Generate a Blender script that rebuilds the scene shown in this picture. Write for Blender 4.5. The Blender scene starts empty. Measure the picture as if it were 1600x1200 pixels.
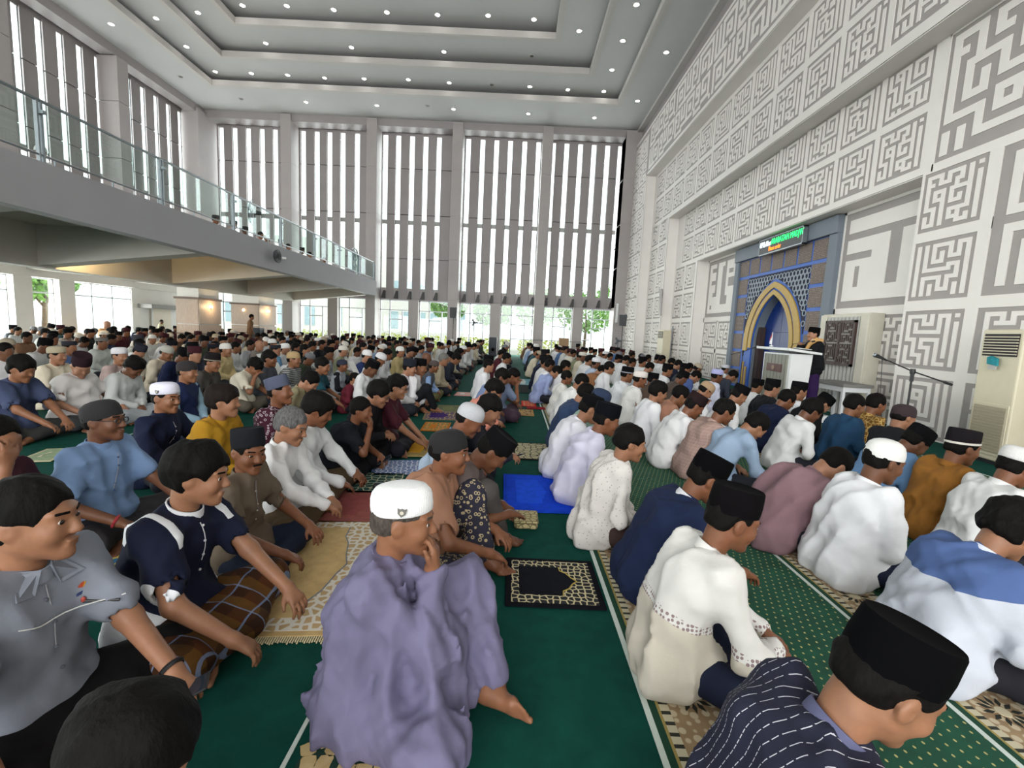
import bpy, math, random
import numpy as np
from mathutils import Vector, Matrix
PI = math.pi
rng = random.Random(7)
SC = bpy.context.scene
COL = SC.collection

# ------------------------------------------------------------------ camera
def make_camera():
    yaw, pitch, roll = 0.001, 0.117, 0.0475
    f = np.array([math.sin(yaw)*math.cos(pitch), math.cos(yaw)*math.cos(pitch), -math.sin(pitch)])
    r = np.array([math.cos(yaw), -math.sin(yaw), 0.0]); u = np.cross(r, f)
    r2 = r*math.cos(roll) + u*math.sin(roll); u2 = -r*math.sin(roll) + u*math.cos(roll)
    cd = bpy.data.cameras.new('camera'); cd.sensor_width = 36.0; cd.lens = 36.0*715.0/1600.0
    cd.clip_start = 0.05; cd.clip_end = 400
    c = bpy.data.objects.new('camera', cd); COL.objects.link(c)
    c.matrix_world = Matrix(((r2[0], u2[0], -f[0], 0.0), (r2[1], u2[1], -f[1], 0.0), (r2[2], u2[2], -f[2], 1.5), (0, 0, 0, 1)))
    SC.camera = c
make_camera()

# ------------------------------------------------------------------ sky, light, exposure
def make_world():
    w = bpy.data.worlds.new('sky'); SC.world = w; w.use_nodes = True
    bg = w.node_tree.nodes['Background']
    bg.inputs[0].default_value = (0.93, 0.97, 1.0, 1); bg.inputs[1].default_value = 2.3
make_world()
def area(name, loc, rot, sx, sy, power, col=(1, 1, 1)):
    d = bpy.data.lights.new(name, 'AREA'); d.shape = 'RECTANGLE'; d.size = sx; d.size_y = sy; d.energy = power; d.color = col
    o = bpy.data.objects.new(name, d); COL.objects.link(o); o.location = loc; o.rotation_euler = rot
    return o
# daylight entering through the ground-floor doors and windows, plus an added fill at the unseen rear
area('rear_fill_light', (-5.5, -16.3, 6.3), (PI/2, 0, 0), 24, 12, 5200, (1.0, 0.985, 0.96))  # broad fill added behind the camera, where windows are only assumed
area('daylight_far_doors', (-5.5, 28.6, 1.6), (-PI/2, 0, 0), 23, 3.0, 1500, (1.0, 1.0, 0.97))
area('daylight_left_windows', (-19.2, 5, 1.5), (0, -PI/2, 0), 2.8, 40, 4200, (1.0, 0.99, 0.95))
area('daylight_upper_left', (-19.6, 5, 8.4), (0, -PI/2, 0), 8, 42, 7000, (0.97, 0.98, 1.0))
area('daylight_upper_far', (-5.5, 28.9, 8.0), (-PI/2, 0, 0), 23, 8.5, 4200, (0.97, 0.98, 1.0))
SC.view_settings.view_transform = 'Standard'
try: SC.view_settings.look = 'None'
except Exception: pass
SC.view_settings.exposure = 0.0
SC.view_settings.gamma = 1.0
SC.view_settings.use_curve_mapping = False

# ------------------------------------------------------------------ helpers
def link(o, parent=None):
    COL.objects.link(o)
    if parent is not None: o.parent = parent
    return o
def tag(o, label=None, cat=None, group=None, kind=None):
    if label: o['label'] = label
    if cat: o['category'] = cat
    if group: o['group'] = group
    if kind: o['kind'] = kind
    return o
def empty(name, loc=(0, 0, 0), rz=0.0, parent=None):
    o = bpy.data.objects.new(name, None); o.empty_display_size = 0.1
    o.location = loc; o.rotation_euler = (0, 0, rz)
    return link(o, parent)
class MB:
    """collects boxes, prisms, tubes and lathes for ONE mesh"""
    def __init__(s): s.v = []; s.f = []; s.m = []; s.cur = 0
    def add(s, vs, fs):
        n = len(s.v); s.v.extend(vs)
        for f in fs: s.f.append([i+n for i in f]); s.m.append(s.cur)
        return s
    def box(s, x0, x1, y0, y1, z0, z1):
        return s.add([(x0,y0,z0),(x1,y0,z0),(x1,y1,z0),(x0,y1,z0),(x0,y0,z1),(x1,y0,z1),(x1,y1,z1),(x0,y1,z1)],
                     [(0,3,2,1),(4,5,6,7),(0,1,5,4),(1,2,6,5),(2,3,7,6),(3,0,4,7)])
    def quad(s, a, b, c, d): return s.add([a, b, c, d], [(0, 1, 2, 3)])
    def prism(s, pts, axis, lo, hi):
        """polygon pts (2D) extruded along axis 'x','y','z' from lo to hi"""
        def P(p, t):
            return {'x': (t, p[0], p[1]), 'y': (p[0], t, p[1]), 'z': (p[0], p[1], t)}[axis]
        n = len(pts)
        vs = [P(p, lo) for p in pts] + [P(p, hi) for p in pts]
        fs = [tuple(range(n))[::-1], tuple(range(n, 2*n))] + [(i, (i+1) % n, n+(i+1) % n, n+i) for i in range(n)]
        return s.add(vs, fs)
    def tube(s, pts, r, seg=8, cap=True):
        pts = [Vector(p) for p in pts]; rs = r if isinstance(r, (list, tuple)) else [r]*len(pts)
        vs = []; fs = []; up = None
        for i, p in enumerate(pts):
            a = pts[max(i-1, 0)]; b = pts[min(i+1, len(pts)-1)]
            d = (b-a).normalized()
            if up is None:
                up = Vector((0, 0, 1)) if abs(d.z) < 0.9 else Vector((1, 0, 0))
            x = d.cross(up).normalized(); y = x.cross(d).normalized(); up = y
            for k in range(seg):
                t = 2*PI*k/seg; vs.append(tuple(p + x*(rs[i]*math.cos(t)) + y*(rs[i]*math.sin(t))))
        for i in range(len(pts)-1):
            for k in range(seg):
                fs.append((i*seg+k, i*seg+(k+1) % seg, (i+1)*seg+(k+1) % seg, (i+1)*seg+k))
        if cap:
            fs.append(tuple(range(seg))[::-1]); fs.append(tuple(range((len(pts)-1)*seg, len(pts)*seg)))
        return s.add(vs, fs)
    def lathe(s, prof, seg=16, c=(0, 0, 0), sx=1.0, sy=1.0):
        vs = []; fs = []
        for (r, z) in prof:
            for k in range(seg):
                t = 2*PI*k/seg; vs.append((c[0]+r*sx*math.cos(t), c[1]+r*sy*math.sin(t), c[2]+z))
        for i in range(len(prof)-1):
            for k in range(seg):
                fs.append((i*seg+k, i*seg+(k+1) % seg, (i+1)*seg+(k+1) % seg, (i+1)*seg+k))
        fs.append(tuple(range(seg))[::-1]); fs.append(tuple(range((len(prof)-1)*seg, len(prof)*seg)))
        return s.add(vs, fs)
    def mesh(s, name):
        me = bpy.data.meshes.new(name); me.from_pydata(s.v, [], s.f)
        if s.cur or any(s.m): me.polygons.foreach_set('material_index', s.m)
        me.validate(); me.update()
        return me
    def build(s, name, mats, parent=None, smooth=False, loc=None, bevel=0.0):
        me = s.mesh(name)
        for m in (mats if isinstance(mats, (list, tuple)) else [mats]): me.materials.append(m)
        if smooth:
            me.polygons.foreach_set('use_smooth', [True]*len(me.polygons))
            try: me.set_sharp_from_angle(angle=math.radians(40))
            except Exception: pass
        o = bpy.data.objects.new(name, me)
        if loc: o.location = loc
        if bevel:
            md = o.modifiers.new('bevel', 'BEVEL'); md.width = bevel; md.segments = 2; md.limit_method = 'ANGLE'
        return link(o, parent)
def share(me, name, mat, parent, loc=(0, 0, 0), rot=(0, 0, 0), scale=(1, 1, 1)):
    """an object on existing mesh data with its own material"""
    o = bpy.data.objects.new(name, me); o.location = loc; o.rotation_euler = rot; o.scale = scale
    link(o, parent)
    if mat is not None:
        if not me.materials: me.materials.append(None)
        o.material_slots[0].link = 'OBJECT'; o.material_slots[0].material = mat
    return o

# ------------------------------------------------------------------ materials
MATS = {}
def lin(c):
    return tuple(((x/12.92) if x <= 0.04045 else ((x+0.055)/1.055)**2.4) for x in c)
def hexc(h):
    h = h.lstrip('#'); return lin(tuple(int(h[i:i+2], 16)/255 for i in (0, 2, 4)))
def new_mat(name):
    m = bpy.data.materials.new(name); m.use_nodes = True
    nt = m.node_tree; return m, nt, nt.nodes['Principled BSDF']
def node(nt, typ, **kw):
    n = nt.nodes.new(typ)
    for k, v in kw.items():
        if k == 'inp':
            for a, b in v.items(): n.inputs[a].default_value = b
        else: setattr(n, k, v)
    return n
def coords(nt, scale=(1, 1, 1), kind='Object', rot=(0, 0, 0), loc=(0, 0, 0)):
    t = node(nt, 'ShaderNodeTexCoord'); mp = node(nt, 'ShaderNodeMapping')
    mp.inputs['Scale'].default_value = scale; mp.inputs['Rotation'].default_value = rot; mp.inputs['Location'].default_value = loc
    nt.links.new(t.outputs[kind], mp.inputs['Vector']); return mp.outputs['Vector']
def ramp(nt, src, stops, mode='LINEAR'):
    r = node(nt, 'ShaderNodeValToRGB'); r.color_ramp.interpolation = mode
    el = r.color_ramp.elements
    while len(el) < len(stops): el.new(0.5)
    for e, (p, c) in zip(el, stops):
        e.position = p; e.color = (*c, 1) if len(c) == 3 else c
    nt.links.new(src, r.inputs[0]); return r.outputs[0]
def mixc(nt, fac, a, b):
    m = node(nt, 'ShaderNodeMix', data_type='RGBA')
    def put(i, x):
        if isinstance(x, (tuple, list)): m.inputs[i].default_value = (*x[:3], 1)
        else: nt.links.new(x, m.inputs[i])
    if isinstance(fac, (int, float)): m.inputs[0].default_value = fac
    else: nt.links.new(fac, m.inputs[0])
    put(6, a); put(7, b); return m.outputs[2]
def math_n(nt, op, a, b=0.0, c=0.0):
    m = node(nt, 'ShaderNodeMath', operation=op)
    for i, x in enumerate((a, b, c)):
        if isinstance(x, (int, float)): m.inputs[i].default_value = x
        else: nt.links.new(x, m.inputs[i])
    return m.outputs[0]
def sepxyz(nt, v):
    s = node(nt, 'ShaderNodeSeparateXYZ'); nt.links.new(v, s.inputs[0]); return s.outputs
def bump(nt, bs, src, strength=0.2, dist=0.01):
    b = node(nt, 'ShaderNodeBump'); b.inputs['Strength'].default_value = strength; b.inputs['Distance'].default_value = dist
    nt.links.new(src, b.inputs['Height']); nt.links.new(b.outputs[0], bs.inputs['Normal'])
def noise(nt, v, scale, detail=3.0, rough=0.5):
    n = node(nt, 'ShaderNodeTexNoise'); n.inputs['Scale'].default_value = scale; n.inputs['Detail'].default_value = detail; n.inputs['Roughness'].default_value = rough
    nt.links.new(v, n.inputs['Vector']); return n.outputs[0]
def plain(name, col, rough=0.6, var=0.06, nscale=6.0, bumpk=0.0, bscale=60.0, metal=0.0, spec=None, sheen=0.0):
    """flat colour with a faint mottling and fine relief"""
    if name in MATS: return MATS[name]
    if isinstance(col, str): col = hexc(col)
    m, nt, bs = new_mat(name)
    v = coords(nt)
    if var > 0:
        n = noise(nt, v, nscale)
        c = ramp(nt, n, [(0.25, tuple(max(0, x*(1-var)) for x in col)), (0.75, tuple(min(1, x*(1+var)) for x in col))])
        nt.links.new(c, bs.inputs['Base Color'])
    else: bs.inputs['Base Color'].default_value = (*col, 1)
    bs.inputs['Roughness'].default_value = rough; bs.inputs['Metallic'].default_value = metal
    if spec is not None: bs.inputs['Specular IOR Level'].default_value = spec
    if sheen: bs.inputs['Sheen Weight'].default_value = sheen
    if bumpk: bump(nt, bs, noise(nt, v, bscale, 4), bumpk, 0.004)
    MATS[name] = m; return m
def emit(name, col, strength):
    if name in MATS: return MATS[name]
    m, nt, bs = new_mat(name)
    bs.inputs['Base Color'].default_value = (*col, 1); bs.inputs['Emission Color'].default_value = (*col, 1); bs.inputs['Emission Strength'].default_value = strength
    try: m.cycles.emission_sampling = 'NONE'
    except Exception: pass
    MATS[name] = m; return m
def glass(name, tint=(0.9, 0.97, 0.95), alpha=0.12, rough=0.02):
    if name in MATS: return MATS[name]
    m, nt, bs = new_mat(name)
    tr = node(nt, 'ShaderNodeBsdfTransparent'); tr.inputs[0].default_value = (*tint, 1)
    gl = node(nt, 'ShaderNodeBsdfGlossy'); gl.inputs['Roughness'].default_value = rough; gl.inputs[0].default_value = (0.9, 0.95, 0.95, 1)
    mx = node(nt, 'ShaderNodeMixShader'); mx.inputs[0].default_value = alpha
    nt.links.new(tr.outputs[0], mx.inputs[1]); nt.links.new(gl.outputs[0], mx.inputs[2])
    nt.links.new(mx.outputs[0], nt.nodes['Material Output'].inputs[0])
    MATS[name] = m; return m

# ------------------------------------------------------------------ room materials
M_WHITE = plain('white_wall_paint', '#e0dbd6', 0.55, 0.03, 2.0, 0.05, 40)
M_GREYREC = plain('warm_grey_recess_paint', '#9d9794', 0.7, 0.04, 3.0)
M_CLAD = plain('grey_stone_cladding', '#948e8d', 0.55, 0.05, 1.2, 0.03, 80)
M_PILLAR = plain('pale_grey_pillar_cladding', '#a09997', 0.5, 0.04, 1.5)
M_CEIL = plain('grey_ceiling_paint', '#b4b4b3', 0.8, 0.03, 0.7)
M_CEILTRIM = plain('pale_ceiling_moulding', '#b6b2ae', 0.7, 0.02)
M_CONC = plain('balcony_grey_paint', '#98979a', 0.7, 0.03, 1.5)
M_SOFF = plain('balcony_soffit_paint', '#c2bdb5', 0.75, 0.03, 1.5)
M_DARK = plain('dark_bronze_bracket', '#2c2a28', 0.5, 0.05)
M_FRAME = plain('white_aluminium_frame', '#c9ced3', 0.4, 0.02)
M_STEEL = plain('brushed_steel', '#8f969a', 0.3, 0.04, 20, metal=0.8)
M_BLACK = plain('black_plastic', '#17181b', 0.5, 0.1)
M_GLASS = glass('clear_window_glass', (0.96, 0.99, 0.98), 0.05)
M_RAILGL = glass('railing_glass', (0.86, 0.92, 0.905), 0.05)
M_GREEN = plain('green_carpet_pile', '#10443a', 0.95, 0.18, 9.0, 0.25, 260, spec=0.1)
X0, X1, X2, X3 = 6.14, 6.60, 7.05, 7.50
YF, YP, XL, XLP, ZC = 27.0, 26.0, -18.0, -17.1, 12.5
YN = -16.0

# ------------------------------------------------------------------ floor and carpet
floor = MB().box(-19.5, 8.4, YN, 28.0, -0.2, 0.0).build('floor', M_GREEN); tag(floor, kind='structure')
def mat_dotted():
    m, nt, bs = new_mat('green_carpet_with_gold_dots'); v = coords(nt, (26, 19, 1), rot=(0, 0, 0.5))
    vo = node(nt, 'ShaderNodeTexVoronoi'); vo.inputs['Randomness'].default_value = 0.0; vo.inputs['Scale'].default_value = 1.0
    nt.links.new(v, vo.inputs['Vector'])
    d = ramp(nt, vo.outputs['Distance'], [(0.0, (1, 1, 1)), (0.10, (1, 1, 1)), (0.15, (0, 0, 0))])
    n = noise(nt, coords(nt), 8)
    base = ramp(nt, n, [(0.3, hexc('#09402d')), (0.7, hexc('#0e4f38'))])
    nt.links.new(mixc(nt, d, base, hexc('#b6ad6f')), bs.inputs['Base Color']); bs.inputs['Roughness'].default_value = 0.95
    bump(nt, bs, noise(nt, coords(nt), 300), 0.3, 0.004); return m
def mat_beige_band():
    m, nt, bs = new_mat('beige_patterned_carpet_band'); v = coords(nt)
    vo = node(nt, 'ShaderNodeTexVoronoi'); vo.inputs['Scale'].default_value = 24.0; vo.inputs['Randomness'].default_value = 0.55
    nt.links.new(v, vo.inputs['Vector'])
    d = ramp(nt, vo.outputs['Distance'], [(0.0, (1, 1, 1)), (0.36, (1, 1, 1)), (0.44, (0, 0, 0))])
    n = noise(nt, v, 9)
    base = ramp(nt, n, [(0.3, hexc('#8d7456')), (0.7, hexc('#a38a69'))])
    nt.links.new(mixc(nt, d, base, hexc('#c4b598')), bs.inputs['Base Color']); bs.inputs['Roughness'].default_value = 0.95
    bump(nt, bs, noise(nt, v, 260), 0.3, 0.004); return m
def mat_chain():
    m, nt, bs = new_mat('cream_and_black_chain_border'); s = sepxyz(nt, coords(nt))
    fy = math_n(nt, 'FRACT', math_n(nt, 'MULTIPLY', s[1], 20.0))
    a = math_n(nt, 'LESS_THAN', math_n(nt, 'ABSOLUTE', math_n(nt, 'SUBTRACT', fy, 0.5)), 0.17)
    nt.links.new(mixc(nt, a, hexc('#c4bb9f'), hexc('#2a2b24')), bs.inputs['Base Color']); bs.inputs['Roughness'].default_value = 0.95
    return m
M_DOT, M_BAND, M_CHAIN = mat_dotted(), mat_beige_band(), mat_chain()
M_LINE = plain('white_row_line', '#c9d3cb', 0.8, 0.05, 30)
M_GOLDL = plain('gold_carpet_edge', '#9d8a4e', 0.9, 0.08)
M_DKG = plain('dark_green_carpet_edge', '#0a3d2a', 0.95, 0.1)
M_ROSD = plain('dark_star_petal', '#20231c', 0.95, 0.1)
M_ROSC = plain('cream_star_heart', '#c8bda0', 0.95, 0.1)
def strip(name, m, xa, xb, ya=YN, yb=26.0, h=0.004, z=0.0):
    return MB().box(xa, xb, ya, yb, z, z+h).build(name, m, floor)
ros_p = MB(); ros_h = MB()
for k in range(12):
    a = 2*PI*k/12; ca, sa = math.cos(a), math.sin(a)
    def rp(r, t): return (r*ca-t*sa, r*sa+t*ca)
    ros_p.prism([rp(.033, 0), rp(.055, -.010), rp(.085, 0), rp(.055, .010)], 'z', 0, .0016)
ros_h.prism([(0.028*math.cos(2*PI*k/12), .028*math.sin(2*PI*k/12)) for k in range(12)], 'z', 0, .0018)
ros_pm, ros_hm = ros_p.mesh('rosette_petals'), ros_h.mesh('rosette_heart'); ros_pm.materials.append(M_ROSD); ros_hm.materials.append(M_ROSC)
for k in range(5):
    x = 0.61 + 1.32*k
    if k < 4 or True:
        strip('row_line', M_LINE, x-0.012, x+0.012)
        if k == 4: break
        strip('carpet_edge', M_DKG, x+0.012, x+0.042)
        strip('gold_edge', M_GOLDL, x+0.042, x+0.054)
        strip('chain_border', M_CHAIN, x+0.054, x+0.092)
        strip('beige_band', M_BAND, x+0.092, x+0.31)
        strip('chain_border', M_CHAIN, x+0.31, x+0.348)
        strip('dotted_carpet', M_DOT, x+0.348, x+1.308)
        if k < 3:
            for j in range(16):
                y = 0.5+0.42*j
                r = share(ros_pm, 'rosette', None, floor, (x+0.20, y, 0.004)); share(ros_hm, 'rosette_heart', None, r, (0, 0, 0))
for k in range(1, 13):
    strip('row_line', M_LINE, 0.61-1.32*k-0.008, 0.61-1.32*k+0.008)
# floral band of the old carpet, near the front
def mat_floral():
    m, nt, bs = new_mat('floral_carpet_pile'); v = coords(nt)
    n = noise(nt, v, 14); c = ramp(nt, n, [(0.3, hexc('#b59a67')), (0.7, hexc('#cbb586'))])
    nt.links.new(c, bs.inputs['Base Color']); bs.inputs['Roughness'].default_value = 0.95; return m
M_FLOR = mat_floral(); M_FLRED = plain('red_flower_heart', '#a3232b', 0.9, 0.1); M_FLG = plain('dark_flower_outline', '#12352a', 0.95, 0.1)
flo = MB().box(-0.67, -0.30, 0.2, 1.72, 0.0, 0.003).build('floral_band', M_FLG, floor)
def flower(cx, cy, R, ph, six):
    b = MB()
    for k in range(6 if six else 5):
        a = ph+2*PI*k/(6 if six else 5)
        pts = []
        for t in np.linspace(0, 1, 9):
            w = 0.36*R*math.sin(PI*t**0.8)*(1+.15*math.sin(9*t+k)); r = R*(.18+.82*t); pts.append((r, w))
        poly = pts + [(r, -w) for r, w in pts[::-1][1:-1]]
        b.prism([(cx+r*math.cos(a)-w*math.sin(a), cy+r*math.sin(a)+w*math.cos(a)) for r, w in poly], 'z', 0.003, 0.0052)
    f = b.build('flower', M_FLOR, floor)
    if six:
        MB().prism([(cx+.2*R*math.cos(q), cy+.2*R*math.sin(q)*1.4) for q in np.linspace(0, 2*PI, 7)[:-1]], 'z', .005, .007).build('flower_heart', M_FLRED, f)
fr = random.Random(3)
for j in range(9):
    for i in range(3):
        flower(-0.61+.125*i+fr.uniform(-.015, .015), 0.28+.165*j+.06*(i % 2), .085+fr.uniform(-.01, .012), fr.uniform(0, 6), (i+j) % 3 == 0)

# ------------------------------------------------------------------ ceiling with three sunk trays
rects = [(-15.02, 4.45, 23.38), (-13.46, 2.81, 21.67), (-11.87, 1.14, 20.04)]
ceil = empty('ceiling'); tag(ceil, kind='structure')
def ring(name, xo0, xo1, yo1, xi0, xi1, yi1, z):
    MB().box(xo0, xi0, YN, yo1, z, z+.06).build(name, M_CEIL, ceil)
    MB().box(xi1, xo1, YN, yo1, z, z+.06).build(name, M_CEIL, ceil)
    MB().box(xi0, xi1, yi1, yo1, z, z+.06).build(name, M_CEIL, ceil)
ring('ceiling_panel', -18.4, 7.0, 27.6, *rects[0], ZC)
G = .45      # depth of the cove pocket behind each moulding
for k in range(3):
    a = rects[k]; z = ZC+.4*(k+1); o = (a[0]-G, a[1]+G, a[2]+G)
    if k < 2: ring('ceiling_panel', o[0], o[1], o[2], *rects[k+1], z)
    else: MB().box(o[0], o[1], YN, o[2], z, z+.06).build('ceiling_panel', M_CEIL, ceil)
    zb = z-.4
    for b in ((o[0]-.05, o[0], YN, o[2]), (o[1], o[1]+.05, YN, o[2]), (o[0]-.05, o[1]+.05, o[2], o[2]+.05)):
        MB().box(b[0], b[1], b[2], b[3], zb+.06, z).build('tray_riser', M_CEIL, ceil)
    for b in ((a[0]-.10, a[0]+.02, YN, a[2]), (a[1]-.02, a[1]+.10, YN, a[2]), (a[0]-.10, a[1]+.10, a[2]-.02, a[2]+.10)):
        MB().box(b[0], b[1], b[2], b[3], zb-.03, zb+.22).build('tray_moulding', M_CEILTRIM, ceil)
    for b in ((a[0]-.22, a[0]-.10, YN, a[2]+.1), (a[1]+.10, a[1]+.22, YN, a[2]+.1), (a[0]-.22, a[1]+.22, a[2]+.10, a[2]+.22)):
        MB().box(b[0], b[1], b[2], b[3], zb-.012, zb+.0).build('tray_border', M_CEILTRIM, ceil)
M_LAMP = emit('downlight_lens', (1.0, 0.99, 0.95), 26.0)
M_LAMPOFF = plain('unlit_downlight_lens', '#55524f', 0.4, 0.02)
lights = [(-16.1,19.1,0,1),(-14.5,19.3,1,1),(-14.6,21.1,1,1),(-13.0,19.5,2,1),(-14.6,23.0,1,1),(-12.9,23.0,1,1),(-11.2,23.0,1,1),(-9.5,23.1,1,1),(-7.6,23.0,1,1),(-11.3,21.3,2,1),(-7.6,21.3,2,1),(-11.3,19.6,3,1),(-9.5,19.5,3,1),(-7.7,19.6,3,1),(-11.1,24.7,0,1),(-7.5,24.7,0,1),(-5.6,19.6,3,1),(-3.6,19.6,3,1),(-1.6,19.5,3,1),(0.2,19.6,3,1),(-3.6,21.3,2,1),(2.0,19.5,2,1),(-5.5,22.9,1,1),(-3.6,23.0,1,1),(0.2,23.0,1,1),(2.0,23.1,1,1),(3.7,23.1,1,1),(3.7,21.3,1,1),(3.7,19.3,1,1),(3.7,17.3,1,1),(5.4,19.2,0,1),(5.3,23.0,0,1),(-3.6,24.7,0,1),(0.2,24.8,0,1),(3.6,24.9,0,1),(0.2,21.3,2,0),(-1.6,23.0,1,0),(-4.9,24.5,0,0),(-16.1,22.8,0,0),(-14.4,24.7,0,0)]
lr = MB().lathe([(.07, -.002), (.12, -.02), (.13, 0.0), (.07, .0)], 16).mesh('light_trim'); lr.materials.append(M_CEILTRIM)
ll = MB().lathe([(.082, -.012), (.075, -.02), (.01, -.022)], 16).mesh('light_lens')
lvname = ['outer ceiling border', 'first sunken tray', 'second sunken tray', 'middle sunken panel']
lcount = {}
ORD = ['first', 'second', 'third', 'fourth', 'fifth', 'sixth', 'seventh', 'eighth', 'ninth', 'tenth', 'eleventh', 'twelfth']
for (x, y, lv, on) in sorted(lights, key=lambda q: (q[2], q[0])):
    far = y > {0: 24.0, 1: 22.5, 2: 21.0, 3: 19.0}[lv]; run = 'far run' if far else ('left run' if x < -6 else 'right run')
    key = (lv, run); lcount[key] = lcount.get(key, 0)+1; nth = ORD[lcount[key]-1]
    t = empty('ceiling_light', (x, y, ZC+.4*lv))
    tag(t, '%s round downlight, %s %s in the %s of the %s' % ('lit' if on else 'unlit', nth, 'from left' if far else 'along', run, lvname[lv]), 'ceiling light', 'ceiling downlights')
    share(lr, 'trim_ring', None, t); share(ll, 'lens', M_LAMP if on else M_LAMPOFF, t)

# ------------------------------------------------------------------ far wall (grey cladding, light slits, glazed doors)
wf = empty('wall_far'); tag(wf, kind='structure')
pill = [-12.8, -8.15, -3.52, 1.35, 6.0]
joints = [3.0, 5.29, 7.73, 10.23, 12.1]
pan_cache = {}
def panel_mesh(w, h, d=.06):
    k = (round(w, 2), round(h, 2), d)
    if k not in pan_cache:
        g = .018
        b = MB().box(-w/2+g, w/2-g, 0, d, g, h-g); me = b.mesh('cladding_panel'); me.materials.append(M_CLAD); pan_cache[k] = me
    return pan_cache[k]
MB().box(-18.2, 7, YF+.02, YF+.16, 12.0, 12.56).build('lintel', M_CLAD, wf)
MB().box(-18.2, 7, YP+.12, YP+.9, 12.12, 12.5).build('ring_beam', M_CLAD, wf)
MB().box(-18.2, 7, YF+.02, YF+.3, 2.93, 3.06).build('door_head_beam', M_CLAD, wf)
MB().box(-18.2, 7, YF+.9, YF+1.0, 7.38, 7.62).build('outer_floor_band', M_PILLAR, wf)
slit = MB().box(-.13, .13, 0, .02, 0, 8.65).mesh('window_slit'); slit.materials.append(M_GLASS)
brk = MB().prism([(-.10, 0), (.02, 0), (.10, .44), (.04, .44)], 'y', -.1, .05).box(.03, .13, -.1, .05, 0, .44).mesh('bracket'); brk.materials.append(M_DARK)
blk = MB().box(-.13, .13, 0, .04, 0, .55).mesh('slit_sill'); blk.materials.append(M_PILLAR)
def clad_run(root, a, b, xs, put, y_inner_joints, flip=1):
    """panels between the slits xs from a to b; put(mesh,name,pos,z)"""
    edges = [a] + [e for x in xs for e in (x-.13, x+.13)] + [b]
    for i in range(0, len(edges), 2):
        w = edges[i+1]-edges[i]
        if w < .06: continue
        k = ('back', round(w, 2), round(y_inner_joints[-1]-y_inner_joints[0], 2))
        if k not in pan_cache:
            me = MB().box(-w/2, w/2, .075, .085, 0, k[2]).mesh('backing_board'); me.materials.append(M_DARK); pan_cache[k] = me
        put(pan_cache[k], 'backing_board', (edges[i]+edges[i+1])/2, y_inner_joints[0])
        for j in range(len(y_inner_joints)-1):
            z0, z1 = y_inner_joints[j], y_inner_joints[j+1]
            put(panel_mesh(w, z1-z0), 'cladding_panel', (edges[i]+edges[i+1])/2, z0)
bays = [(-17.9, -13.3), (-12.3, -8.65), (-7.65, -4.02), (-3.02, .85), (1.85, 5.9)]
SLITS = [[-16.9, -16.13, -15.38, -14.61, -13.87], [-12.3, -11.53, -10.82, -10.08, -9.27], [-7.69, -6.96, -6.19, -5.43, -4.68], [-3.04, -2.24, -1.46, -.69, .11, .89], [1.72, 2.47, 3.24, 4.0, 4.76, 5.48]]
for bi, (a, b) in enumerate(bays):
    xs = SLITS[bi]
    aa = (pill[bi-1] if bi else -18.1); bb = pill[bi]
    clad_run(wf, aa, bb, xs, lambda me, n, x, z: share(me, n, None, wf, (x, YF-.02, z)), joints)
    for x in xs:
        share(slit, 'window_slit', None, wf, (x, YF+.03, 3.45)); share(blk, 'slit_sill', None, wf, (x, YF, 3.06))
        share(brk, 'bracket', None, wf, (x, YF-.08, 3.0))
pj = [3.0, 5.2, 7.55, 9.95, 12.3]
for x in pill:
    wdt = .56 if x < 5 else .9
    for j in range(4):
        z0, z1 = pj[j], pj[j+1]
        MB().box(x-wdt/2, x+wdt/2, YP, YF-.04, z0+.01, z1-.01).build('pillar_panel', M_PILLAR, wf, bevel=.008)
    MB().box(x-wdt/2+.01, x+wdt/2-.01, YP+.01, YF, 0, 12.45).build('pillar_core', M_PILLAR, wf)
MB().box(5.55, 7, YP+.02, YF+.2, 0, 12.45).build('corner_pier', M_PILLAR, wf)
mids = [-15.2, -10.5, -5.85, -1.12, 3.62]
for x in mids:
    MB().box(x-.28, x+.28, YP+.6, YF+.1, 0, 2.95).build('door_pier', M_PILLAR, wf)
# glazed doors between the piers
cols = sorted([(-17.9, .2)] + [(x, .30) for x in pill] + [(x, .28) for x in mids])
gl_n = 0
def glazed(root_name, loc, rz, W, Hh, transom, door_w, door_h, label=None):
    global gl_n
    gl_n += 1
    r = empty('window_%d' % gl_n, loc, rz); tag(r, kind='structure')
    t = .055
    for (x0, x1, z0, z1) in ((0, t, 0, Hh), (W-t, W, 0, Hh), (0, W, Hh-t, Hh), (0, W, transom, transom+.05), (W*.32, W*.32+.06, 0, Hh), (W*.32+door_w, W*.32+door_w+.06, 0, transom), (W*.32, W*.32+door_w, door_h, door_h+.06)):
        MB().box(x0, x1, -.04, .04, z0, z1).build('frame_bar', M_FRAME, r)
    for (x0, x1, z0, z1) in ((t, W*.32, .02, transom), (W*.32+.06, W*.32+door_w, .02, door_h), (W*.32+.06, W*.32+door_w, door_h+.06, transom), (W*.32+door_w+.06, W-t, .02, transom), (t, W-t, transom+.05, Hh-t)):
        if x1-x0 > .03: MB().box(x0, x1, -.006, .006, z0, z1).build('pane', M_GLASS, r)
    return r
for i in range(len(cols)-1):
    xa = cols[i][0]+cols[i][1]; xb = cols[i+1][0]-cols[i+1][1]
    if xb > 5.7: xb = 5.55
    W = xb-xa
    glazed('window', (xa, YF-.05, 0), 0, W, 2.93, 2.32, W*.42, 1.78)

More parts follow.
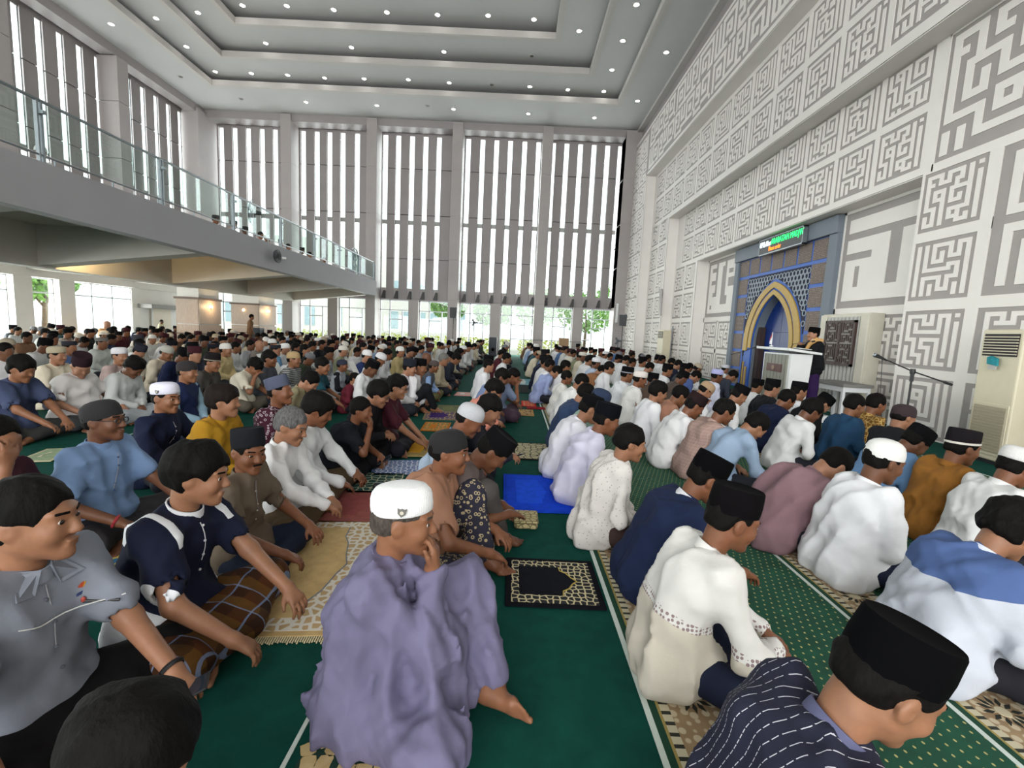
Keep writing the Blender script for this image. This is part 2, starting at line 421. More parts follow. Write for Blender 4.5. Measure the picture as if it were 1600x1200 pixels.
# ------------------------------------------------------------------ left wall
wl = empty('wall_left'); tag(wl, kind='structure')
lj = [3.9, 5.6, 8.0, 10.3, 12.1]
ly = [25.6, 20.75, 16.0, 11.3, 6.6, 1.9, -2.8, -7.5, -12.2, -16.9]
slitL = MB().box(0, .02, -.13, .13, 0, 8.0).mesh('window_slit'); slitL.materials.append(M_GLASS)
for k in range(len(ly)-1):
    y1, y0 = ly[k], ly[k+1]
    ys = [y0+.55+.80*j for j in range(6)]
    clad_run(wl, y0, y1, ys, lambda me, n, y, z: share(me, n, None, wl, (XL+.02, y, z), (0, 0, PI/2)), lj)
    for y in ys: share(slitL, 'window_slit', None, wl, (XL-.06, y, 4.0))
    for j in range(4):
        MB().box(XL+.04, XLP, y0-.28, y0+.28, lj[j]+.01, (lj+[12.3])[j+1]-.01).build('pillar_panel', M_PILLAR, wl, bevel=.008)
MB().box(XL+.04, XLP, 25.4, 27, 3.9, 12.3).build('corner_pier', M_PILLAR, wl)
MB().box(XL-.1, XL-.02, YN, 27.5, 12.0, 12.56).build('lintel', M_CLAD, wl)
MB().box(XLP-.7, XLP-.1, YN, 27.5, 12.12, 12.5).build('ring_beam', M_CLAD, wl)
MB().box(XL-1.0, XL-.9, YN, 27.5, 7.38, 7.62).build('outer_floor_band', M_PILLAR, wl)
# ground floor of the left wall: windows, white columns, white wall with a pale door
MB().box(XL-.1, XL+.35, YN, 27, 2.62, 3.1).build('window_head_beam', M_WHITE, wl)
for (ya, yb) in ((-6, -5.4), (-1.5, -.9), (3.1, 3.7), (7.7, 8.3), (12.1, 12.7), (16.35, 16.98), (18.0, 18.62)):
    MB().box(XL-.15, XL+.3, ya, yb, 0, 2.62).build('column', M_WHITE, wl)
MB().box(XL-.1, XL+.1, 21.6, 27, 0, 2.62).build('solid_wall', M_WHITE, wl)
M_PALEW = plain('pale_cream_door_paint', '#ded0bd', 0.5, 0.03)
MB().box(XL+.1, XL+.16, 22.7, 23.95, 0, 1.74).build('door_leaf', M_PALEW, wl)
MB().box(XL+.1, XL+.75, 21.95, 24.8, 1.72, 1.92).build('canopy_shelf', plain('grey_shelf', '#8c8986', .6), wl)
MB().box(XL+.16, XL+.18, 22.66, 22.72, 0, 1.74).build('door_frame', M_FRAME, wl)
def lwin(ya, yb):
    global gl_n
    gl_n += 1
    r = empty('window_%d' % gl_n, (XL, ya, 0)); tag(r, kind='structure'); W = yb-ya; n = max(1, round(W/1.1)); t = .05
    for k in range(n+1): MB().box(-.03, .05, k*W/n-t/2, k*W/n+t/2, 0, 2.62).build('frame_bar', M_FRAME, r)
    for z in (.02, 2.05, 2.58): MB().box(-.03, .05, 0, W, z, z+.05).build('frame_bar', M_FRAME, r)
    for k in range(n): MB().box(-.005, .005, k*W/n+.03, (k+1)*W/n-.03, .06, 2.58).build('pane', M_GLASS, r)
for a, b in ((-15.4, -6), (-5.4, -1.5), (-.9, 3.1), (3.7, 7.7), (8.3, 12.1), (12.7, 16.35), (16.98, 18.0), (18.62, 21.6)): lwin(a, b)

# ------------------------------------------------------------------ balcony
bal = empty('trim_1'); tag(bal, kind='structure')
XB = -7.8
MB().box(XB-.22, XB, YN, 26.0, 3.10, 3.86).build('fascia', M_CONC, bal)
MB().box(XB-.30, XB+.03, YN, 26.0, 3.05, 3.13).build('fascia_lip', M_CONC, bal)
MB().box(XL, XB-.2, YN, 27.0, 3.62, 3.80).build('floor_slab', M_SOFF, bal)
MB().box(-12.95, -12.4, YN, 26.6, 2.55, 3.7).build('main_beam', M_SOFF, bal)
for yc in (-11.4, -6.7, -2, 2.7, 7.4, 12.1, 16.8, 21.5, 25.9):
    MB().prism([(XB-.2, 3.12), (XB-.2, 3.66), (-12.5, 3.66), (-12.5, 2.58)], 'y', yc-.02, yc+.45).build('haunched_beam', M_SOFF, bal)
    MB().prism([(-12.9, 2.62), (-12.9, 3.66), (XL, 3.66), (XL, 2.9)], 'y', yc-.02, yc+.45).build('haunched_beam', M_SOFF, bal)
rail = empty('balcony_railing', (XB, 10, 3.86)); tag(rail, 'glass and steel railing along the edge of the upper gallery', 'railing')
posts = [-3.8, -1.2, 1.4, 4.0, 6.6, 7.9, 10.5, 13.1, 15.7, 18.3, 20.9, 23.5, 25.9]
posts = [7.9+2.6*k for k in range(-9, 7)] + [25.9]
for y in posts:
    p = MB().box(-.16, -.10, y-10-.05, y-10-.02, 0, .98).box(-.16, -.10, y-10+.02, y-10+.05, 0, .98).build('post', M_STEEL, rail)
    MB().box(-.17, -.02, y-10-.03, y-10+.03, .78, .83).build('clamp', M_STEEL, p)
MB().tube([(-.13, YN-10, 1.0), (-.13, 15.95, 1.0)], .028, 8).build('top_rail', M_STEEL, rail, smooth=True)
MB().tube([(-.13, YN-10, .14), (-.13, 15.95, .14)], .018, 8).build('lower_rail', M_STEEL, rail, smooth=True)
for i in range(len(posts)-1):
    MB().box(-.135, -.123, posts[i]-10+.08, posts[i+1]-10-.08, .17, .96).build('glass_panel', M_RAILGL, rail)
for k in range(37):
    y = -15.6+1.13*k
    MB().box(-.14, -.12, y-10-.012, y-10+.012, 0, .14).build('lower_bracket', M_STEEL, rail)

# wood-clad piers under the gallery
def mat_wood(name, c1, c2, sc=(1, 1, .15)):
    m, nt, bs = new_mat(name); v = coords(nt, sc)
    w = noise(nt, v, 30, 5, .6)
    nt.links.new(ramp(nt, w, [(0.3, hexc(c1)), (0.7, hexc(c2))]), bs.inputs['Base Color']); bs.inputs['Roughness'].default_value = .5; return m
M_WOOD = mat_wood('pale_oak_panelling', '#ab9280', '#bda898')
M_WOODD = plain('dark_wood_trim', '#5f4634', .5, .08)
M_WARM = emit('warm_wall_lamp_glass', (1.0, .78, .42), 14.0)
for i, (x0, x1, y0, y1) in enumerate(((-13.45, -12.5, 18.3, 19.65), (-13.9, -12.5, 22.6, 24.2))):
    pr = empty('pier_cladding', ((x0+x1)/2, (y0+y1)/2, 0)); tag(pr, 'wood-panelled square pier under the gallery, '+('nearer of the two' if i == 0 else 'farther of the two'), 'pillar', 'wood-panelled piers')
    hx, hy = (x1-x0)/2, (y1-y0)/2
    MB().box(-hx+.05, hx-.05, -hy+.05, hy-.05, 0, 3.6).build('core', M_WHITE, pr)
    for (za, zb) in ((.02, .74), (.78, 1.12), (1.16, 2.12)):
        for k in range(3):
            MB().box(-hx+.02, hx-.02, -hy-.0, -hy+.04, za, zb).build('panel', M_WOOD, pr) if k == 0 else None
        MB().box(hx-.04, hx, -hy, hy, za, zb).build('panel', M_WOOD, pr)
    MB().box(-hx-.04, hx+.04, -hy-.04, hy+.04, 2.12, 2.2).build('cap_trim', M_WOODD, pr)
    MB().box(-hx-.015, hx+.015, -hy-.015, hy+.015, .74, .78).build('band_trim', M_WOODD, pr)
    spots = [(hx+.05, 0)] + ([(-.05, -hy-.05)] if i == 1 else [])
    for (lx, ly_) in spots:
        s = empty('wall_lamp', ((x0+x1)/2+lx, (y0+y1)/2+ly_, 1.86)); tag(s, 'small glowing warm wall lamp on the '+('nearer' if i == 0 else 'farther')+' wood-panelled pier'+(', camera-facing side' if lx < 0 else ''), 'lamp')
        MB().lathe([(.02, -.05), (.05, 0), (.02, .05)], 10).build('shade', M_WARM, s, smooth=True)
        MB().box(-.02, .02, -.02, .02, -.09, -.05).build('bracket', M_STEEL, s)
d = bpy.data.lights.new('gallery_soffit_fill', 'POINT'); d.energy = 110; d.color = (1.0, .72, .35); d.shadow_soft_size = .1  # warm fill added under the gallery to brighten the soffit, no fitting modelled
o = bpy.data.objects.new('gallery_soffit_fill', d); COL.objects.link(o); o.location = (-11.9, 12.9, 3.35)
for i, (lx, ly_) in enumerate(((-12.25, 18.95), (-12.25, 23.3))):
    d = bpy.data.lights.new('wall_lamp_glow', 'POINT'); d.energy = 14; d.color = (1.0, .74, .4); d.shadow_soft_size = .06
    o = bpy.data.objects.new('wall_lamp_glow', d); COL.objects.link(o); o.location = (lx, ly_, 1.86)

# ------------------------------------------------------------------ qibla wall: stepped portals with square Kufic relief
wr = empty('wall_right'); tag(wr, kind='structure')
T = .013
KUF = ["""
#.#######.#.#
#.#.....#.#.#
#.#.###.#.#.#
#.#.#.#.#.#.#
#.#.###.#.#.#
#.#...#.#.#.#
#.###.#.#.#.#
#...#.#.#.#.#
###.#.###.#.#
..#.#.....#.#
#.#.#######.#
#.#.........#
#.###########""", """
####.######.#
#..#.#....#.#
#.####.##.#.#
#......##.#.#
#.####....#.#
#.#..####.#.#
#.#.##..#.#.#
#.#.#.#.#.#.#
#.###.#.#.#.#
#.....#.#.#.#
#.###.###.#.#
#.#.#.....#.#
###.#######.#""", """
#.#.#####.###
#.#.#...#.#.#
#.#.#.#.#.#.#
#.#.#.#.###.#
#.#.###.....#
#.#.....###.#
#.#######.#.#
#.........#.#
#.#####.###.#
#.#...#.#...#
#.#.#.#.#.#.#
#.#.#.###.#.#
#.#.#.....#.#""", """
###########.#
#.........#.#
#.#####.#.#.#
#.#...#.#.#.#
#.#.#.#.#.#.#
#.#.#.###.#.#
#.###.....#.#
#.....###.#.#
#####.#.#.#.#
....#.###.#.#
#.#.#.#...#.#
#.#.#.#.###.#
#.###.#.....#""", """
#.#####.#####
#.#.#.#.#...#
#.###.#.#.#.#
#...#.#.#.#.#
###.#.#.###.#
..#.#.#.....#
#.#.#.#######
#.#.#........
#.#.#.#####.#
#.###.#.#.#.#
#.....###.#.#
#.#.#...#.#.#
#########.###""", """
#####.#.###.#
#...#.#.#.#..
#.#.###.#.#.#
#.#.....#.#.#
#.#######.#.#
#.........#.#
###.#####.#.#
..#.#...#.#.#
#.#.###.#.#.#
#.#...#.#.#.#
#.###.#.#.#.#
#...#.#.#...#
###.#.#.###.#""", """
####.####.#.#
#..#.#..#.#..
##.###.##.#.#
#......#..#.#
#.###.#####.#
#.#.#.#...#.#
#.###.#.#.#.#
#...#.###.#.#
###.#.....#.#
..#.#.#####.#
#.#.#.#.#...#
#.#.#.###.#.#
###.#...###.#"""]
BIG = ["""
#####.#########
#.....#...#...#
#.#####.#.#.#.#
#.#.....#.#.#.#
#.#####.#.#.#.#
#.....#.#.#.#.#
#####.#.#.###.#
....#.#.#.....#
#####.#.#######
#.....#........
#.#.#.###.#####
#.#.#.....#...#
#.#.#######.#.#
#.#.........#.#
#.###########.#""", """
####.####.#####
#..#.#..#.#...#
##.#.##.#.#.#.#
#..#....#.###.#
#.#####.#.....#
#.#...#.#####.#
#.#.#.#.....#.#
#.#.#.#####.#.#
#.###.....#.#.#
#.....###.#.#.#
#####.#.#.#.#.#
....#.###.#.#.#
#.#.#.....#.#.#
#.#.#######.#.#
#.#.........#.#"""]
ALLAH = """
................
.###############
.###############
................
.########..###..
.########..###..
......###..###..
.########..###..
.##.#####..###..
.##.#####..###..
.##.#####..#####
.###############
.###############
................"""
MUH = """
..............
.###.###.####.
.#...##..####.
.###.##..#..#.
.###.##..####.
.#...##..#....
.###.##..#....
.###.##..####.
.##..##..####.
.######...###.
.######...###.
.#.##########.
.############.
.............."""
FRZ = ["""
#.#.#######.###.#.#.######
#.#.#.....#.#.#.#.#.#....#
#.#.#.###.#.###.#.#.#.##.#
#.#.#.#.#.#...#.###.#.##.#
#.#.#.###.#.###.....#....#
#.#.#.....#.#...#########.
#######.###.#####.........""", """
####.#.#.######.###.#####.
#..#.#.#.#....#.#.#.#...#.
##.#.#.#.#.##.#.###.#.#.#.
#..#.###.#.##.#...#.###.#.
#.##.....#....#.###.....#.
#....#########.#....#####.
######.........#####.....#""", """
#######.#.#.####.#########
#.....#.#.#.#..#.#.......#
#.###.#.#.#.##.#.#.#####.#
#.#.#.#.#.#.#..#.#.#...#.#
#.###.#.###.#.##.#.#.#.#.#
#.....#.....#....#.###.#.#
#.#############.##.....###"""]
def rects_of(bits):
    rows = bits.strip('\n').split('\n'); H = len(rows); W = max(len(r) for r in rows)
    g = [[(c < len(rows[r]) and rows[r][c] == '#') for c in range(W)] for r in range(H)]
    out = []
    for r in range(H):
        for c in range(W):
            if not g[r][c]: continue
            w = 1
            while c+w < W and g[r][c+w]: w += 1
            h = 1
            while r+h < H and all(g[r+h][c+k] for k in range(w)): h += 1
            # vertical run instead when it is longer
            h2 = 1
            while r+h2 < H and g[r+h2][c]: h2 += 1
            if h2 > w*h: w, h = 1, h2
            for a in range(h):
                for b in range(w): g[r+a][c+b] = False
            out.append((c, r, w, h))
    return out, W, H
kcache = {}
def kmesh(bits, w, h, margin=1.0):
    k = (bits, round(w, 3), round(h, 3))
    if k not in kcache:
        rc, W, H = rects_of(bits); uy, uz = w/(W+2*margin), h/(H+2*margin); b = MB()
        for (c, r, cw, ch) in rc:
            y1 = w/2-(c+margin)*uy; z1 = h-(r+margin)*uz
            b.box(-T, 0, y1-cw*uy, y1, z1-ch*uz, z1)
        me = b.mesh('relief_panel'); me.materials.append(M_WHITE); kcache[k] = me
    return kcache[k]
pn = [0]
def relief(bits, x, yc, z, w, h, margin=1.0):
    return share(kmesh(bits, w, h, margin), 'relief_panel', None, wr, (x+T, yc, z))
def nextk():
    pn[0] += 1; return KUF[(pn[0]*5+pn[0]//7) % len(KUF)]
def wbox(name, m, *b): return MB().box(*b).build(name, m, wr)
# --- level 0 (outermost): frieze of large letters
wbox('recess_back', M_GREYREC, X0+T, 8.2, YN, 26.3, 9.32, 11.66)
wbox('recess_back', M_GREYREC, X0+T, 8.2, 23.5, 26.3, 0, 9.32)
wbox('upper_recess', M_CLAD, X0+.25, 8.2, YN, 26.3, 11.66, 12.5)
wbox('cornice', M_CEILTRIM, X0-.02, X0+.3, YN, 26.3, 12.36, 12.5)
wbox('frieze_rail', M_WHITE, X0, X0+.3, YN, 26.3, 11.56, 11.66)
wbox('frieze_rail', M_WHITE, X0, X0+.3, YN, 23.6, 9.32, 9.44)
wbox('frieze_rail', M_WHITE, X0, X0+.3, 23.5, 23.62, 0, 9.44)
for j in range(9):
    yc = 21.6-3.56*j
    relief(FRZ[j % 3], X0, yc, 9.5, 3.5, 1.0, .25); relief(FRZ[(j+1) % 3], X0, yc, 10.52, 3.5, 1.0, .25)
for j in range(10):
    relief(KUF[(j*3+1) % 7], X0, 24.25, 0.1+1.13*j, 1.15, 1.1, .3); relief(KUF[(j*2+4) % 7], X0, 25.42, 0.1+1.13*j, 1.15, 1.1, .3)
# --- level 1
wbox('recess_back', M_GREYREC, X1+T, 8.2, YN, 23.5, 6.75, 9.32)
wbox('recess_back', M_GREYREC, X1+T, 8.2, 20.95, 23.5, 0, 6.75)
wbox('soffit', M_WHITE, X0+.02, X1+.1, YN, 23.5, 9.30, 9.34)
wbox('jamb', M_WHITE, X0+.02, X1+.1, 23.49, 23.53, 0, 9.32)
def lattice(x, ys, zs, ylo, yhi, zlo, zhi, wy, wz):
    """white rails and stiles between panels: ys/zs = panel centre/bottom lists"""
    yy = sorted(ys); zz = sorted(zs)
    ze = [zlo] + [e for z in zz for e in (z, z+wz)] + [zhi]
    for i in range(0, len(ze), 2):
        if ze[i+1]-ze[i] > .01: wbox('rail', M_WHITE, x, x+T+.01, ylo, yhi, ze[i], ze[i+1])
    ye = [ylo] + [e for y in yy for e in (y-wy/2, y+wy/2)] + [yhi]
    for i in range(0, len(ye), 2):
        if ye[i+1]-ye[i] > .01: wbox('stile', M_WHITE, x+.001, x+T+.01, ye[i], ye[i+1], zlo, zhi)
ys1 = [9.75+1.28*k-.0 for k in range(-9, 11)]; ys1 = [y for y in ys1 if y < 22.9]
lattice(X1, ys1, [6.95, 8.15], YN, 23.5, 6.75, 9.32, 1.13, 1.02)
for y in ys1:
    for z in (6.95, 8.15): relief(nextk(), X1, y, z, 1.13, 1.02)
zs1 = [0.02+1.17*k for k in range(6)]
lattice(X1, [21.62, 22.82], zs1, 20.95, 23.5, 0, 6.75, 1.04, 1.0)
for z in zs1:
    for y in (21.62, 22.82): relief(nextk(), X1, y, z, 1.04, 1.0)
# --- level 2
wbox('recess_back', M_GREYREC, X2+T, 8.2, YN, 20.95, 4.55, 6.75)
wbox('recess_back', M_GREYREC, X2+T, 8.2, 18.4, 20.95, 0, 4.55)
wbox('recess_back', M_GREYREC, X2+T, 8.2, YN, 8.45, 0, 4.55)
wbox('soffit', M_WHITE, X1+.02, X2+.1, YN, 20.95, 6.73, 6.77)
wbox('jamb', M_WHITE, X1+.02, X2+.1, 20.94, 20.98, 0, 6.75)
ys2 = [9.07+1.17*k for k in range(10)]; ys2 = [y for y in ys2 if y < 20.4]
lattice(X2, ys2, [4.69, 5.80], 8.45, 20.95, 4.55, 6.75, 1.05, .95)
for y in ys2:
    for z in (4.69, 5.80): relief(nextk(), X2, y, z, 1.05, .95)
zs2 = [.02, 1.17, 2.35, 3.52]
lattice(X2, [19.1, 20.28], zs2, 18.4, 20.95, 0, 4.55, 1.03, 1.0)
for z in zs2:
    for y in (19.1, 20.28): relief(nextk(), X2, y, z, 1.03, 1.0)
# near leg: one column of squares and a column of large panels
lattice(X2, [7.85], zs2, 7.1, 8.45, 0, 4.55, 1.10, 1.0)
for k, z in enumerate(zs2): relief(KUF[(0, 5, 2, 6)[k]], X2, 7.85, z, 1.10, 1.0)
for (z0, z1) in ((0, .02), (1.02, 1.17), (2.17, 2.35), (4.51, 4.55)): wbox('rail', M_WHITE, X2, X2+T+.01, 4.7, 7.1, z0, z1)
wbox('stile', M_WHITE, X2, X2+T+.01, 4.55, 4.72, 0, 6.75); wbox('stile', M_WHITE, X2, X2+T+.01, 8.27, 8.45, 4.55, 6.75)
relief(BIG[0], X2, 5.9, 2.35, 2.3, 2.16); relief(KUF[1], X2, 6.5, 1.17, 1.1, 1.0); relief(KUF[3], X2, 5.3, 1.17, 1.1, 1.0); relief(KUF[4], X2, 6.5, .02, 1.1, 1.0)
wbox('stile', M_WHITE, X2, X2+T+.01, 5.87, 5.93, 0, 2.2)
wbox('rail', M_WHITE, X2, X2+T+.01, 4.7, 8.3, 4.55, 4.67); wbox('rail', M_WHITE, X2, X2+T+.01, 4.7, 8.3, 6.70, 6.75)
relief(BIG[1], X2, 7.18, 4.67, 2.18, 2.04, .6); relief(BIG[0], X2, 5.0, 4.67, 2.1, 2.04, .6)
for (ya, yb) in ((YN, 4.55),): wbox('plain_leg', M_WHITE, X1, X2+.1, ya, yb, 0, 6.75)
# --- level 3: the mihrab bay
wbox('recess_back', M_GREYREC, X3+T, 8.2, 8.45, 11.2, 0, 4.55)
wbox('recess_back', M_GREYREC, X3+T, 8.2, 15.6, 18.4, 0, 4.55)
wbox('soffit', M_WHITE, X2+.02, X3+.1, 8.4, 18.4, 4.53, 4.57)
wbox('jamb', M_WHITE, X2+.02, X3+.1, 18.39, 18.43, 0, 4.55)
wbox('jamb', M_WHITE, X2+.02, X3+.1, 8.42, 8.46, 0, 4.55)
for (ya, yb) in ((8.45, 8.52), (10.90, 10.98), (15.82, 15.90), (18.33, 18.4)): wbox('stile', M_WHITE, X3, X3+T+.01, ya, yb, 0, 4.55)
relief(ALLAH, X3, 9.71, 2.36, 2.38, 2.1, 0.0); relief(MUH, X3, 17.11, 2.34, 2.42, 2.14, 0.0)
for (ya, yb) in ((8.45, 10.98), (15.82, 18.4)):
    for (z0, z1) in ((0, .02), (1.01, 1.17), (2.17, 2.35), (4.47, 4.55)): wbox('rail', M_WHITE, X3, X3+T+.01, ya, yb, z0, z1)
for y0 in (8.52, 15.9):
    wbox('stile', M_WHITE, X3, X3+T+.01, y0+1.16, y0+1.26, 0, 2.2)
    for z in (.02, 1.17):
        for y in (y0+.58, y0+1.84): relief(nextk(), X3, y, z, 1.13, 1.0)

# ------------------------------------------------------------------ mihrab
M_BLUE = plain('royal_blue_board', '#2759b0', .45, .06, 3)
M_NBLUE = plain('deep_blue_niche_tile', '#06296e', .3, .12, 2.5)
M_GOLD = plain('gold_band_paint', '#b08f3e', .45, .08, 8)
M_MGREY = plain('blue_grey_mihrab_frame', '#6d7680', .6, .05, 2)
M_LATT = plain('pale_grey_lattice', '#9aa3ab', .6, .04)
M_VOID = plain('dark_blue_lattice_ground', '#0a1233', .7, .1)
def mat_braille():
    m, nt, bs = new_mat('brown_script_tile'); v = coords(nt, (1, 1, 1))
    s = sepxyz(nt, v); w = noise(nt, coords(nt, (60, 60, 30)), 1.0, 2)
    l = math_n(nt, 'FRACT', math_n(nt, 'MULTIPLY', s[2], 24.0)); l2 = math_n(nt, 'GREATER_THAN', l, .5)
    f = math_n(nt, 'MULTIPLY', l2, math_n(nt, 'GREATER_THAN', w, .5))
    nt.links.new(mixc(nt, f, hexc('#6b5e58'), hexc('#8f8378')), bs.inputs['Base Color']); bs.inputs['Roughness'].default_value = .7
    bump(nt, bs, f, .4, .01); return m
M_SCRIPT = mat_braille()
mh = empty('mihrab', (X3, 13.45, 0)); tag(mh, 'blue and gold pointed-arch mihrab with brown script tiles and grey lattice', 'mihrab')
def arch(hw, zs, za, n=14, zb=0.0):
    """half outline of a pointed arch, from the foot up to the apex: (y>0)"""
    pts = [(hw, zb)] if zb < zs else []
    rise = za-zs; R = (hw*hw+rise*rise)/(2*hw); cx = hw-R
    a1 = math.atan2(rise, -cx)
    for k in range(n+1):
        a = a1*k/n; pts.append((cx+R*math.cos(a), zs+R*math.sin(a)))
    return pts
def full(h): return [(p[0], p[1]) for p in h] + [(-p[0], p[1]) for p in h[::-1][1:]]
inner = arch(1.0, 1.35, 2.88)
# board with the niche cut out: built as two side slabs around the opening
b = MB()
def plate(mb, x0, x1, outline, yo, zt):
    """plate |y|<yo, 0<z<zt minus the arch outline (half), thickness x0..x1"""
    for s in (1, -1):
        h = outline
        for i in range(len(h)-1):
            (ya, za), (yb, zb) = h[i], h[i+1]
            q = [(s*ya, za), (s*yo, za), (s*yo, zb), (s*yb, zb)]
            if abs(zb-za) < 1e-5: continue
            mb.prism(q if s > 0 else q[::-1], 'x', x0, x1)
        ap = h[-1]
        mb.box(x0, x1, min(0, s*yo), max(0, s*yo), ap[1], zt)
plate(b, -.05, .15, inner, 2.18, 4.15); b.build('board', M_BLUE, mh)
MB().box(-.16, .2, -2.5, 2.44, 4.1, 4.5).build('lintel', M_MGREY, mh, bevel=.01)
MB().box(-.12, .2, -2.5, -2.2, 0, 4.1).build('side_frame', M_MGREY, mh, bevel=.01)
MB().box(-.12, .2, 2.2, 2.44, 0, 4.1).build('side_frame', M_MGREY, mh, bevel=.01)
def band(name, m, o, i, x0, x1):
    bb = MB(); n = min(len(o), len(i)); o2, i2 = o[-n:], i[-n:]
    for s in (1, -1):
        for k in range(n-1):
            q = [(s*o2[k][0], o2[k][1]), (s*o2[k+1][0], o2[k+1][1]), (s*i2[k+1][0], i2[k+1][1]), (s*i2[k][0], i2[k][1])]
            bb.prism(q if s < 0 else q[::-1], 'x', x0, x1)
    return bb.build(name, m, mh)
band('gold_band', M_GOLD, arch(1.46, 1.45, 3.24, zb=1.2), arch(1.22, 1.45, 3.08, zb=1.2), -.085, -.04)
band('gold_band', M_GOLD, arch(1.16, 1.40, 3.02, zb=1.3), arch(1.0, 1.40, 2.88, zb=1.3), -.08, -.04)
for s in (1, -1):
    MB().box(-.08, -.04, s*1.36-.05, s*1.36+.05, .05, .85).build('gold_band', M_GOLD, mh); MB().box(-.08, -.04, s*1.17-.04, s*1.17+.04, .05, .7).build('gold_band', M_GOLD, mh)
tile = MB().box(-.042, 0, -.285, .285, 0, .49).mesh('script_tile'); tile.materials.append(M_SCRIPT)
for s in (1, -1):
    for k in range(7): share(tile, 'script_tile', None, mh, (-.02, s*1.87-.0, 3.59-.585*k))
for k in range(5): share(tile, 'script_tile', None, mh, (-.02, -1.24+.62*k, 3.59), scale=(1, .95, 1))
# lattice spandrels
lat = MB(); vo = MB()
outa = arch(1.52, 1.45, 3.32)
def inside_arch(y, z, g=0.0):
    y = abs(y)
    if z < 1.45: return y < 1.52+g
    rise = 3.32-1.45; hw = 1.52; R = (hw*hw+rise*rise)/(2*hw); cx = hw-R
    return (y-cx)**2+(z-1.45)**2 < (R+g)**2 and z < 3.32+g
pit = .155
row = 0; z = 1.75
while z < 3.50:
    y = -1.50 + (pit/2 if row % 2 else 0)
    while y < 1.51:
        if not inside_arch(y, z, .045) and z < 3.47:
            seg = 8; ro, ri = pit*.53, pit*.40
            for k in range(seg):
                a0, a1 = 2*PI*k/seg+.2*row, 2*PI*(k+1)/seg+.2*row
                lat.prism([(y+ro*math.cos(a0), z+ro*math.sin(a0)), (y+ro*math.cos(a1), z+ro*math.sin(a1)), (y+ri*math.cos(a1), z+ri*math.sin(a1)), (y+ri*math.cos(a0), z+ri*math.sin(a0))], 'x', -.070, -.056)
        y += pit
    z += pit*.87; row += 1
lt = lat.build('lattice', M_LATT, mh); lt['kind'] = 'stuff'
for s in (1, -1):
    g = MB(); zz = np.linspace(1.75, 3.5, 16)
    def ya(z):
        if z >= 3.32: return 0.0
        rise = 3.32-1.45; hw = 1.52; R = (hw*hw+rise*rise)/(2*hw); cx = hw-R
        return cx+math.sqrt(max(0, R*R-(z-1.45)**2))
    for k in range(15):
        q = [(s*ya(zz[k]), zz[k]), (s*1.54, zz[k]), (s*1.54, zz[k+1]), (s*ya(zz[k+1]), zz[k+1])]
        g.prism(q if s > 0 else q[::-1], 'x', -.056, -.04)
    g.build('lattice_ground', M_VOID, mh)
# niche
nb = MB(); h = inner
for s in (1, -1):
    for k in range(len(h)-1):
        (ya_, za_), (yb_, zb_) = h[k], h[k+1]
        q = [(.0, s*ya_, za_), (.3, s*ya_*.99, za_), (.3, s*yb_*.99, zb_), (.0, s*yb_, zb_)]
        nb.quad(*(q if s > 0 else q[::-1]))
nb.build('niche_reveal', M_MGREY, mh)
for k in range(4):
    for j in range(5):
        MB().box(.26, .3, -1.0+.5*k+.006, -.5+.5*k-.006, .6*j+.006, .6*j+.594).build('niche_tile', M_NBLUE, mh)
MB().box(.3, .36, -1.1, 1.1, 0, 3.1).build('niche_back', plain('niche_grout', '#1d4590', .6, .05), mh)
MB().box(.08, .25, .78, .97, 0, 1.95).build('niche_panel', plain('dark_brown_niche_board', '#3a2c27', .5, .1), mh)
# display board above
led = empty('led_display', (X3-.24, 13.05, 4.06)); tag(led, 'black running-text display with white, green and red letters above the mihrab', 'display')
MB().box(-.05, .05, -1.03, 1.03, 0, .40).build('housing', plain('dark_display_face', '#0c0809', .4, .05), led)
for (y0, y1, z0, z1) in ((-1.05, 1.05, -.03, 0), (-1.05, 1.05, .40, .43), (-1.05, -1.03, -.03, .43), (1.03, 1.05, -.03, .43)):
    MB().box(-.06, .06, y0, y1, z0, z1).build('bezel', M_STEEL, led)
def text(s, size, loc, m, parent, sx=1.0, name='lettering', rot=(PI/2, 0, -PI/2)):
    c = bpy.data.curves.new(name, 'FONT'); c.body = s; c.size = size; c.extrude = .003; c.align_x = 'LEFT'; c.resolution_u = 2
    o = bpy.data.objects.new(name, c); link(o, parent); o.location = loc; o.rotation_euler = rot; o.scale = (sx, 1, 1)
    c.materials.append(m); bpy.context.view_layer.update()
    me = bpy.data.meshes.new_from_object(o.evaluated_get(bpy.context.evaluated_depsgraph_get())); me.name = name
    n = bpy.data.objects.new(name, me); link(n, parent); n.location = loc; n.rotation_euler = rot; n.scale = (sx, 1, 1)
    bpy.data.objects.remove(o); return n
text('0712-Nov', .22, (-.056, 1.0, .20), emit('white_led', (.75, .88, 1.0), 3), led, .62)
text('ARABATAH MADJW', .23, (-.056, .42, .21), emit('green_led', (.02, .95, .18), 2.2), led, .72)
text('Please order', .17, (-.056, .52, .05), emit('orange_led', (1.0, .22, .02), 2.5), led, .70)

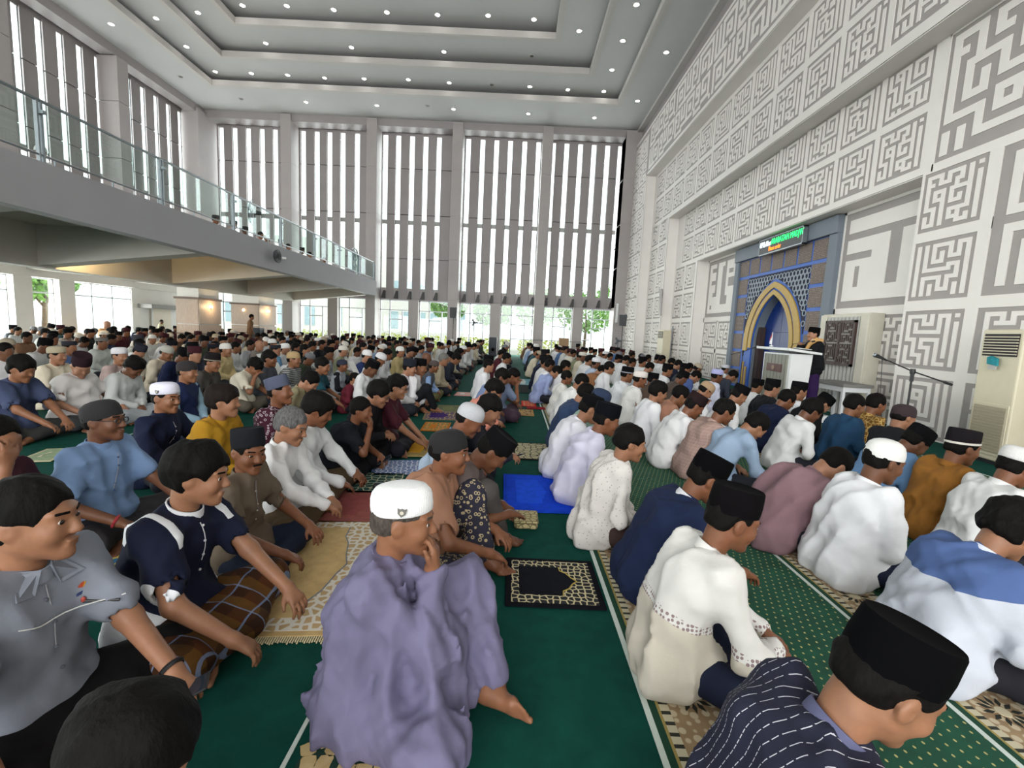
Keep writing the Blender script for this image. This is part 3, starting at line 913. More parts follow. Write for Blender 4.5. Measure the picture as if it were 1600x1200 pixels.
# ------------------------------------------------------------------ lectern, flag, cabinet, table, microphones, air conditioners
M_LECW = plain('white_laminate', '#d9dbdc', .35, .02)
M_LECG = mat_wood('grey_woodgrain_laminate', '#6f6f66', '#8b8b80', (6, 6, .4))
lc = empty('lectern', (5.68, 9.36, 0)); tag(lc, 'white lectern with a grey wood-grain front facing the rows', 'lectern')
MB().box(-.5, .5, -.62, .62, 0, .14).build('platform', M_LECW, lc)
b = MB(); b.prism([(-.30, .14), (.06, .14), (.12, 1.30), (-.30, 1.30)], 'y', -.48, .48); b.build('body', M_LECW, lc)
MB().box(-.33, -.30, -.40, .40, .16, 1.27).build('front_panel', M_LECG, lc)
for k in range(-3, 4): MB().box(-.333, -.329, k*.12-.003, k*.12+.003, .16, 1.27).build('groove_shade', plain('groove_shadow_line', '#55564f', .7), lc)  # thin dark strips paint the shade of grooves onto the flat front
MB().prism([(-.42, 1.36), (.22, 1.30), (.22, 1.345), (-.42, 1.41)], 'y', -.60, .60).build('top', M_LECW, lc, bevel=.008)
pl = MB().box(-.345, -.33, -.26, .26, .92, 1.08).build('name_plate', plain('dark_red_brown_plate', '#4a2420', .35, .2, 14), lc)
MB().lathe([(.05, 0), (.05, .006)], 14, (0, 0, 0)).build('plate_emblem', plain('bronze_emblem', '#7d6253', .4), pl).matrix_basis = Matrix.Translation((-.345, .02, 1.0)) @ Matrix.Rotation(-PI/2, 4, 'Y')
pp = empty('script_papers', (5.72, 9.12, 1.40)); tag(pp, 'white sermon papers lying on the lectern top', 'papers')
MB().box(-.12, .12, -.10, .10, 0, .006).build('sheet', plain('paper_white', '#e6e6e3', .7, .02), pp).rotation_euler = (0, .09, .1)
MB().box(-.11, .13, -.12, .08, .007, .012).build('sheet', plain('paper_white', '#e6e6e3', .7, .02), pp).rotation_euler = (0, .09, -.1)
fl = empty('desk_flag', (5.5, 9.82, 1.415)); tag(fl, 'small red and white desk flag standing on the lectern', 'flag')
MB().lathe([(.04, 0), (.035, .02), (.008, .025), (.006, .30), (.002, .31)], 10).build('pole', M_LECW, fl, smooth=True)
fw = MB()
for k in range(4):
    y0, y1 = .0+.02*k, .02+.02*k
    fw.cur = 0; fw.box(-.003, .003, y0, y1, .21-.03*k, .29-.035*k)
    fw.cur = 1; fw.box(-.003, .003, y0, y1, .05-.0*k, .21-.03*k)
fw.build('cloth', [plain('flag_red', '#b33a3a', .8), plain('flag_white', '#e2e4ea', .8)], fl)
def gooseneck(loc, rz):
    g = empty('gooseneck_microphone', loc, rz); tag(g, 'thin black gooseneck microphone on the lectern, pointing at the speaker', 'microphone')
    MB().tube([(0, 0, 0), (0, -.1, .12), (0, -.4, .16), (0, -.62, .185)], .006, 6).build('neck', M_BLACK, g, smooth=True)
    MB().tube([(0, -.62, .185), (0, -.68, .195)], .018, 8).build('capsule', M_BLACK, g, smooth=True)
gooseneck((5.85, 9.75, 1.37), .1)
# carved cabinet / minbar panel
M_CABW = plain('ivory_cabinet_paint', '#c8c3b4', .5, .04)
M_CABS = plain('silver_slat', '#a9a8a4', .4, .04)
M_CABB = plain('brown_carved_board', '#40302c', .5, .15, 20)
cb = empty('minbar_cabinet', (7.22, 10.12, 0)); tag(cb, 'tall ivory cabinet with ribbed silver front and brown carved panel, beside the mihrab', 'cabinet')
MB().box(0, .28, -.72, .74, 0, 2.2).build('case', M_CABW, cb, bevel=.01)
MB().box(-.05, .0, -.72, -.50, .02, 2.18).build('side_post', M_CABW, cb, bevel=.01); MB().box(-.05, .0, .55, .74, .02, 2.18).build('side_post', M_CABW, cb, bevel=.01)
for k in range(9): MB().lathe([(.04, 0), (.04, 2.1)], 8, (-.005, -.43+.115*k, .03)).build('rib', M_CABS, cb, smooth=True)
cv = MB().box(-.075, -.045, -.42, .46, 1.10, 2.02).build('carved_board', plain('dark_board_ground', '#8f8a84', .6), cb)
kb = MB()
for (iy, iz, bt) in ((0, 0, KUF[5]), (1, 0, KUF[2]), (0, 1, KUF[0]), (1, 1, KUF[6])):
    rc, W, H = rects_of(bt)
    for (c, r, w, h) in rc:
        u = .44/14; uz = .46/14; y1 = .46-.44*iy-(c+.5)*u; z1 = 2.02-.46*iz-(r+.5)*uz
        kb.box(-.095, -.072, y1-w*u, y1, z1-h*uz, z1)
o = kb.build('carved_relief', M_CABB, cv); o['kind'] = 'stuff'
for (y0, y1, z0, z1) in ((-.44, .48, 2.0, 2.05), (-.44, .48, 1.07, 1.12), (-.44, -.40, 1.07, 2.05), (.44, .48, 1.07, 2.05), (0, .04, 1.1, 2.02)):
    MB().box(-.10, -.045, y0, y1, z0, z1).build('board_frame', M_CABB, cv)
tb = empty('side_table', (6.78, 9.42, 0)); tag(tb, 'low grey side table standing behind the speaker', 'table')
MB().box(-.30, .30, -.52, .52, .70, .76).build('top', plain('grey_table_top', '#7d7a76', .5), tb, bevel=.008)
MB().box(-.27, .27, -.48, .48, .60, .70).build('apron', M_LECW, tb)
for sx in (-1, 1):
    for sy in (-1, 1): MB().box(sx*.25-.025, sx*.25+.025, sy*.46-.025, sy*.46+.025, 0, .60).build('leg', M_LECW, tb)
def mic_stand(loc, rz, label, hh=1.28, boom=1):
    t = empty('microphone_stand', loc, rz); tag(t, label, 'microphone stand')
    MB().tube([(0, 0, .12), (0, 0, hh)], .011, 8).build('pole', M_BLACK, t, smooth=True)
    MB().tube([(0, 0, hh-.12), (0, 0, hh-.02)], .02, 8).build('clutch', M_BLACK, t, smooth=True)
    bm = MB().tube([(0, -.42, hh-.10), (0, 0, hh), (0, .40, hh+.13)], .008, 8).build('boom', M_BLACK, t, smooth=True)
    MB().tube([(0, -.44, hh-.105), (0, -.36, hh-.085)], .014, 8).build('counterweight', M_BLACK, bm, smooth=True)
    MB().lathe([(.026, -.03), (.03, 0), (.026, .03)], 10, (0, 0, hh)).build('joint', M_BLACK, t, smooth=True)
    m = MB().tube([(0, .34, hh+.105), (0, .42, hh+.135), (0, .48, hh+.155)], [.012, .018, .024], 10).build('microphone', M_BLACK, t, smooth=True)
    MB().lathe([(.012, -.03), (.027, -.012), (.027, .012), (.012, .03)], 10, (0, .50, hh+.16)).build('grille', M_STEEL, m, smooth=True)
    for k in range(3):
        a = 2*PI*k/3+.4; MB().tube([(0, 0, .16), (.30*math.cos(a), .30*math.sin(a), .012)], .009, 6).build('leg', M_BLACK, t, smooth=True)
    MB().tube([(0, .40, hh+.12), (.02, .38, hh-.3), (.03, .30, .5), (.02, .1, .1)], .004, 6).build('cable', M_BLACK, t, smooth=True)
mic_stand((4.72, 5.40, 0), .15, 'black boom microphone stand in front of the large relief panels', 1.24)
mic_stand((6.3, 12.6, 0), PI+.25, 'black boom microphone stand beside the mihrab arch', 1.22)
M_ACB = plain('cream_air_conditioner_plastic', '#d0c7ae', .45, .03)
M_ACG = plain('beige_grille', '#a69d86', .5, .08, 60)
def floor_ac(loc, rz, label, cloth):
    a = empty('air_conditioner', loc, rz); tag(a, label, 'air conditioner')     # front faces local -x
    MB().box(0, .36, -.30, .30, .05, 1.82).build('body', M_ACB, a, bevel=.02); MB().box(.02, .34, -.28, .28, 0, .05).build('plinth', M_BLACK, a)
    MB().box(-.012, .01, -.25, .25, 1.46, 1.76).build('outlet', plain('dark_outlet', '#241c1c', .6), a)
    for k in range(7): MB().box(-.03, -.006, -.25, .25, 1.485+.038*k, 1.497+.038*k).build('louvre', M_ACB, a)
    MB().box(-.01, .01, -.27, .27, .12, .82).build('intake_frame', M_ACB, a, bevel=.006)
    MB().box(-.014, .0, -.24, .24, .16, .78).build('intake_grille', M_ACG, a)
    for k in range(15): MB().box(-.02, -.012, -.24, .24, .175+.04*k, .183+.04*k).build('grille_bar', M_ACG, a)
    MB().tube([(.38, -.25, 0), (.38, -.25, 1.2), (.42, -.25, 2.0)], .035, 8).build('pipe', plain('grey_pipe_wrap', '#9a9a9e', .6), a, smooth=True)
    if cloth:
        c = empty('remote_pouch', (loc[0]-.02, loc[1]+.02, 1.28)); tag(c, 'small teal cloth pouch hung under the louvres of the near air conditioner', 'pouch')
        MB().prism([(-.07, .05), (.06, .07), (.07, .16), (.02, .18), (-.06, .15)], 'x', -.05, -.02).build('cloth', plain('teal_cloth', '#1f7f8a', .8, .2, 30), c)
        MB().prism([(-.05, .0), (.05, .0), (.05, .06), (-.05, .06)], 'x', -.04, -.02).build('holder', M_CABS, c)
floor_ac((6.55, 6.20, 0), -.12, 'cream floor-standing air conditioner in front of the near relief panels', True)
floor_ac((6.55, 20.6, 0), .1, 'cream floor-standing air conditioner at the far end of the relief wall', False)
# loudspeakers on stands and fans
def loudspeaker(loc, rz, label, z=2.0, group=None):
    s = empty('loudspeaker', (loc[0], loc[1], 0), rz); tag(s, label, 'loudspeaker', group)
    MB().prism([(-.17, z), (.17, z), (.19, z+.56), (-.19, z+.56)], 'y', -.16, .16).build('cabinet', plain('blue_black_cabinet', '#1f2834', .5, .06), s, bevel=.015)
    MB().box(-.15, .15, -.175, -.16, z+.04, z+.52).build('grille', M_BLACK, s)
    MB().tube([(0, 0, .9), (0, 0, z)], .018, 8).build('pole', M_BLACK, s, smooth=True)
    MB().tube([(0, 0, .05), (0, 0, .95)], .024, 8).build('lower_tube', M_BLACK, s, smooth=True)
    for k in range(3):
        a = 2*PI*k/3+.5; MB().tube([(0, 0, .85), (.5*math.cos(a), .5*math.sin(a), .02)], .014, 6).build('leg', M_BLACK, s, smooth=True)
loudspeaker((-3.3, 24.9), 0, 'black loudspeaker on a tripod stand in front of the middle grey pillar')
loudspeaker((5.62, 24.0), -.3, 'black loudspeaker on a tripod stand in the far corner by the relief wall')
M_FANB = plain('dark_fan_plastic', '#2c3138', .4, .05); M_WIRE = plain('fan_wire', '#66707a', .4, .05, metal=.5)
def stand_fan(loc, rz, label, h=1.55, z0=0.0, R=.36):
    f = empty('stand_fan', (loc[0], loc[1], z0), rz); tag(f, label, 'fan')
    MB().lathe([(.25, 0), (.24, .03), (.04, .06), (.02, .08)], 18).build('base', M_FANB, f, smooth=True)
    MB().tube([(0, 0, .06), (0, 0, h)], .018, 8).build('pole', M_FANB, f, smooth=True)
    MB().tube([(0, .18, h+.06), (0, -.02, h+.06)], [.06, .08], 12).build('motor', M_FANB, f, smooth=True)
    hb = MB().tube([(0, -.02, h+.06), (0, -.10, h+.06)], [.05, .03], 12).build('hub', M_FANB, f, smooth=True)
    for k in range(3):
        a = 2*PI*k/3; ca, sa = math.cos(a), math.sin(a); q = []
        for (r, t) in ((.03, -.01), (.18, -.06), (.20, .01), (.17, .06), (.03, .02)): q.append((r*ca-t*sa, r*sa+t*ca))
        MB().prism([(p[0], h+.06+p[1]) for p in q], 'y', -.075, -.065).build('blade', M_FANB, f)
    for (rr, yy) in ((R, -.06), (R*.8, -.13), (R*.55, -.15), (R*.25, -.16)):
        MB().tube([(rr*math.cos(t), yy, h+.06+rr*math.sin(t)) for t in np.linspace(0, 2*PI, 25)], .005, 5, False).build('guard_ring', M_WIRE, f)
    g = MB()
    for k in range(20):
        a = 2*PI*k/20; g.tube([(.05*math.cos(a), -.16, h+.06+.05*math.sin(a)), (R*.7*math.cos(a), -.14, h+.06+R*.7*math.sin(a)), (R*math.cos(a), -.05, h+.06+R*math.sin(a))], .003, 4)
    g.build('guard_wires', M_WIRE, f)['kind'] = 'stuff'
stand_fan((-2.2, 25.2), .15, 'large black stand fan before the glass doors, left of centre', 1.75, 0, .5)
stand_fan((5.25, 23.2), -.3, 'black stand fan beside the far corner loudspeaker', 1.15, 0, .5)
stand_fan((-8.5, 15.2), -.9, 'black stand fan on the upper gallery behind the railing', 1.0, 3.8, .42)
# fixtures on the gallery front
wf_ = empty('wall_fan', (XB+.06, 14.9, 3.48)); tag(wf_, 'round black wall fan fixed to the gallery front', 'fan')
MB().tube([(0, 0, 0), (.10, 0, 0)], .05, 10).build('motor', M_BLACK, wf_, smooth=True)
for rr in (.20, .14, .08): MB().tube([(.12, rr*math.cos(t), rr*math.sin(t)) for t in np.linspace(0, 2*PI, 21)], .012, 6, False).build('guard_ring', M_BLACK, wf_)
MB().lathe([(.19, 0), (.19, .02)], 20).build('disc', M_FANB, wf_).matrix_basis = Matrix.Translation((.07, 0, 0)) @ Matrix.Rotation(PI/2, 4, 'Y')
cc = empty('security_camera', (XB+.04, 15.45, 3.5)); tag(cc, 'white bullet security camera on the gallery front', 'camera')
MB().tube([(.10, .0, 0), (.10, -.25, -.03)], .04, 10).build('housing', M_LECW, cc, smooth=True); MB().box(-.04, .10, -.02, .02, -.02, .02).build('mount', M_LECW, cc)
# curled metal stand at the end of the gallery
ms = empty('folding_cot', (XB-.35, 23.2, 3.8)); tag(ms, 'grey folded tubular metal frame leaning at the far end of the gallery', 'metal frame')
for dx in (0, .12):
    pts = [(dx, -.38, 0), (dx, -.38, .95)] + [(dx, -.38*math.cos(t), .95+.38*math.sin(t)) for t in np.linspace(0, PI, 12)] + [(dx, .38, .0)]
    MB().tube(pts, .03, 8).build('tube_frame', M_STEEL, ms, smooth=True)
    for zc, r in ((.95, .24), (.35, .26)): MB().tube([(dx, r*math.cos(t), zc+r*math.sin(t)) for t in np.linspace(0, 2*PI, 21)], .02, 6, False).build('inner_ring', M_STEEL, ms)
# things at the far end
def speaker_box(loc, label):
    s = empty('floor_speaker', loc); tag(s, label, 'loudspeaker'); MB().box(-.22, .22, -.2, .2, 0, 1.05).build('cabinet', plain('blue_black_cabinet', '#1f2834', .5, .06), s, bevel=.02)
    MB().lathe([(.15, 0), (.12, .01), (.03, -.01)], 16).build('cone', M_BLACK, s).matrix_basis = Matrix.Translation((0, -.2, .35)) @ Matrix.Rotation(PI/2, 4, 'X')
speaker_box((-1.15, 25.9, 0), 'tall dark floor loudspeaker in front of the glass doors at the aisle end')
speaker_box((-12.05, 21.6, .0), 'black floor loudspeaker between the two wood-panelled piers')
cbx = empty('cardboard_boxes', (2.75, 25.3, 0)); 
MB().box(-.28, .28, -.2, .2, .0, .62).build('box', mat_wood('brown_card', '#8a6b49', '#9c7c58', (1, 1, 1)), cbx)
MB().box(-.27, .27, -.2, .2, .63, 1.2).build('box', mat_wood('brown_card2', '#8a6b49', '#9c7c58', (1, 1, 1)), cbx); tag(cbx, 'brown wooden rack of two boxes before the glass doors', 'box')
lec2 = empty('music_stand', (3.9, 25.2, 0)); tag(lec2, 'thin dark reading stand by the far glass doors', 'stand')
MB().tube([(0, 0, 0), (0, 0, 1.1)], .02, 6).build('pole', M_BLACK, lec2); MB().prism([(-.2, 1.08), (.2, 1.16), (.2, 1.19), (-.2, 1.11)], 'y', -.35, .35).build('desk', M_BLACK, lec2)
br = empty('barrier_rail', (1.2, 25.6, 0)); tag(br, 'thin steel barrier rail before the far glass doors', 'barrier')
MB().tube([(-1.4, 0, 1.02), (2.6, 0, 1.02)], .018, 6).build('rail', M_STEEL, br); 
for x in (-1.4, -.3, 1.1, 2.6): MB().tube([(x, 0, 0), (x, 0, 1.02)], .018, 6).build('post', M_STEEL, br)
for (x, y, z, lab) in ((5.4, 26.02, 6.2, 'small black camera on the far corner pier'),):
    s = empty('small_camera', (x, y, z)); tag(s, lab, 'camera'); MB().tube([(0, 0, 0), (-.08, -.2, -.05)], .05, 8).build('housing', M_BLACK, s, smooth=True)
wt = empty('wall_tube_light', (5.7, 25.95, 2.2)); tag(wt, 'slim white wall strip on the far corner pier', 'light fitting')
MB().box(-.06, .06, -.06, .0, 0, 1.05).build('housing', M_LECW, wt, bevel=.01)
sg = empty('wall_screen', (X1-.06, 21.2, 2.45)); tag(sg, 'thin grey panel hung aslant on the far relief squares', 'panel')
MB().prism([(-.55, 0), (-.35, 1.2), (.0, 1.25), (-.42, 0)], 'x', -.04, .0).build('sheet', M_PILLAR, sg)

# ------------------------------------------------------------------ outdoors
M_GRND = plain('pale_paving', '#c9c6bb', .8, .05, 1)
og = MB().box(-60, 40, 28.0, 80, -.3, -.1).box(-60, -19.5, -20, 28, -.3, -.1).build('ground_outside', M_GRND); tag(og, kind='structure')
def mat_leaf(name, c1, c2):
    m, nt, bs = new_mat(name); n = noise(nt, coords(nt), 3.0, 2)
    nt.links.new(ramp(nt, n, [(.3, hexc(c1)), (.7, hexc(c2))]), bs.inputs['Base Color']); bs.inputs['Roughness'].default_value = .6; return m
M_LEAF = mat_leaf('green_leaves', '#5d8f3e', '#8fbf5a'); M_HEDGE = mat_leaf('yellow_green_hedge_leaves', '#9cae2e', '#d0d552'); M_BARK = plain('tree_bark', '#6d5a48', .9, .15)
def leaf_cloud(n, fn, size, seed):
    r = np.random.RandomState(seed); b = MB()
    for _ in range(n):
        p = np.array(fn(r)); a = r.normal(size=3); a /= np.linalg.norm(a); c = np.cross(a, r.normal(size=3)); c /= np.linalg.norm(c); s = size*r.uniform(.6, 1.3)
        b.quad(tuple(p-a*s), tuple(p+c*s*.5), tuple(p+a*s), tuple(p-c*s*.5))
    return b
hl = [(-16.5, 30.2, 4.0), (-11.8, 30.2, 4.2), (-7.0, 30.2, 4.2), (-2.4, 30.2, 4.2), (2.4, 30.4, 4.2)]
for i, (x, y, L) in enumerate(hl):
    h = empty('hedge', (x, y, -.1)); tag(h, 'low yellow-green clipped hedge outside the far glass doors, %s from left' % ORD[i], 'hedge', 'hedges outside the glass doors')
    leaf_cloud(900, lambda r: (r.uniform(-L/2, L/2), r.uniform(-.4, .4), r.uniform(0, 1.0)), .09, 10+i).build('foliage', M_HEDGE, h)['kind'] = 'stuff'
def tree(x, y, h, R, lab, seed):
    t = empty('tree', (x, y, -.1)); tag(t, lab, 'tree', 'trees outside the far glass doors')
    MB().tube([(0, 0, 0), (.1, .05, h*.5), (0, .1, h*.75)], [.12, .09, .04], 8).build('trunk', M_BARK, t, smooth=True)
    for k in range(3): MB().tube([(.08, .04, h*.4), (math.cos(k*2.1)*R*.6, math.sin(k*2.1)*R*.6, h*.75)], [.05, .02], 6).build('branch', M_BARK, t)
    def fn(r):
        v = r.normal(size=3); v /= np.linalg.norm(v); q = R*r.uniform(.35, 1)**.5
        return (v[0]*q, v[1]*q, h*.72+v[2]*q*.75)
    leaf_cloud(1300, fn, .16, seed).build('crown', M_LEAF, t)['kind'] = 'stuff'
for i, (x, y, h, R) in enumerate(((5.2, 34, 4.4, 2.1), (1.8, 36, 4.8, 2.0), (-1.6, 33.5, 4.0, 1.5), (-5.0, 35, 4.6, 1.5), (8.6, 38, 5.5, 2.6), (-21.5, 21, 4, 1.3))):
    tree(x, y, h, R, ('light green leafy tree beyond the far doors, '+('right of the corner pier', 'before the fourth door bay', 'left of the aisle end', 'left of centre', 'farthest right')[i]) if i < 5 else 'light green leafy tree outside the left windows', 40+i)
M_BLD = plain('pale_building_render', '#e8e6e0', .8, .03); M_BWIN = plain('blue_grey_far_window', '#a9c3cc', .3, .1)
for i, (x0, x1, y, h) in enumerate(((-30, -14.5, 42, 9), (-13.5, -5, 46, 10))):
    bd = empty('building', ((x0+x1)/2, y, -.1)); tag(bd, 'pale building outside beyond the '+('left' if i == 0 else 'centre')+' glass doors', 'building'); W = (x1-x0)/2
    MB().box(-W, W, 0, 6, 0, h).build('walls', M_BLD, bd)
    for k in range(6):
        for j in range(2): MB().box(-W+1+k*W*.32, -W+1.9+k*W*.32, -.06, 0, 1.2+3*j, 2.9+3*j).build('window', M_BWIN, bd)

# ------------------------------------------------------------------ people: implicit bodies meshed by surface nets
F32 = np.float32
def nrm(v):
    v = np.asarray(v, float); n = np.linalg.norm(v); return v/n if n > 1e-9 else v
class Imp:
    """list of primitives joined by smooth union ('u') or cut away ('s')"""
    def __init__(s): s.p = []
    def cone(s, a, b, r1, r2, k=.02, op='u'):
        s.p.append(('c', np.array(a, F32), np.array(b, F32), float(r1), float(r2), k, op)); return s
    def cap(s, a, b, r, k=.02, op='u'): return s.cone(a, b, r, r, k, op)
    def ball(s, a, r, k=.02, op='u'): return s.cone(a, np.asarray(a)+np.array([0, 0, 1e-4]), r, r, k, op)
    def ell(s, c, rad, R=None, k=.02, op='u'):
        s.p.append(('e', np.array(c, F32), np.array(rad, F32), (np.eye(3) if R is None else np.asarray(R)).astype(F32), 0, k, op)); return s
    def plane(s, c, n, k=.01, op='s'):
        s.p.append(('p', np.array(c, F32), np.array(nrm(n), F32), 0, 0, k, op)); return s
    @staticmethod
    def d(pr, P):
        t = pr[0]
        if t == 'c':
            a, b, r1, r2 = pr[1:5]; ba = b-a; pa = P-a
            h = np.clip((pa@ba)/max(float(ba@ba), 1e-9), 0, 1)
            q = pa-h[..., None]*ba
            return np.sqrt((q*q).sum(-1))-(r1+(r2-r1)*h)
        if t == 'e':
            q = ((P-pr[1])@pr[3])/pr[2]; k0 = np.sqrt((q*q).sum(-1))+1e-6; q = q/pr[2]; k1 = np.sqrt((q*q).sum(-1))+1e-6
            return k0*(k0-1)/k1
        return (P-pr[1])@pr[2]
    def bounds(s):
        lo, hi = [], []
        for pr in s.p:
            if pr[-1] != 'u': continue
            if pr[0] == 'c':
                r = max(pr[3], pr[4]); lo += [pr[1]-r, pr[2]-r]; hi += [pr[1]+r, pr[2]+r]
            else:
                r = float(pr[2].max()); lo.append(pr[1]-r); hi.append(pr[1]+r)
        return np.min(lo, 0), np.max(hi, 0)
def comb(cur, d, k, op):
    if op == 'u':
        h = np.maximum(k-np.abs(cur-d), 0)/k; return np.minimum(cur, d)-h*h*k*.25
    d = -d; h = np.maximum(k-np.abs(cur-d), 0)/k; return np.maximum(cur, d)+h*h*k*.25
def mesh_imp(im, h, disp=None, zmin=None):
    B = 6; pad = 2.5*h+(.02 if disp else .004)
    lo, hi = im.bounds(); lo = lo-pad; hi = hi+pad
    if zmin is not None: lo[2] = max(lo[2], zmin-2*h)
    nb = np.maximum(1, np.ceil((hi-lo)/(B*h)).astype(int))
    cen = np.stack(np.meshgrid(*[lo[i]+(np.arange(nb[i])+.5)*B*h for i in range(3)], indexing='ij'), -1).astype(F32)
    flat = cen.reshape(-1, 3); rad = B*h*.87
    dc = np.full(len(flat), 9.0, F32); dps = []
    for pr in im.p:
        d = Imp.d(pr, flat); dps.append(d); dc = comb(dc, d, pr[5], pr[6])
    if zmin is not None: dc = np.maximum(dc, zmin-flat[:, 2])
    keep = np.where(np.abs(dc) < rad*1.25+.03)[0]
    n = B+1
    off = np.stack(np.meshgrid(*[np.arange(n)]*3, indexing='ij'), -1).reshape(-1, 3)
    offp = ((off-B/2)*h).astype(F32)
    val = np.full((len(keep), n**3), 9.0, F32); P = flat[keep][:, None, :]+offp[None]
    for pr, d in zip(im.p, dps):
        dk = d[keep]
        m = np.where(dk < np.abs(dc[keep])+2.2*rad+pr[5])[0] if pr[6] == 'u' else np.where(dk < rad+pr[5]+.03)[0]
        if len(m) == 0: continue
        val[m] = comb(val[m], Imp.d(pr, P[m]), pr[5], pr[6])
    if disp is not None: val = val+disp(P).astype(F32)
    if zmin is not None: val = np.maximum(val, zmin-P[..., 2])
    N = nb*B+1
    Fd = np.repeat(np.repeat(np.repeat(np.where(dc < 0, -1., 1.).astype(F32).reshape(nb), B, 0), B, 1), B, 2)
    Fd = np.pad(Fd, ((0, 1),)*3, mode='edge')
    bi = np.stack(np.unravel_index(keep, nb), -1)*B
    idx = bi[:, None, :]+off[None]
    Fd[idx[..., 0], idx[..., 1], idx[..., 2]] = val
    s = Fd < 0
    sm = np.zeros(tuple(N-1), np.int8)
    for dx in (0, 1):
        for dy in (0, 1):
            for dz in (0, 1): sm += s[dx:N[0]-1+dx, dy:N[1]-1+dy, dz:N[2]-1+dz]
    act = (sm > 0) & (sm < 8)
    cells = np.argwhere(act)
    if len(cells) == 0: return np.zeros((0, 3)), np.zeros((0, 4), int)
    vid = np.full(act.shape, -1, np.int32); vid[tuple(cells.T)] = np.arange(len(cells))
    cv = np.array([(a, b, c) for a in (0, 1) for b in (0, 1) for c in (0, 1)])
    fv = np.stack([Fd[cells[:, 0]+c[0], cells[:, 1]+c[1], cells[:, 2]+c[2]] for c in cv], 1)
    acc = np.zeros((len(cells), 3)); cnt = np.zeros(len(cells))
    for i in range(8):
        for j in range(i+1, 8):
            if np.abs(cv[i]-cv[j]).sum() != 1: continue
            a, b = fv[:, i], fv[:, j]; m = (a < 0) != (b < 0)
            t = np.where(m, a/np.where(m, a-b, 1), 0)
            acc += np.where(m[:, None], cv[i]+t[:, None]*(cv[j]-cv[i]), 0); cnt += m
    V = lo+(cells+acc/cnt[:, None])*h
    Q = []
    for ax in range(3):
        o = [0, 0, 0]; o[ax] = 1
        A = s[:N[0]-o[0], :N[1]-o[1], :N[2]-o[2]]; Bn = s[o[0]:, o[1]:, o[2]:]
        e = np.argwhere(A != Bn); u, w = [(1, 2), (2, 0), (0, 1)][ax]
        ok = (e[:, u] > 0) & (e[:, w] > 0) & (e[:, u] < N[u]-1) & (e[:, w] < N[w]-1); e = e[ok]
        ins = s[tuple(e.T)]
        du = np.zeros(3, int); du[u] = 1; dw = np.zeros(3, int); dw[w] = 1
        c = [e-du-dw, e-dw, e, e-du]
        q = np.stack([vid[tuple(x.T)] for x in c], 1)
        q = np.where(ins[:, None], q, q[:, ::-1]); Q.append(q[(q >= 0).all(1)])
    return V, np.concatenate(Q)
def folds2(seed, amp):
    a, b = folds(seed, amp, 25.0), folds(seed+50, amp*.35, 44.0)
    return lambda P: a(P)+b(P)
def folds(seed, amp, f0=14.0):
    r = np.random.RandomState(seed); W = []
    for i in range(5):
        d = r.normal(size=3); d[2] *= .55; d = d/np.linalg.norm(d); g = r.normal(size=3); g /= np.linalg.norm(g)
        W.append((d*f0*r.uniform(.7, 1.9), g*f0*r.uniform(.3, .6), r.uniform(0, 6), amp*r.uniform(.5, 1)*(.8**i)))
    def fn(P):
        out = 0
        for d, g, p, a in W: out = out+a*(np.abs(np.sin(.5*(P@d.astype(F32)+p)+1.3*np.sin(P@g.astype(F32))))-.62)*1.5
        return out
    return fn
def to_obj(name, V, Q, mat, parent, tris=None):
    me = bpy.data.meshes.new(name)
    me.vertices.add(len(V)); me.vertices.foreach_set('co', np.asarray(V, F32).ravel())
    n = len(Q); t = 0 if tris is None else len(tris)
    me.loops.add(n*4+t*3); me.polygons.add(n+t)
    li = np.asarray(Q, np.int32).ravel(); st = np.arange(n, dtype=np.int32)*4
    if t: li = np.concatenate([li, np.asarray(tris, np.int32).ravel()]); st = np.concatenate([st, n*4+np.arange(t, dtype=np.int32)*3])
    me.loops.foreach_set('vertex_index', li); me.polygons.foreach_set('loop_start', st)
    me.polygons.foreach_set('use_smooth', np.ones(n+t, bool))
    me.update(); me.validate()
    if mat is not None: me.materials.append(mat)
    return link(bpy.data.objects.new(name, me), parent)
def sdf_at(im, P):
    d = np.full(len(P), 9.0, F32)
    for pr in im.p: d = comb(d, Imp.d(pr, P), pr[5], pr[6])
    return d
def coarsen(V, Q, hidden, cell):
    """merge the vertices flagged hidden into coarse cells; the surface stays connected"""
    key = np.floor(V/cell).astype(np.int64); code = (key[:, 0]+500)*1000003+(key[:, 1]+500)*1009+(key[:, 2]+500)
    code = np.where(hidden, code, -1-np.arange(len(V)))
    u, inv = np.unique(code, return_inverse=True)
    cnt = np.bincount(inv).astype(float); W = np.stack([np.bincount(inv, V[:, i])/cnt for i in range(3)], 1)
    q = inv[Q]; s = np.sort(q, 1); nu = 1+(np.diff(s, axis=1) != 0).sum(1)
    quads = q[nu == 4]; t3 = q[nu == 3]; tr = np.zeros((0, 3), int)
    if len(t3):
        out = []
        for i in range(4):
            m = t3[:, i] == t3[:, (i+1) % 4]; out.append(np.delete(t3[m], i, 1))
        tr = np.concatenate(out) if out else tr
        tr = tr[(tr[:, 0] != tr[:, 1]) & (tr[:, 1] != tr[:, 2]) & (tr[:, 0] != tr[:, 2])]
    return W, quads, tr

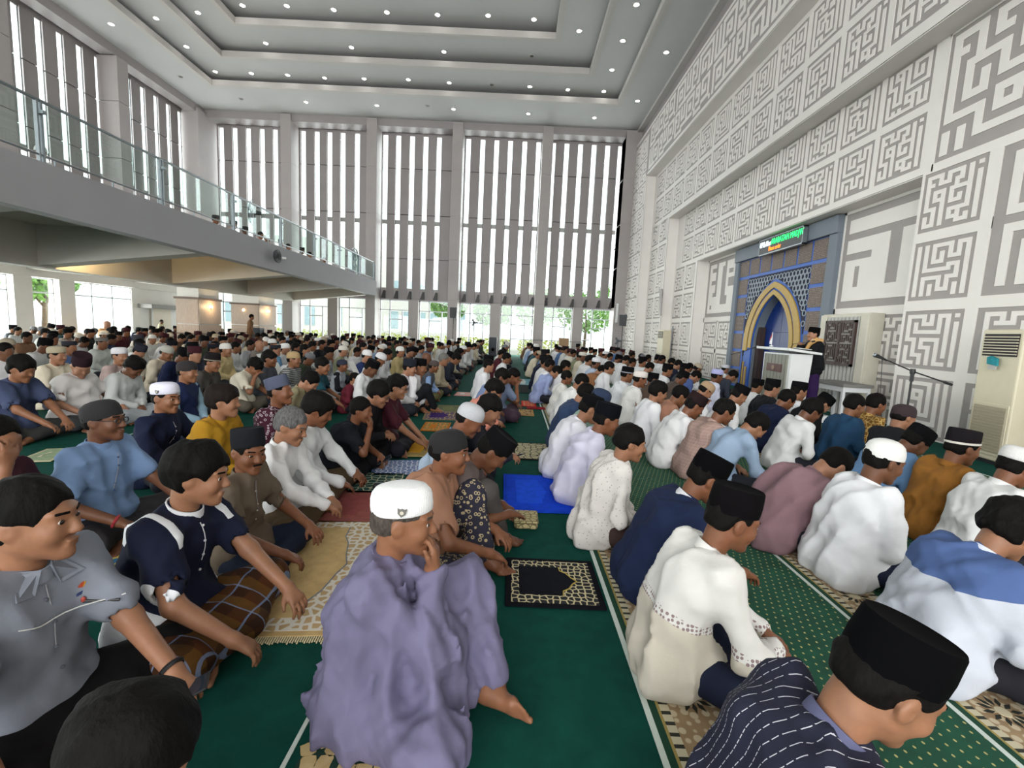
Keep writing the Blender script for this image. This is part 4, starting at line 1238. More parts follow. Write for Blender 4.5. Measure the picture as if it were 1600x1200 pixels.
# --- cloth and skin materials
def cloth(col, pat='plain', col2=None, sc=1.0):
    key = 'cloth_%s_%s_%s_%.2f' % (col, pat, col2, sc)
    if key in MATS: return MATS[key]
    c = hexc(col); c2 = hexc(col2) if col2 else tuple(min(1, x*1.6+.05) for x in c)
    m, nt, bs = new_mat(key); v = coords(nt)
    n = noise(nt, v, 7)
    base = ramp(nt, n, [(.3, tuple(x*.93 for x in c)), (.7, tuple(min(1, x*1.05) for x in c))])
    s = sepxyz(nt, v); out = base
    if pat in ('stripe', 'hstripe'):
        ax = s[1] if pat == 'stripe' else s[2]
        f = math_n(nt, 'FRACT', math_n(nt, 'MULTIPLY', ax, 1/(.030*sc))); k = math_n(nt, 'LESS_THAN', f, .07 if pat == 'stripe' else .42)
        if pat == 'stripe':
            dz = math_n(nt, 'FRACT', math_n(nt, 'MULTIPLY', s[2], 70)); k = math_n(nt, 'MULTIPLY', k, math_n(nt, 'GREATER_THAN', dz, .25))
        out = mixc(nt, k, base, c2)
    elif pat == 'check':
        for ax in (s[1], s[2]):
            f = math_n(nt, 'FRACT', math_n(nt, 'MULTIPLY', ax, 1/(.03*sc))); out = mixc(nt, math_n(nt, 'MULTIPLY', math_n(nt, 'LESS_THAN', f, .16), .5), out, c2)
    elif pat == 'plaid':
        for ax, p, wd, cc in ((s[0], .13, .5, hexc('#23150d')), (s[1], .12, .5, hexc('#6a4a1c')), (s[2], .10, .3, hexc('#20120c')), (s[0], .13, .06, hexc('#7f96b8')), (s[1], .12, .06, hexc('#7f96b8'))):
            f = math_n(nt, 'FRACT', math_n(nt, 'MULTIPLY', ax, 1/p)); out = mixc(nt, math_n(nt, 'MULTIPLY', math_n(nt, 'LESS_THAN', f, wd), .55), out, cc)
    elif pat in ('batik', 'dots'):
        vo = node(nt, 'ShaderNodeTexVoronoi'); vo.inputs['Scale'].default_value = (26 if pat == 'batik' else 45)/sc; vo.inputs['Randomness'].default_value = .8
        vo.feature = 'DISTANCE_TO_EDGE' if pat == 'batik' else 'F1'; nt.links.new(v, vo.inputs['Vector'])
        k = ramp(nt, vo.outputs['Distance'], [(0, (1, 1, 1)), (.07, (1, 1, 1)), (.10, (0, 0, 0))] if pat == 'batik' else [(0, (1, 1, 1)), (.16, (1, 1, 1)), (.22, (0, 0, 0))])
        out = mixc(nt, k, base, c2)
    elif pat == 'paisley':
        w = node(nt, 'ShaderNodeTexVoronoi'); w.inputs['Scale'].default_value = 34/sc; nt.links.new(v, w.inputs['Vector'])
        k = math_n(nt, 'LESS_THAN', math_n(nt, 'ABSOLUTE', math_n(nt, 'SUBTRACT', w.outputs['Distance'], .3)), .09); out = mixc(nt, k, base, c2)
    elif pat == 'band':            # pale yoke above a beige lower half with a dotted band between
        zz = math_n(nt, 'ADD', s[2], math_n(nt, 'MULTIPLY', s[0], .25))
        lo = math_n(nt, 'LESS_THAN', zz, .33); bd = math_n(nt, 'LESS_THAN', math_n(nt, 'ABSOLUTE', math_n(nt, 'SUBTRACT', zz, .345)), .018)
        out = mixc(nt, lo, base, hexc('#c3bcae'))
        vo = node(nt, 'ShaderNodeTexVoronoi'); vo.inputs['Scale'].default_value = 60; vo.inputs['Randomness'].default_value = 0; nt.links.new(v, vo.inputs['Vector'])
        out = mixc(nt, math_n(nt, 'MULTIPLY', bd, math_n(nt, 'LESS_THAN', vo.outputs['Distance'], .42)), out, hexc('#8a7878'))
    elif pat == 'yoke':            # coloured yoke over the shoulders
        zz = math_n(nt, 'SUBTRACT', s[2], math_n(nt, 'MULTIPLY', s[0], .15)); k = math_n(nt, 'GREATER_THAN', zz, .455)
        out = mixc(nt, k, base, c2)
    elif pat == 'sport':           # white flashes on shoulder and sleeve ends
        ay = math_n(nt, 'ABSOLUTE', s[1])
        k = math_n(nt, 'MULTIPLY', math_n(nt, 'LESS_THAN', math_n(nt, 'ABSOLUTE', math_n(nt, 'SUBTRACT', ay, .145)), .02), math_n(nt, 'GREATER_THAN', s[2], .50))
        k2 = math_n(nt, 'GREATER_THAN', math_n(nt, 'SUBTRACT', ay, math_n(nt, 'MULTIPLY', s[2], .55)), .045)
        out = mixc(nt, math_n(nt, 'MAXIMUM', k, k2), base, c2)
    nt.links.new(out, bs.inputs['Base Color']); bs.inputs['Roughness'].default_value = .85
    bs.inputs['Specular IOR Level'].default_value = .2
    n2 = node(nt, 'ShaderNodeTexNoise'); n2.inputs['Scale'].default_value = 6; n2.inputs['Detail'].default_value = 1.5; n2.inputs['Distortion'].default_value = .8; nt.links.new(v, n2.inputs['Vector'])
    rd = math_n(nt, 'ABSOLUTE', math_n(nt, 'SUBTRACT', n2.outputs[0], .5))
    bump(nt, bs, math_n(nt, 'ADD', math_n(nt, 'SQRT', math_n(nt, 'ADD', math_n(nt, 'MULTIPLY', rd, rd), .004)), math_n(nt, 'MULTIPLY', noise(nt, v, 90, 2), .06)), .35, .03)
    MATS[key] = m; return m
def skin(i):
    t = ['#80563d', '#744a33', '#8c6249', '#64402c', '#966b53'][i % 5]
    key = 'skin_%d' % (i % 5)
    if key in MATS: return MATS[key]
    c = hexc(t); m, nt, bs = new_mat(key); v = coords(nt); n = noise(nt, v, 18, 3)
    nt.links.new(ramp(nt, n, [(.3, tuple(x*.88 for x in c)), (.7, tuple(min(1, x*1.1) for x in c))]), bs.inputs['Base Color'])
    bs.inputs['Roughness'].default_value = .5; bs.inputs['Subsurface Weight'].default_value = 0.0; bs.inputs['Specular IOR Level'].default_value = .35
    bump(nt, bs, noise(nt, v, 150, 3), .08, .003); MATS[key] = m; return m
def hairmat(col='#0d0b0a'):
    key = 'hair_'+col
    if key in MATS: return MATS[key]
    c = hexc(col); m, nt, bs = new_mat(key); v = coords(nt, (1, 1, .35)); n = noise(nt, v, 90, 4)
    nt.links.new(ramp(nt, n, [(.3, tuple(x*.5 for x in c)), (.7, tuple(min(1, x*1.2) for x in c))]), bs.inputs['Base Color']); bs.inputs['Roughness'].default_value = .75; bs.inputs['Specular IOR Level'].default_value = .12
    bump(nt, bs, n, .6, .006); MATS[key] = m; return m
def knit(col):
    key = 'knit_'+col
    if key in MATS: return MATS[key]
    c = hexc(col); m, nt, bs = new_mat(key); v = coords(nt)
    vo = node(nt, 'ShaderNodeTexVoronoi'); vo.inputs['Scale'].default_value = 160; vo.inputs['Randomness'].default_value = .3; nt.links.new(v, vo.inputs['Vector'])
    nt.links.new(mixc(nt, vo.outputs['Distance'], c, tuple(x*.8 for x in c)), bs.inputs['Base Color']); bs.inputs['Roughness'].default_value = .9
    bump(nt, bs, vo.outputs['Distance'], .4, .004); MATS[key] = m; return m
def velvet(col):
    return plain('velvet_'+col, col, .9, .1, 20, .15, 120, spec=.05)

# --- pose
def rot(axis, deg):
    return np.array(Matrix.Rotation(math.radians(deg), 3, axis))
def ik(S, Hn, l1, l2, hint):
    S = np.asarray(S, float); Hn = np.asarray(Hn, float); v = Hn-S; D = np.linalg.norm(v)
    mx = (l1+l2)*.985
    if D > mx: Hn = S+v*mx/D; v = Hn-S; D = mx
    a = (l1*l1-l2*l2+D*D)/(2*D); hh = math.sqrt(max(0, l1*l1-a*a)); u = v/D
    w = np.asarray(hint, float)-u*np.dot(hint, u); return S+u*a+nrm(w)*hh, Hn
def pose(p):
    J = {}; ln = p.get('lean', 14); z0 = p.get('z0', .13)
    tw = rot('Z', p.get('twist', 0)); sd = p.get('side', 0)
    def dr(a): return tw@np.array([math.sin(math.radians(a)), math.sin(math.radians(sd)), math.cos(math.radians(a))])
    P = np.array([0, 0, z0]); L = P+.17*dr(ln*.5); C = L+.17*dr(ln); N = C+.13*dr(ln*1.35+p.get('hunch', 0))
    hp, hy, hr = p.get('hp', 10), p.get('hy', 0), p.get('hr', 0)
    nd = dr(ln*.6+.45*hp+p.get('hunch', 0)*.6); Hb = N+.088*nd
    R = tw@rot('Z', hy)@rot('Y', hp)@rot('X', hr)
    H = Hb+R@np.array([.028, 0, .078])
    left = tw@np.array([0, 1., 0])
    sz = C+.098*dr(ln*1.3)
    J.update(P=P, L=L, C=C, N=N, Hb=Hb, H=H, R=R, SL=sz+left*.160, SR=sz-left*.160, left=left, tw=tw)
    # arms
    PRE = {'lap': (.27, .05, .20), 'knee': (.36, .25, .22), 'kneein': (.38, .16, .17), 'low': (.34, .10, .12), 'phone': (.33, .06, .30), 'floor': (.10, .42, .05), 'shin': (.42, .12, .12), 'back': (-.02, .30, .25)}
    for s, nm in ((1, 'L'), (-1, 'R')):
        t = p.get('arm'+nm, 'lap'); hint = np.array([-.35, .75*s, -.6]); fd = None
        if isinstance(t, str):
            if t == 'face': tg = H+R@np.array([.128, .03*s, -.165]); hint = np.array([.15, .45*s, -1.0]); fd = R@np.array([-.05, -.25*s, .95])
            elif t == 'brow': tg = H+R@np.array([.125, .06*s, -.09]); hint = np.array([.3, .5*s, -1.0]); fd = R@np.array([-.08, -.30*s, .95])
            else: tg = np.array(PRE[t])*np.array([1, s, 1]); tg = tw@tg
        else: tg = np.array(t, float)
        hint = p.get('hint'+nm, hint)
        E, W = ik(J['S'+nm], tg, .285, .255, hint)
        J['E'+nm], J['W'+nm] = E, W
        J['F'+nm] = nrm(fd if fd is not None else nrm(W-E)*.8+np.array([.35, -.25*s, -.28]))
    # legs
    lg = p.get('legs', 'cross')
    for s, nm in ((1, 'L'), (-1, 'R')):
        hip = P+np.array([.02, .09*s, -.02])
        if lg == 'cross': K = np.array([.30, .31*s, .115]); A = np.array([.30 if s > 0 else .20, -.10*s, .055]); T = np.array([.36 if s > 0 else .24, -.29*s, .04])
        elif lg == 'kneeup':
            if (s > 0) == (p.get('up', 'L') == 'L'): K = np.array([.34, .17*s, .42]); A = np.array([.46, .05*s, .07]); T = np.array([.64, -.02*s, .03])
            else: K = np.array([.32, .30*s, .11]); A = np.array([.26, -.06*s, .055]); T = np.array([.40, -.20*s, .04])
        elif lg == 'robe':
            if s > 0: K = np.array([.40, .20, .30]); A = np.array([.47, -.20, .075]); T = np.array([.67, -.30, .06])
            else: K = np.array([.34, -.36, .12]); A = np.array([.30, .02, .06]); T = np.array([.44, .12, .05])
        elif lg == 'kneel': K = np.array([.36, .14*s, .08]); A = np.array([-.02, .10*s, .06]); T = np.array([-.20, .09*s, .03])
        else: hip = P+np.array([0, .095*s, -.03]); K = np.array([.03, .10*s, P[2]*.52]); A = np.array([-.02, .11*s, .08]); T = np.array([.17, .14*s, .03])
        if 'K'+nm in p: K = np.array(p['K'+nm], float)
        if 'A'+nm in p: A = np.array(p['A'+nm], float); T = A+(T-A)*.0+np.array(p.get('T'+nm, T))-A
        J['hip'+nm], J['K'+nm], J['A'+nm], J['T'+nm] = hip, K, A, T
    return J
def add_hand(im, W, fd, s, curl=35, big=1.0, nrml=None, sp=1.0):
    """palm, four fingers of unequal length with knuckle bends, thumb from the side of the palm"""
    fd = nrm(fd); up = np.array([0, 0, 1.]) if nrml is None else np.asarray(nrml, float)
    if abs(fd@up) > .93: up = np.array([1., 0, 0.2])
    n = nrm(up-fd*(fd@up)); lat = nrm(np.cross(n, fd))*(-s)      # towards the thumb side
    g = big
    im.cone(W, W+fd*.05*g+lat*.016*g, .026*g, .020*g, .015); im.cone(W, W+fd*.05*g-lat*.016*g, .024*g, .019*g, .015)
    im.cap(W+fd*.072*g+lat*.026*g, W+fd*.07*g-lat*.028*g, .0145*g, .014)
    for i, (o, L) in enumerate(((.030, .070), (.010, .080), (-.011, .075), (-.031, .058))):
        a = W+fd*(.082-.004*abs(i-1))*g+lat*o*g; d = nrm(fd+lat*(1.5-i)*.10*sp); c = 0
        for j, f in enumerate((.45, .31, .26)):
            c += curl*(.7 if j == 0 else 1.0)
            dd = d*math.cos(math.radians(c))-n*math.sin(math.radians(c)); b = a+dd*L*f*g
            im.cone(a, b, (.0096-.0008*j)*g, (.0090-.0009*j)*g, .004); a = b
    a = W+fd*.022*g+lat*.022*g; d = nrm(fd*.75+lat*.75-n*.25)
    b = a+d*.042*g; im.cone(a, b, .0145*g, .011*g, .008); c = b+nrm(d*.6+fd*.6-n*.3)*.034*g; im.cone(b, c, .0105*g, .0085*g, .004)
def add_foot(im, A, T, sole_side=None, toes=True):
    f = nrm(T-A); up = np.array([0, 0, 1.]) if sole_side is None else np.asarray(sole_side, float)
    n = nrm(up-f*(f@up)); lat = np.cross(n, f); L = .2
    im.cone(A-f*.035-n*.02, A+f*.03, .036, .034, .02); im.cone(A-n*.015, A+f*.10-n*.022+lat*.012, .034, .026, .025); im.cone(A-n*.018, A+f*.10-n*.026-lat*.018, .032, .022, .025)
    im.cap(A+f*.125-n*.024+lat*.026, A+f*.105-n*.028-lat*.030, .018, .02)
    if toes:
        for i, (o, l, r) in enumerate(((.030, .050, .0135), (.010, .046, .0098), (-.006, .042, .0092), (-.021, .037, .0088), (-.035, .030, .0085))):
            a = A+f*(.128-.012*i*.6)-n*.024+lat*o; im.cone(a, a+f*l-n*.004, r, r*.95, .004)
def add_head(im, H, R, fine, fem=False, jaw=1.0):
    w = lambda *c: H+R@np.array(c)
    im.ell(w(-.012, 0, .034), (.099, .077, .090), R, .03); im.ell(w(.030, 0, -.022), (.064, .061*jaw, .088), R, .03)
    im.cone(w(.0, .046*jaw, -.05), w(.068, .012, -.098), .026, .020, .03); im.cone(w(.0, -.046*jaw, -.05), w(.068, -.012, -.098), .026, .020, .03)
    im.cone(w(.092, 0, .012), w(.113, 0, -.026), .0095, .0135, .012)
    for s in (1, -1):
        im.ell(w(-.008, s*.078, -.004), (.026, .012, .034), R@rot('Z', -18*s), .008)
        if fine:
            im.ball(w(.106, s*.012, -.031), .0085, .006)
            im.cap(w(.090, s*.010, .031), w(.076, s*.046, .030), .0115, .015)
            im.ball(w(.104, s*.033, .008), .0165, .010, 's')
            im.cap(w(.0905, s*.020, .0150), w(.083, s*.044, .0130), .0062, .006); im.cap(w(.0885, s*.020, -.0035), w(.082, s*.043, -.0035), .0050, .006)
            im.ball(w(.068, s*.040, -.030), .022, .03)
            im.ball(w(-.004, s*.093, -.002), .009, .006, 's')
    if fine:
        im.cap(w(.0985, .016, -.061), w(.0985, -.016, -.061), .0072, .006); im.cap(w(.0955, .013, -.0735), w(.0955, -.013, -.0735), .0082, .006)
        im.ball(w(.084, 0, -.103), .016, .02)
def head_mesh(mb_v, H, R):
    return (np.asarray(mb_v)@R.T)+H
def cap_mesh(kind, H, R, name, mat, parent, tilt=-10, seg=28, sc=1.0):
    prof = {'peci': [(.985, -.012), (1.0, 0), (1.01, .03), (.97, .088), (.93, .096), (.86, .093), (.05, .088)],
            'haji': [(.99, -.004), (1.03, 0), (1.045, .022), (1.03, .05), (.985, .066), (.86, .083), (.6, .092), (.3, .095), (.05, .096)],
            'dome': [(1.0, -.01), (1.02, 0), (1.02, .02), (.98, .045), (.88, .07), (.7, .088), (.45, .099), (.2, .104), (.05, .105)],
            'flat': [(1.0, -.01), (1.02, 0), (1.0, .055), (.96, .062), (.05, .060)],
            'beanie': [(.99, -.022), (1.015, -.015), (1.02, .02), (.97, .05), (.84, .072), (.6, .087), (.3, .094), (.05, .095)],
            'bucket': [(1.35, -.035), (1.38, -.032), (1.08, .01), (1.04, .06), (.95, .078), (.05, .08)]}[kind]
    z0 = {'peci': .050, 'haji': .044, 'dome': .038, 'flat': .050, 'beanie': .036, 'bucket': .045}[kind]
    V = []; Fc = []
    for (r, z) in prof:
        for k in range(seg):
            t = 2*PI*k/seg; V.append((r*.108*math.cos(t)*sc-.012, r*.0875*math.sin(t)*sc, z*sc))
    for i in range(len(prof)-1):
        for k in range(seg): Fc.append((i*seg+k, i*seg+(k+1) % seg, (i+1)*seg+(k+1) % seg, (i+1)*seg+k))
    Fc.append(tuple(range((len(prof)-1)*seg, len(prof)*seg))); Fc.append(tuple(range(seg))[::-1])
    V = np.array(V)@rot('Y', tilt).T+np.array([0, 0, z0]); V = head_mesh(V, H, R)
    me = bpy.data.meshes.new(name); me.from_pydata([tuple(v) for v in V], [], Fc); me.materials.append(mat)
    me.polygons.foreach_set('use_smooth', [True]*len(me.polygons)); me.update()
    try: me.set_sharp_from_angle(angle=math.radians(50))
    except Exception: pass
    return link(bpy.data.objects.new(name, me), parent)
def eye_mesh(H, R, parent):
    for s in (1, -1):
        V = []; Fc = []; mi = []; nr, ns = 11, 14
        for i in range(nr):
            th = PI*i/(nr-1)
            for k in range(ns):
                t = 2*PI*k/ns; V.append((.0128*math.cos(th), .0128*math.sin(th)*math.cos(t), .0128*math.sin(th)*math.sin(t)*.72))
        for i in range(nr-1):
            for k in range(ns): Fc.append((i*ns+k, i*ns+(k+1) % ns, (i+1)*ns+(k+1) % ns, (i+1)*ns+k)); mi.append(0 if i < 3 else 1)
        V = head_mesh(np.array(V)+np.array([.0835, s*.0315, .0055]), H, R)
        me = bpy.data.meshes.new('eye'); me.from_pydata([tuple(v) for v in V], [], Fc); me.polygons.foreach_set('material_index', mi)
        me.polygons.foreach_set('use_smooth', [True]*len(me.polygons)); me.materials.append(plain('dark_iris', '#1d130d', .2, .05)); me.materials.append(plain('eye_white', '#bdb3aa', .3, .03)); me.update()
        link(bpy.data.objects.new('eye', me), parent)
def smooth_line(pts):
    A_ = np.array(pts, float)
    for _ in range(3): A_[1:-1] = (A_[:-2]+A_[1:-1]*2+A_[2:])/4
    return [tuple(q) for q in A_]
TIER = {1: (.0082, .0135), 2: (.0135, .0215), 3: (.020, .026), 4: (.030, .034)}
SEED = [100]; HANDS = {}; ROWS = []
def person(xy, yaw=0.0, tier=2, scale=1.02, label=None, group=None, at='head', z=0.0, name='person', **p):
    """a seated or standing person; xy = where the head is (at='head') or where the seat is"""
    SEED[0] += 1; sd = SEED[0]
    hb, hc = TIER[tier]; J = pose(p)
    Rz = rot('Z', yaw)
    off = Rz@J['H']*scale if at == 'head' else np.zeros(3)
    root = empty(name, (xy[0]-off[0], xy[1]-off[1], z), math.radians(yaw)); root.scale = (scale,)*3
    root['Jw'] = 0; HANDS[root.name] = [tuple(Rz@(J[k]*scale)+np.array([xy[0]-off[0], xy[1]-off[1], z])) for k in ('WL', 'WR')]+[tuple(Rz@J['FL']), tuple(Rz@J['FR'])]
    del root['Jw']
    if label: tag(root, label, 'person', group)
    if label and label != 'x' and at == 'head': ROWS.append((xy[0], xy[1], root))
    build_person(root, J, p, tier, sd)
    return root
def build_person(root, J, p, tier, sd):
    hb, hc = TIER[tier]
    fat = p.get('fat', 0.0); stand = p.get('legs') == 'stand'
    sk = skin(p.get('skin', sd)); left = J['left']
    fineh = tier <= 2
    # body
    im = Imp(); P, L, C, N, Hb, H, R = (J[k] for k in ('P', 'L', 'C', 'N', 'Hb', 'H', 'R'))
    t = .0
    im.cap(P+left*.06, P-left*.06, .070, .05); im.cap(L+left*.05, L-left*.05, .075, .06); im.cap(C+left*.06, C-left*.06, .075, .06)
    im.cap(J['SL'], J['SR'], .038, .04); im.cone(N, Hb+R@np.array([.0, 0, .01]), .056, .051, .03)
    im.cone(Hb, H+R@np.array([-.02, 0, -.02]), .05, .06, .03)
    add_head(im, H, R, fineh, jaw=p.get('jaw', 1.0))
    bare = p.get('bare', True)
    for s, nm in ((1, 'L'), (-1, 'R')):
        im.cone(J['S'+nm], J['E'+nm], .038, .039, .02); im.cone(J['E'+nm], J['W'+nm], .040, .027, .02)
        if fineh: add_hand(im, J['W'+nm]+.0*J['F'+nm], J['F'+nm], s, p.get('curl'+nm, p.get('curl', 28)), 1.0, p.get('n'+nm))
        else: im.cone(J['W'+nm], J['W'+nm]+J['F'+nm]*.09, .03, .027, .02); im.cone(J['W'+nm]+J['F'+nm]*.09, J['W'+nm]+J['F'+nm]*.14+np.array([0, 0, -.02]), .024, .016, .02)
        im.cone(J['hip'+nm], J['K'+nm], .050, .042, .03); im.cone(J['K'+nm], J['A'+nm], .042, .035, .03)
        add_foot(im, J['A'+nm], J['T'+nm], p.get('sole'+nm), fineh)
    bV, bQ = mesh_imp(im, hb, None, .002); covers = []
    if tier == 1: eye_mesh(H, R, root)
    # shirt
    ft = fat; loose = p.get('loose', .0); sl = p.get('sleeve', 'long'); robe = p.get('robe', False)
    im = Imp(); i0 = .020+loose; cuts = []
    fw = J['tw']@np.array([1., 0, 0])
    im.cap(P+left*.075, P-left*.075, .112+i0+ft, .06); im.cap(L+left*.06+fw*ft*.8, L-left*.06+fw*ft*.8, .108+i0+ft*1.3, .08); im.cap(C+left*.075, C-left*.075, .108+i0+ft*.6, .08)
    im.cap(J['SL']+np.array([0, 0, -.006]), J['SR']+np.array([0, 0, -.006]), .058+i0*.5, .05); im.cone(N+np.array([-.01, 0, -.02]), (J['SL']+J['SR'])/2, .066, .06, .05)
    if not stand:
        im.cap(P+left*.09+np.array([-.02, 0, -.06]), P-left*.09+np.array([-.02, 0, -.06]), .105+i0+ft, .06)
        if p.get('tails', True): im.cap(P+left*.10+np.array([.11, 0, -.0]), P-left*.10+np.array([.11, 0, .0]), .088+i0, .07)
    else: im.cap(P+left*.085+np.array([0, 0, -.10]), P-left*.085+np.array([0, 0, -.10]), .115+i0, .06)
    for s, nm in ((1, 'L'), (-1, 'R')):
        S, E, W = J['S'+nm], J['E'+nm], J['W'+nm]
        if sl == 'long':
            im.cone(S, E, .054+i0*.5, .048+i0*.5, .035); im.cone(E, E+(W-E)*.93, .048+i0*.55, .036+i0*.5, .03)
        elif sl == 'short':
            im.cone(S, S+(E-S)*.74, .056+i0*.5, .060+i0*.5, .04); cuts.append((S+(E-S)*.80, S+(E-S)*1.05, .048))
        elif sl == 'vest': pass
        if robe:
            im.cone(J['hip'+nm], J['K'+nm], .115, .088, .09); im.cone(J['K'+nm], J['K'+nm]+(J['A'+nm]-J['K'+nm])*.80, .085, .080, .10)
    if robe:
        im.ell(P+np.array([.20, 0, -.05]), (.24, .26, .075), None, .10); km = (J['KL']+J['KR'])/2
        im.cone(L+fw*.06, km*np.array([.8, 1, 1])+np.array([0, 0, .02]), .12, .12, .12); im.cone(L+fw*.05+left*.05, J['KL']*.75+P*.25, .10, .10, .12)
    for (ca, cb, cr) in cuts: im.cap(ca, cb, cr, .006, 's')
    # neck opening
    im.ball(Hb+(Hb-N)*.2, .050, .02, 's')
    V, Q = mesh_imp(im, hc, folds2(sd, p.get('fold', .015 if tier < 3 else .009)), .004)
    covers.append(im)
    m_s = p['shirt'] if not isinstance(p['shirt'], str) else cloth(p['shirt'])
    sh = to_obj('robe' if robe else 'shirt', V, Q, m_s, root)
    mcol_w = m_s
    def front(dl, dz, lift=.003):
        '''point on the shirt front, dl to the wearer's left and dz above the chest joint'''
        rel = V-C; a = rel@left; f = rel@fw; m = (np.abs(a-dl) < hc*1.6) & (np.abs(V[:, 2]-C[2]-dz) < hc*1.6)
        if not m.any(): return C+left*dl+fw*.14+np.array([0, 0, dz])
        q = V[m][np.argmax(f[m])]; return q+fw*lift
    if p.get('buttons'):
        for k in range(4):
            q = front(0, .06-.075*k, .002); im2 = Imp().ball(q, .0062); v2, q2 = mesh_imp(im2, .003); to_obj('button', v2, q2, cloth(p['buttons']), sh)
        pts_ = smooth_line([front(.0, .10-.03*k, .002) for k in range(8)])
        MB().tube(pts_, .0022, 5).build('placket_seam', cloth(p.get('seam', '#8b8b90')), sh)
    if p.get('wings'):
        ax_ = nrm(Hb-N)
        for s_ in (1, -1):
            a_ = N+ax_*.030+left*s_*.060+fw*.030; b_ = N+ax_*.018+left*s_*.016+fw*.074; c_ = front(s_*.030, .088, .006); d_ = front(s_*.085, .105, .006)
            MB().add([tuple(v_) for v_ in (a_, b_, c_, d_)]+[tuple(v_-fw*.006-ax_*.004) for v_ in (a_, b_, c_, d_)], [(0, 1, 2, 3), (7, 6, 5, 4), (0, 4, 5, 1), (1, 5, 6, 2), (2, 6, 7, 3), (3, 7, 4, 0)]).build('collar_wing', mcol_w, sh)
    if p.get('logo'):
        q = front(.065, .045, .005); b = MB(); b.cur = 0
        for k in range(10):
            a0, a1 = PI*k/10-.4, PI*(k+1)/10-.4; o_ = lambda a, r: tuple(q+left*r*math.cos(a)+np.array([0, 0, r*math.sin(a)]))
            b.cur = 0 if k < 5 else 1; b.add([tuple(q), o_(a0, .018), o_(a1, .018)], [(0, 1, 2)])
        b.cur = 2; b.box(q[0]-.001, q[0]+.001, q[1]+.0-.022, q[1]+.014, q[2]-.020, q[2]-.011)
        b.build('emblem', [plain('logo_yellow', '#e0a52e', .6), plain('logo_orange', '#d8552e', .6), plain('logo_blue', '#3b4a7c', .6)], sh)
        MB().tube(smooth_line([front(.11-.024*k, .0-.0*k, .004) for k in range(11)]), .0020, 5).build('piping', cloth('#d2d2d0'), sh)
        a_, b_ = front(.05, -.012, .005), front(.085, -.004, .005); pk = MB().tube([tuple(a_), tuple(b_)], .005, 6).build('pocket_pens', M_BLACK, sh)
        MB().lathe([(.006, 0), (.007, .01), (.002, .016)], 8, tuple(a_)).build('pen_clip', plain('pen_red', '#a8463c', .4), pk)
    for s_, nm_ in ((1, 'L'), (-1, 'R')):
        wc = p.get('watch'+nm_)
        if wc:
            E_, W_ = J['E'+nm_], J['W'+nm_]; ax = nrm(W_-E_); u_ = nrm(np.cross(ax, [.3, .2, 1])); w_ = np.cross(ax, u_); c_ = W_-ax*.012
            MB().tube([tuple(c_+.0325*(u_*math.cos(t)+w_*math.sin(t))) for t in np.linspace(0, 2*PI, 17)], .0085, 6, False).build('watch', plain('watch_'+wc, wc, .4), root, smooth=True)
        if p.get('phone'+nm_):
            Rz_ = np.array(root.matrix_basis.to_3x3()); hp_ = J['W'+nm_]+J['F'+nm_]*.085
            wl = Rz_@hp_+np.array(root.location); ph = empty('mobile_phone', tuple(wl), root.rotation_euler.z); tag(ph, p['phone'+nm_], 'phone', 'phones in hands')
            d_ = MB().box(-.075, .075, -.036, .036, -.004, .004).build('case', M_BLACK, ph, bevel=.004); d_.rotation_euler = (.25*s_, -.45, .3*s_)
            MB().box(-.068, .068, -.032, .032, .0042, .0048).build('screen', plain('phone_glass', '#20262e', .08, .02), d_)
    if sl == 'vest' and p.get('under'):
        im = Imp()
        for s, nm in ((1, 'L'), (-1, 'R')):
            S, E, W = J['S'+nm], J['E'+nm], J['W'+nm]; im.cap(S, (J['SL']+J['SR'])/2, .055, .03); im.cone(S, E, .062, .056, .04); im.cone(E, E+(W-E)*.93, .056, .045, .03)
        V, Q = mesh_imp(im, hc, folds(sd+7, .005)); to_obj('under_shirt', V, Q, cloth(p['under']), root)
    # collar
    cm = p.get('collar', p['shirt'] if isinstance(p['shirt'], str) else None)
    if tier <= 2 and p.get('collar', 1) is not None:
        mcol = cloth(cm) if isinstance(cm, str) else m_s
        ax = nrm(Hb-N); u = nrm(np.cross(ax, [0, 1, 0])); w = np.cross(ax, u); c0 = N+ax*.004
        b = MB(); seg = 20; vs = []; fs = []
        for (r, hgt) in ((.074, -.012), (.071, .014), (.068, .030), (.063, .030), (.062, -.01)):
            for k in range(seg):
                t = 2*PI*k/seg; q = c0+ax*(hgt+.010*math.cos(t))+u*r*math.cos(t)*1.02+w*r*math.sin(t)*1.0; vs.append(tuple(q))
        for i in range(4):
            for k in range(seg): fs.append((i*seg+k, i*seg+(k+1) % seg, (i+1)*seg+(k+1) % seg, (i+1)*seg+k))
        b.add(vs, fs); b.build('collar', mcol, sh, smooth=True)
    # lower garment
    im = Imp(); lw = p.get('lower', 'trousers'); j0 = .018
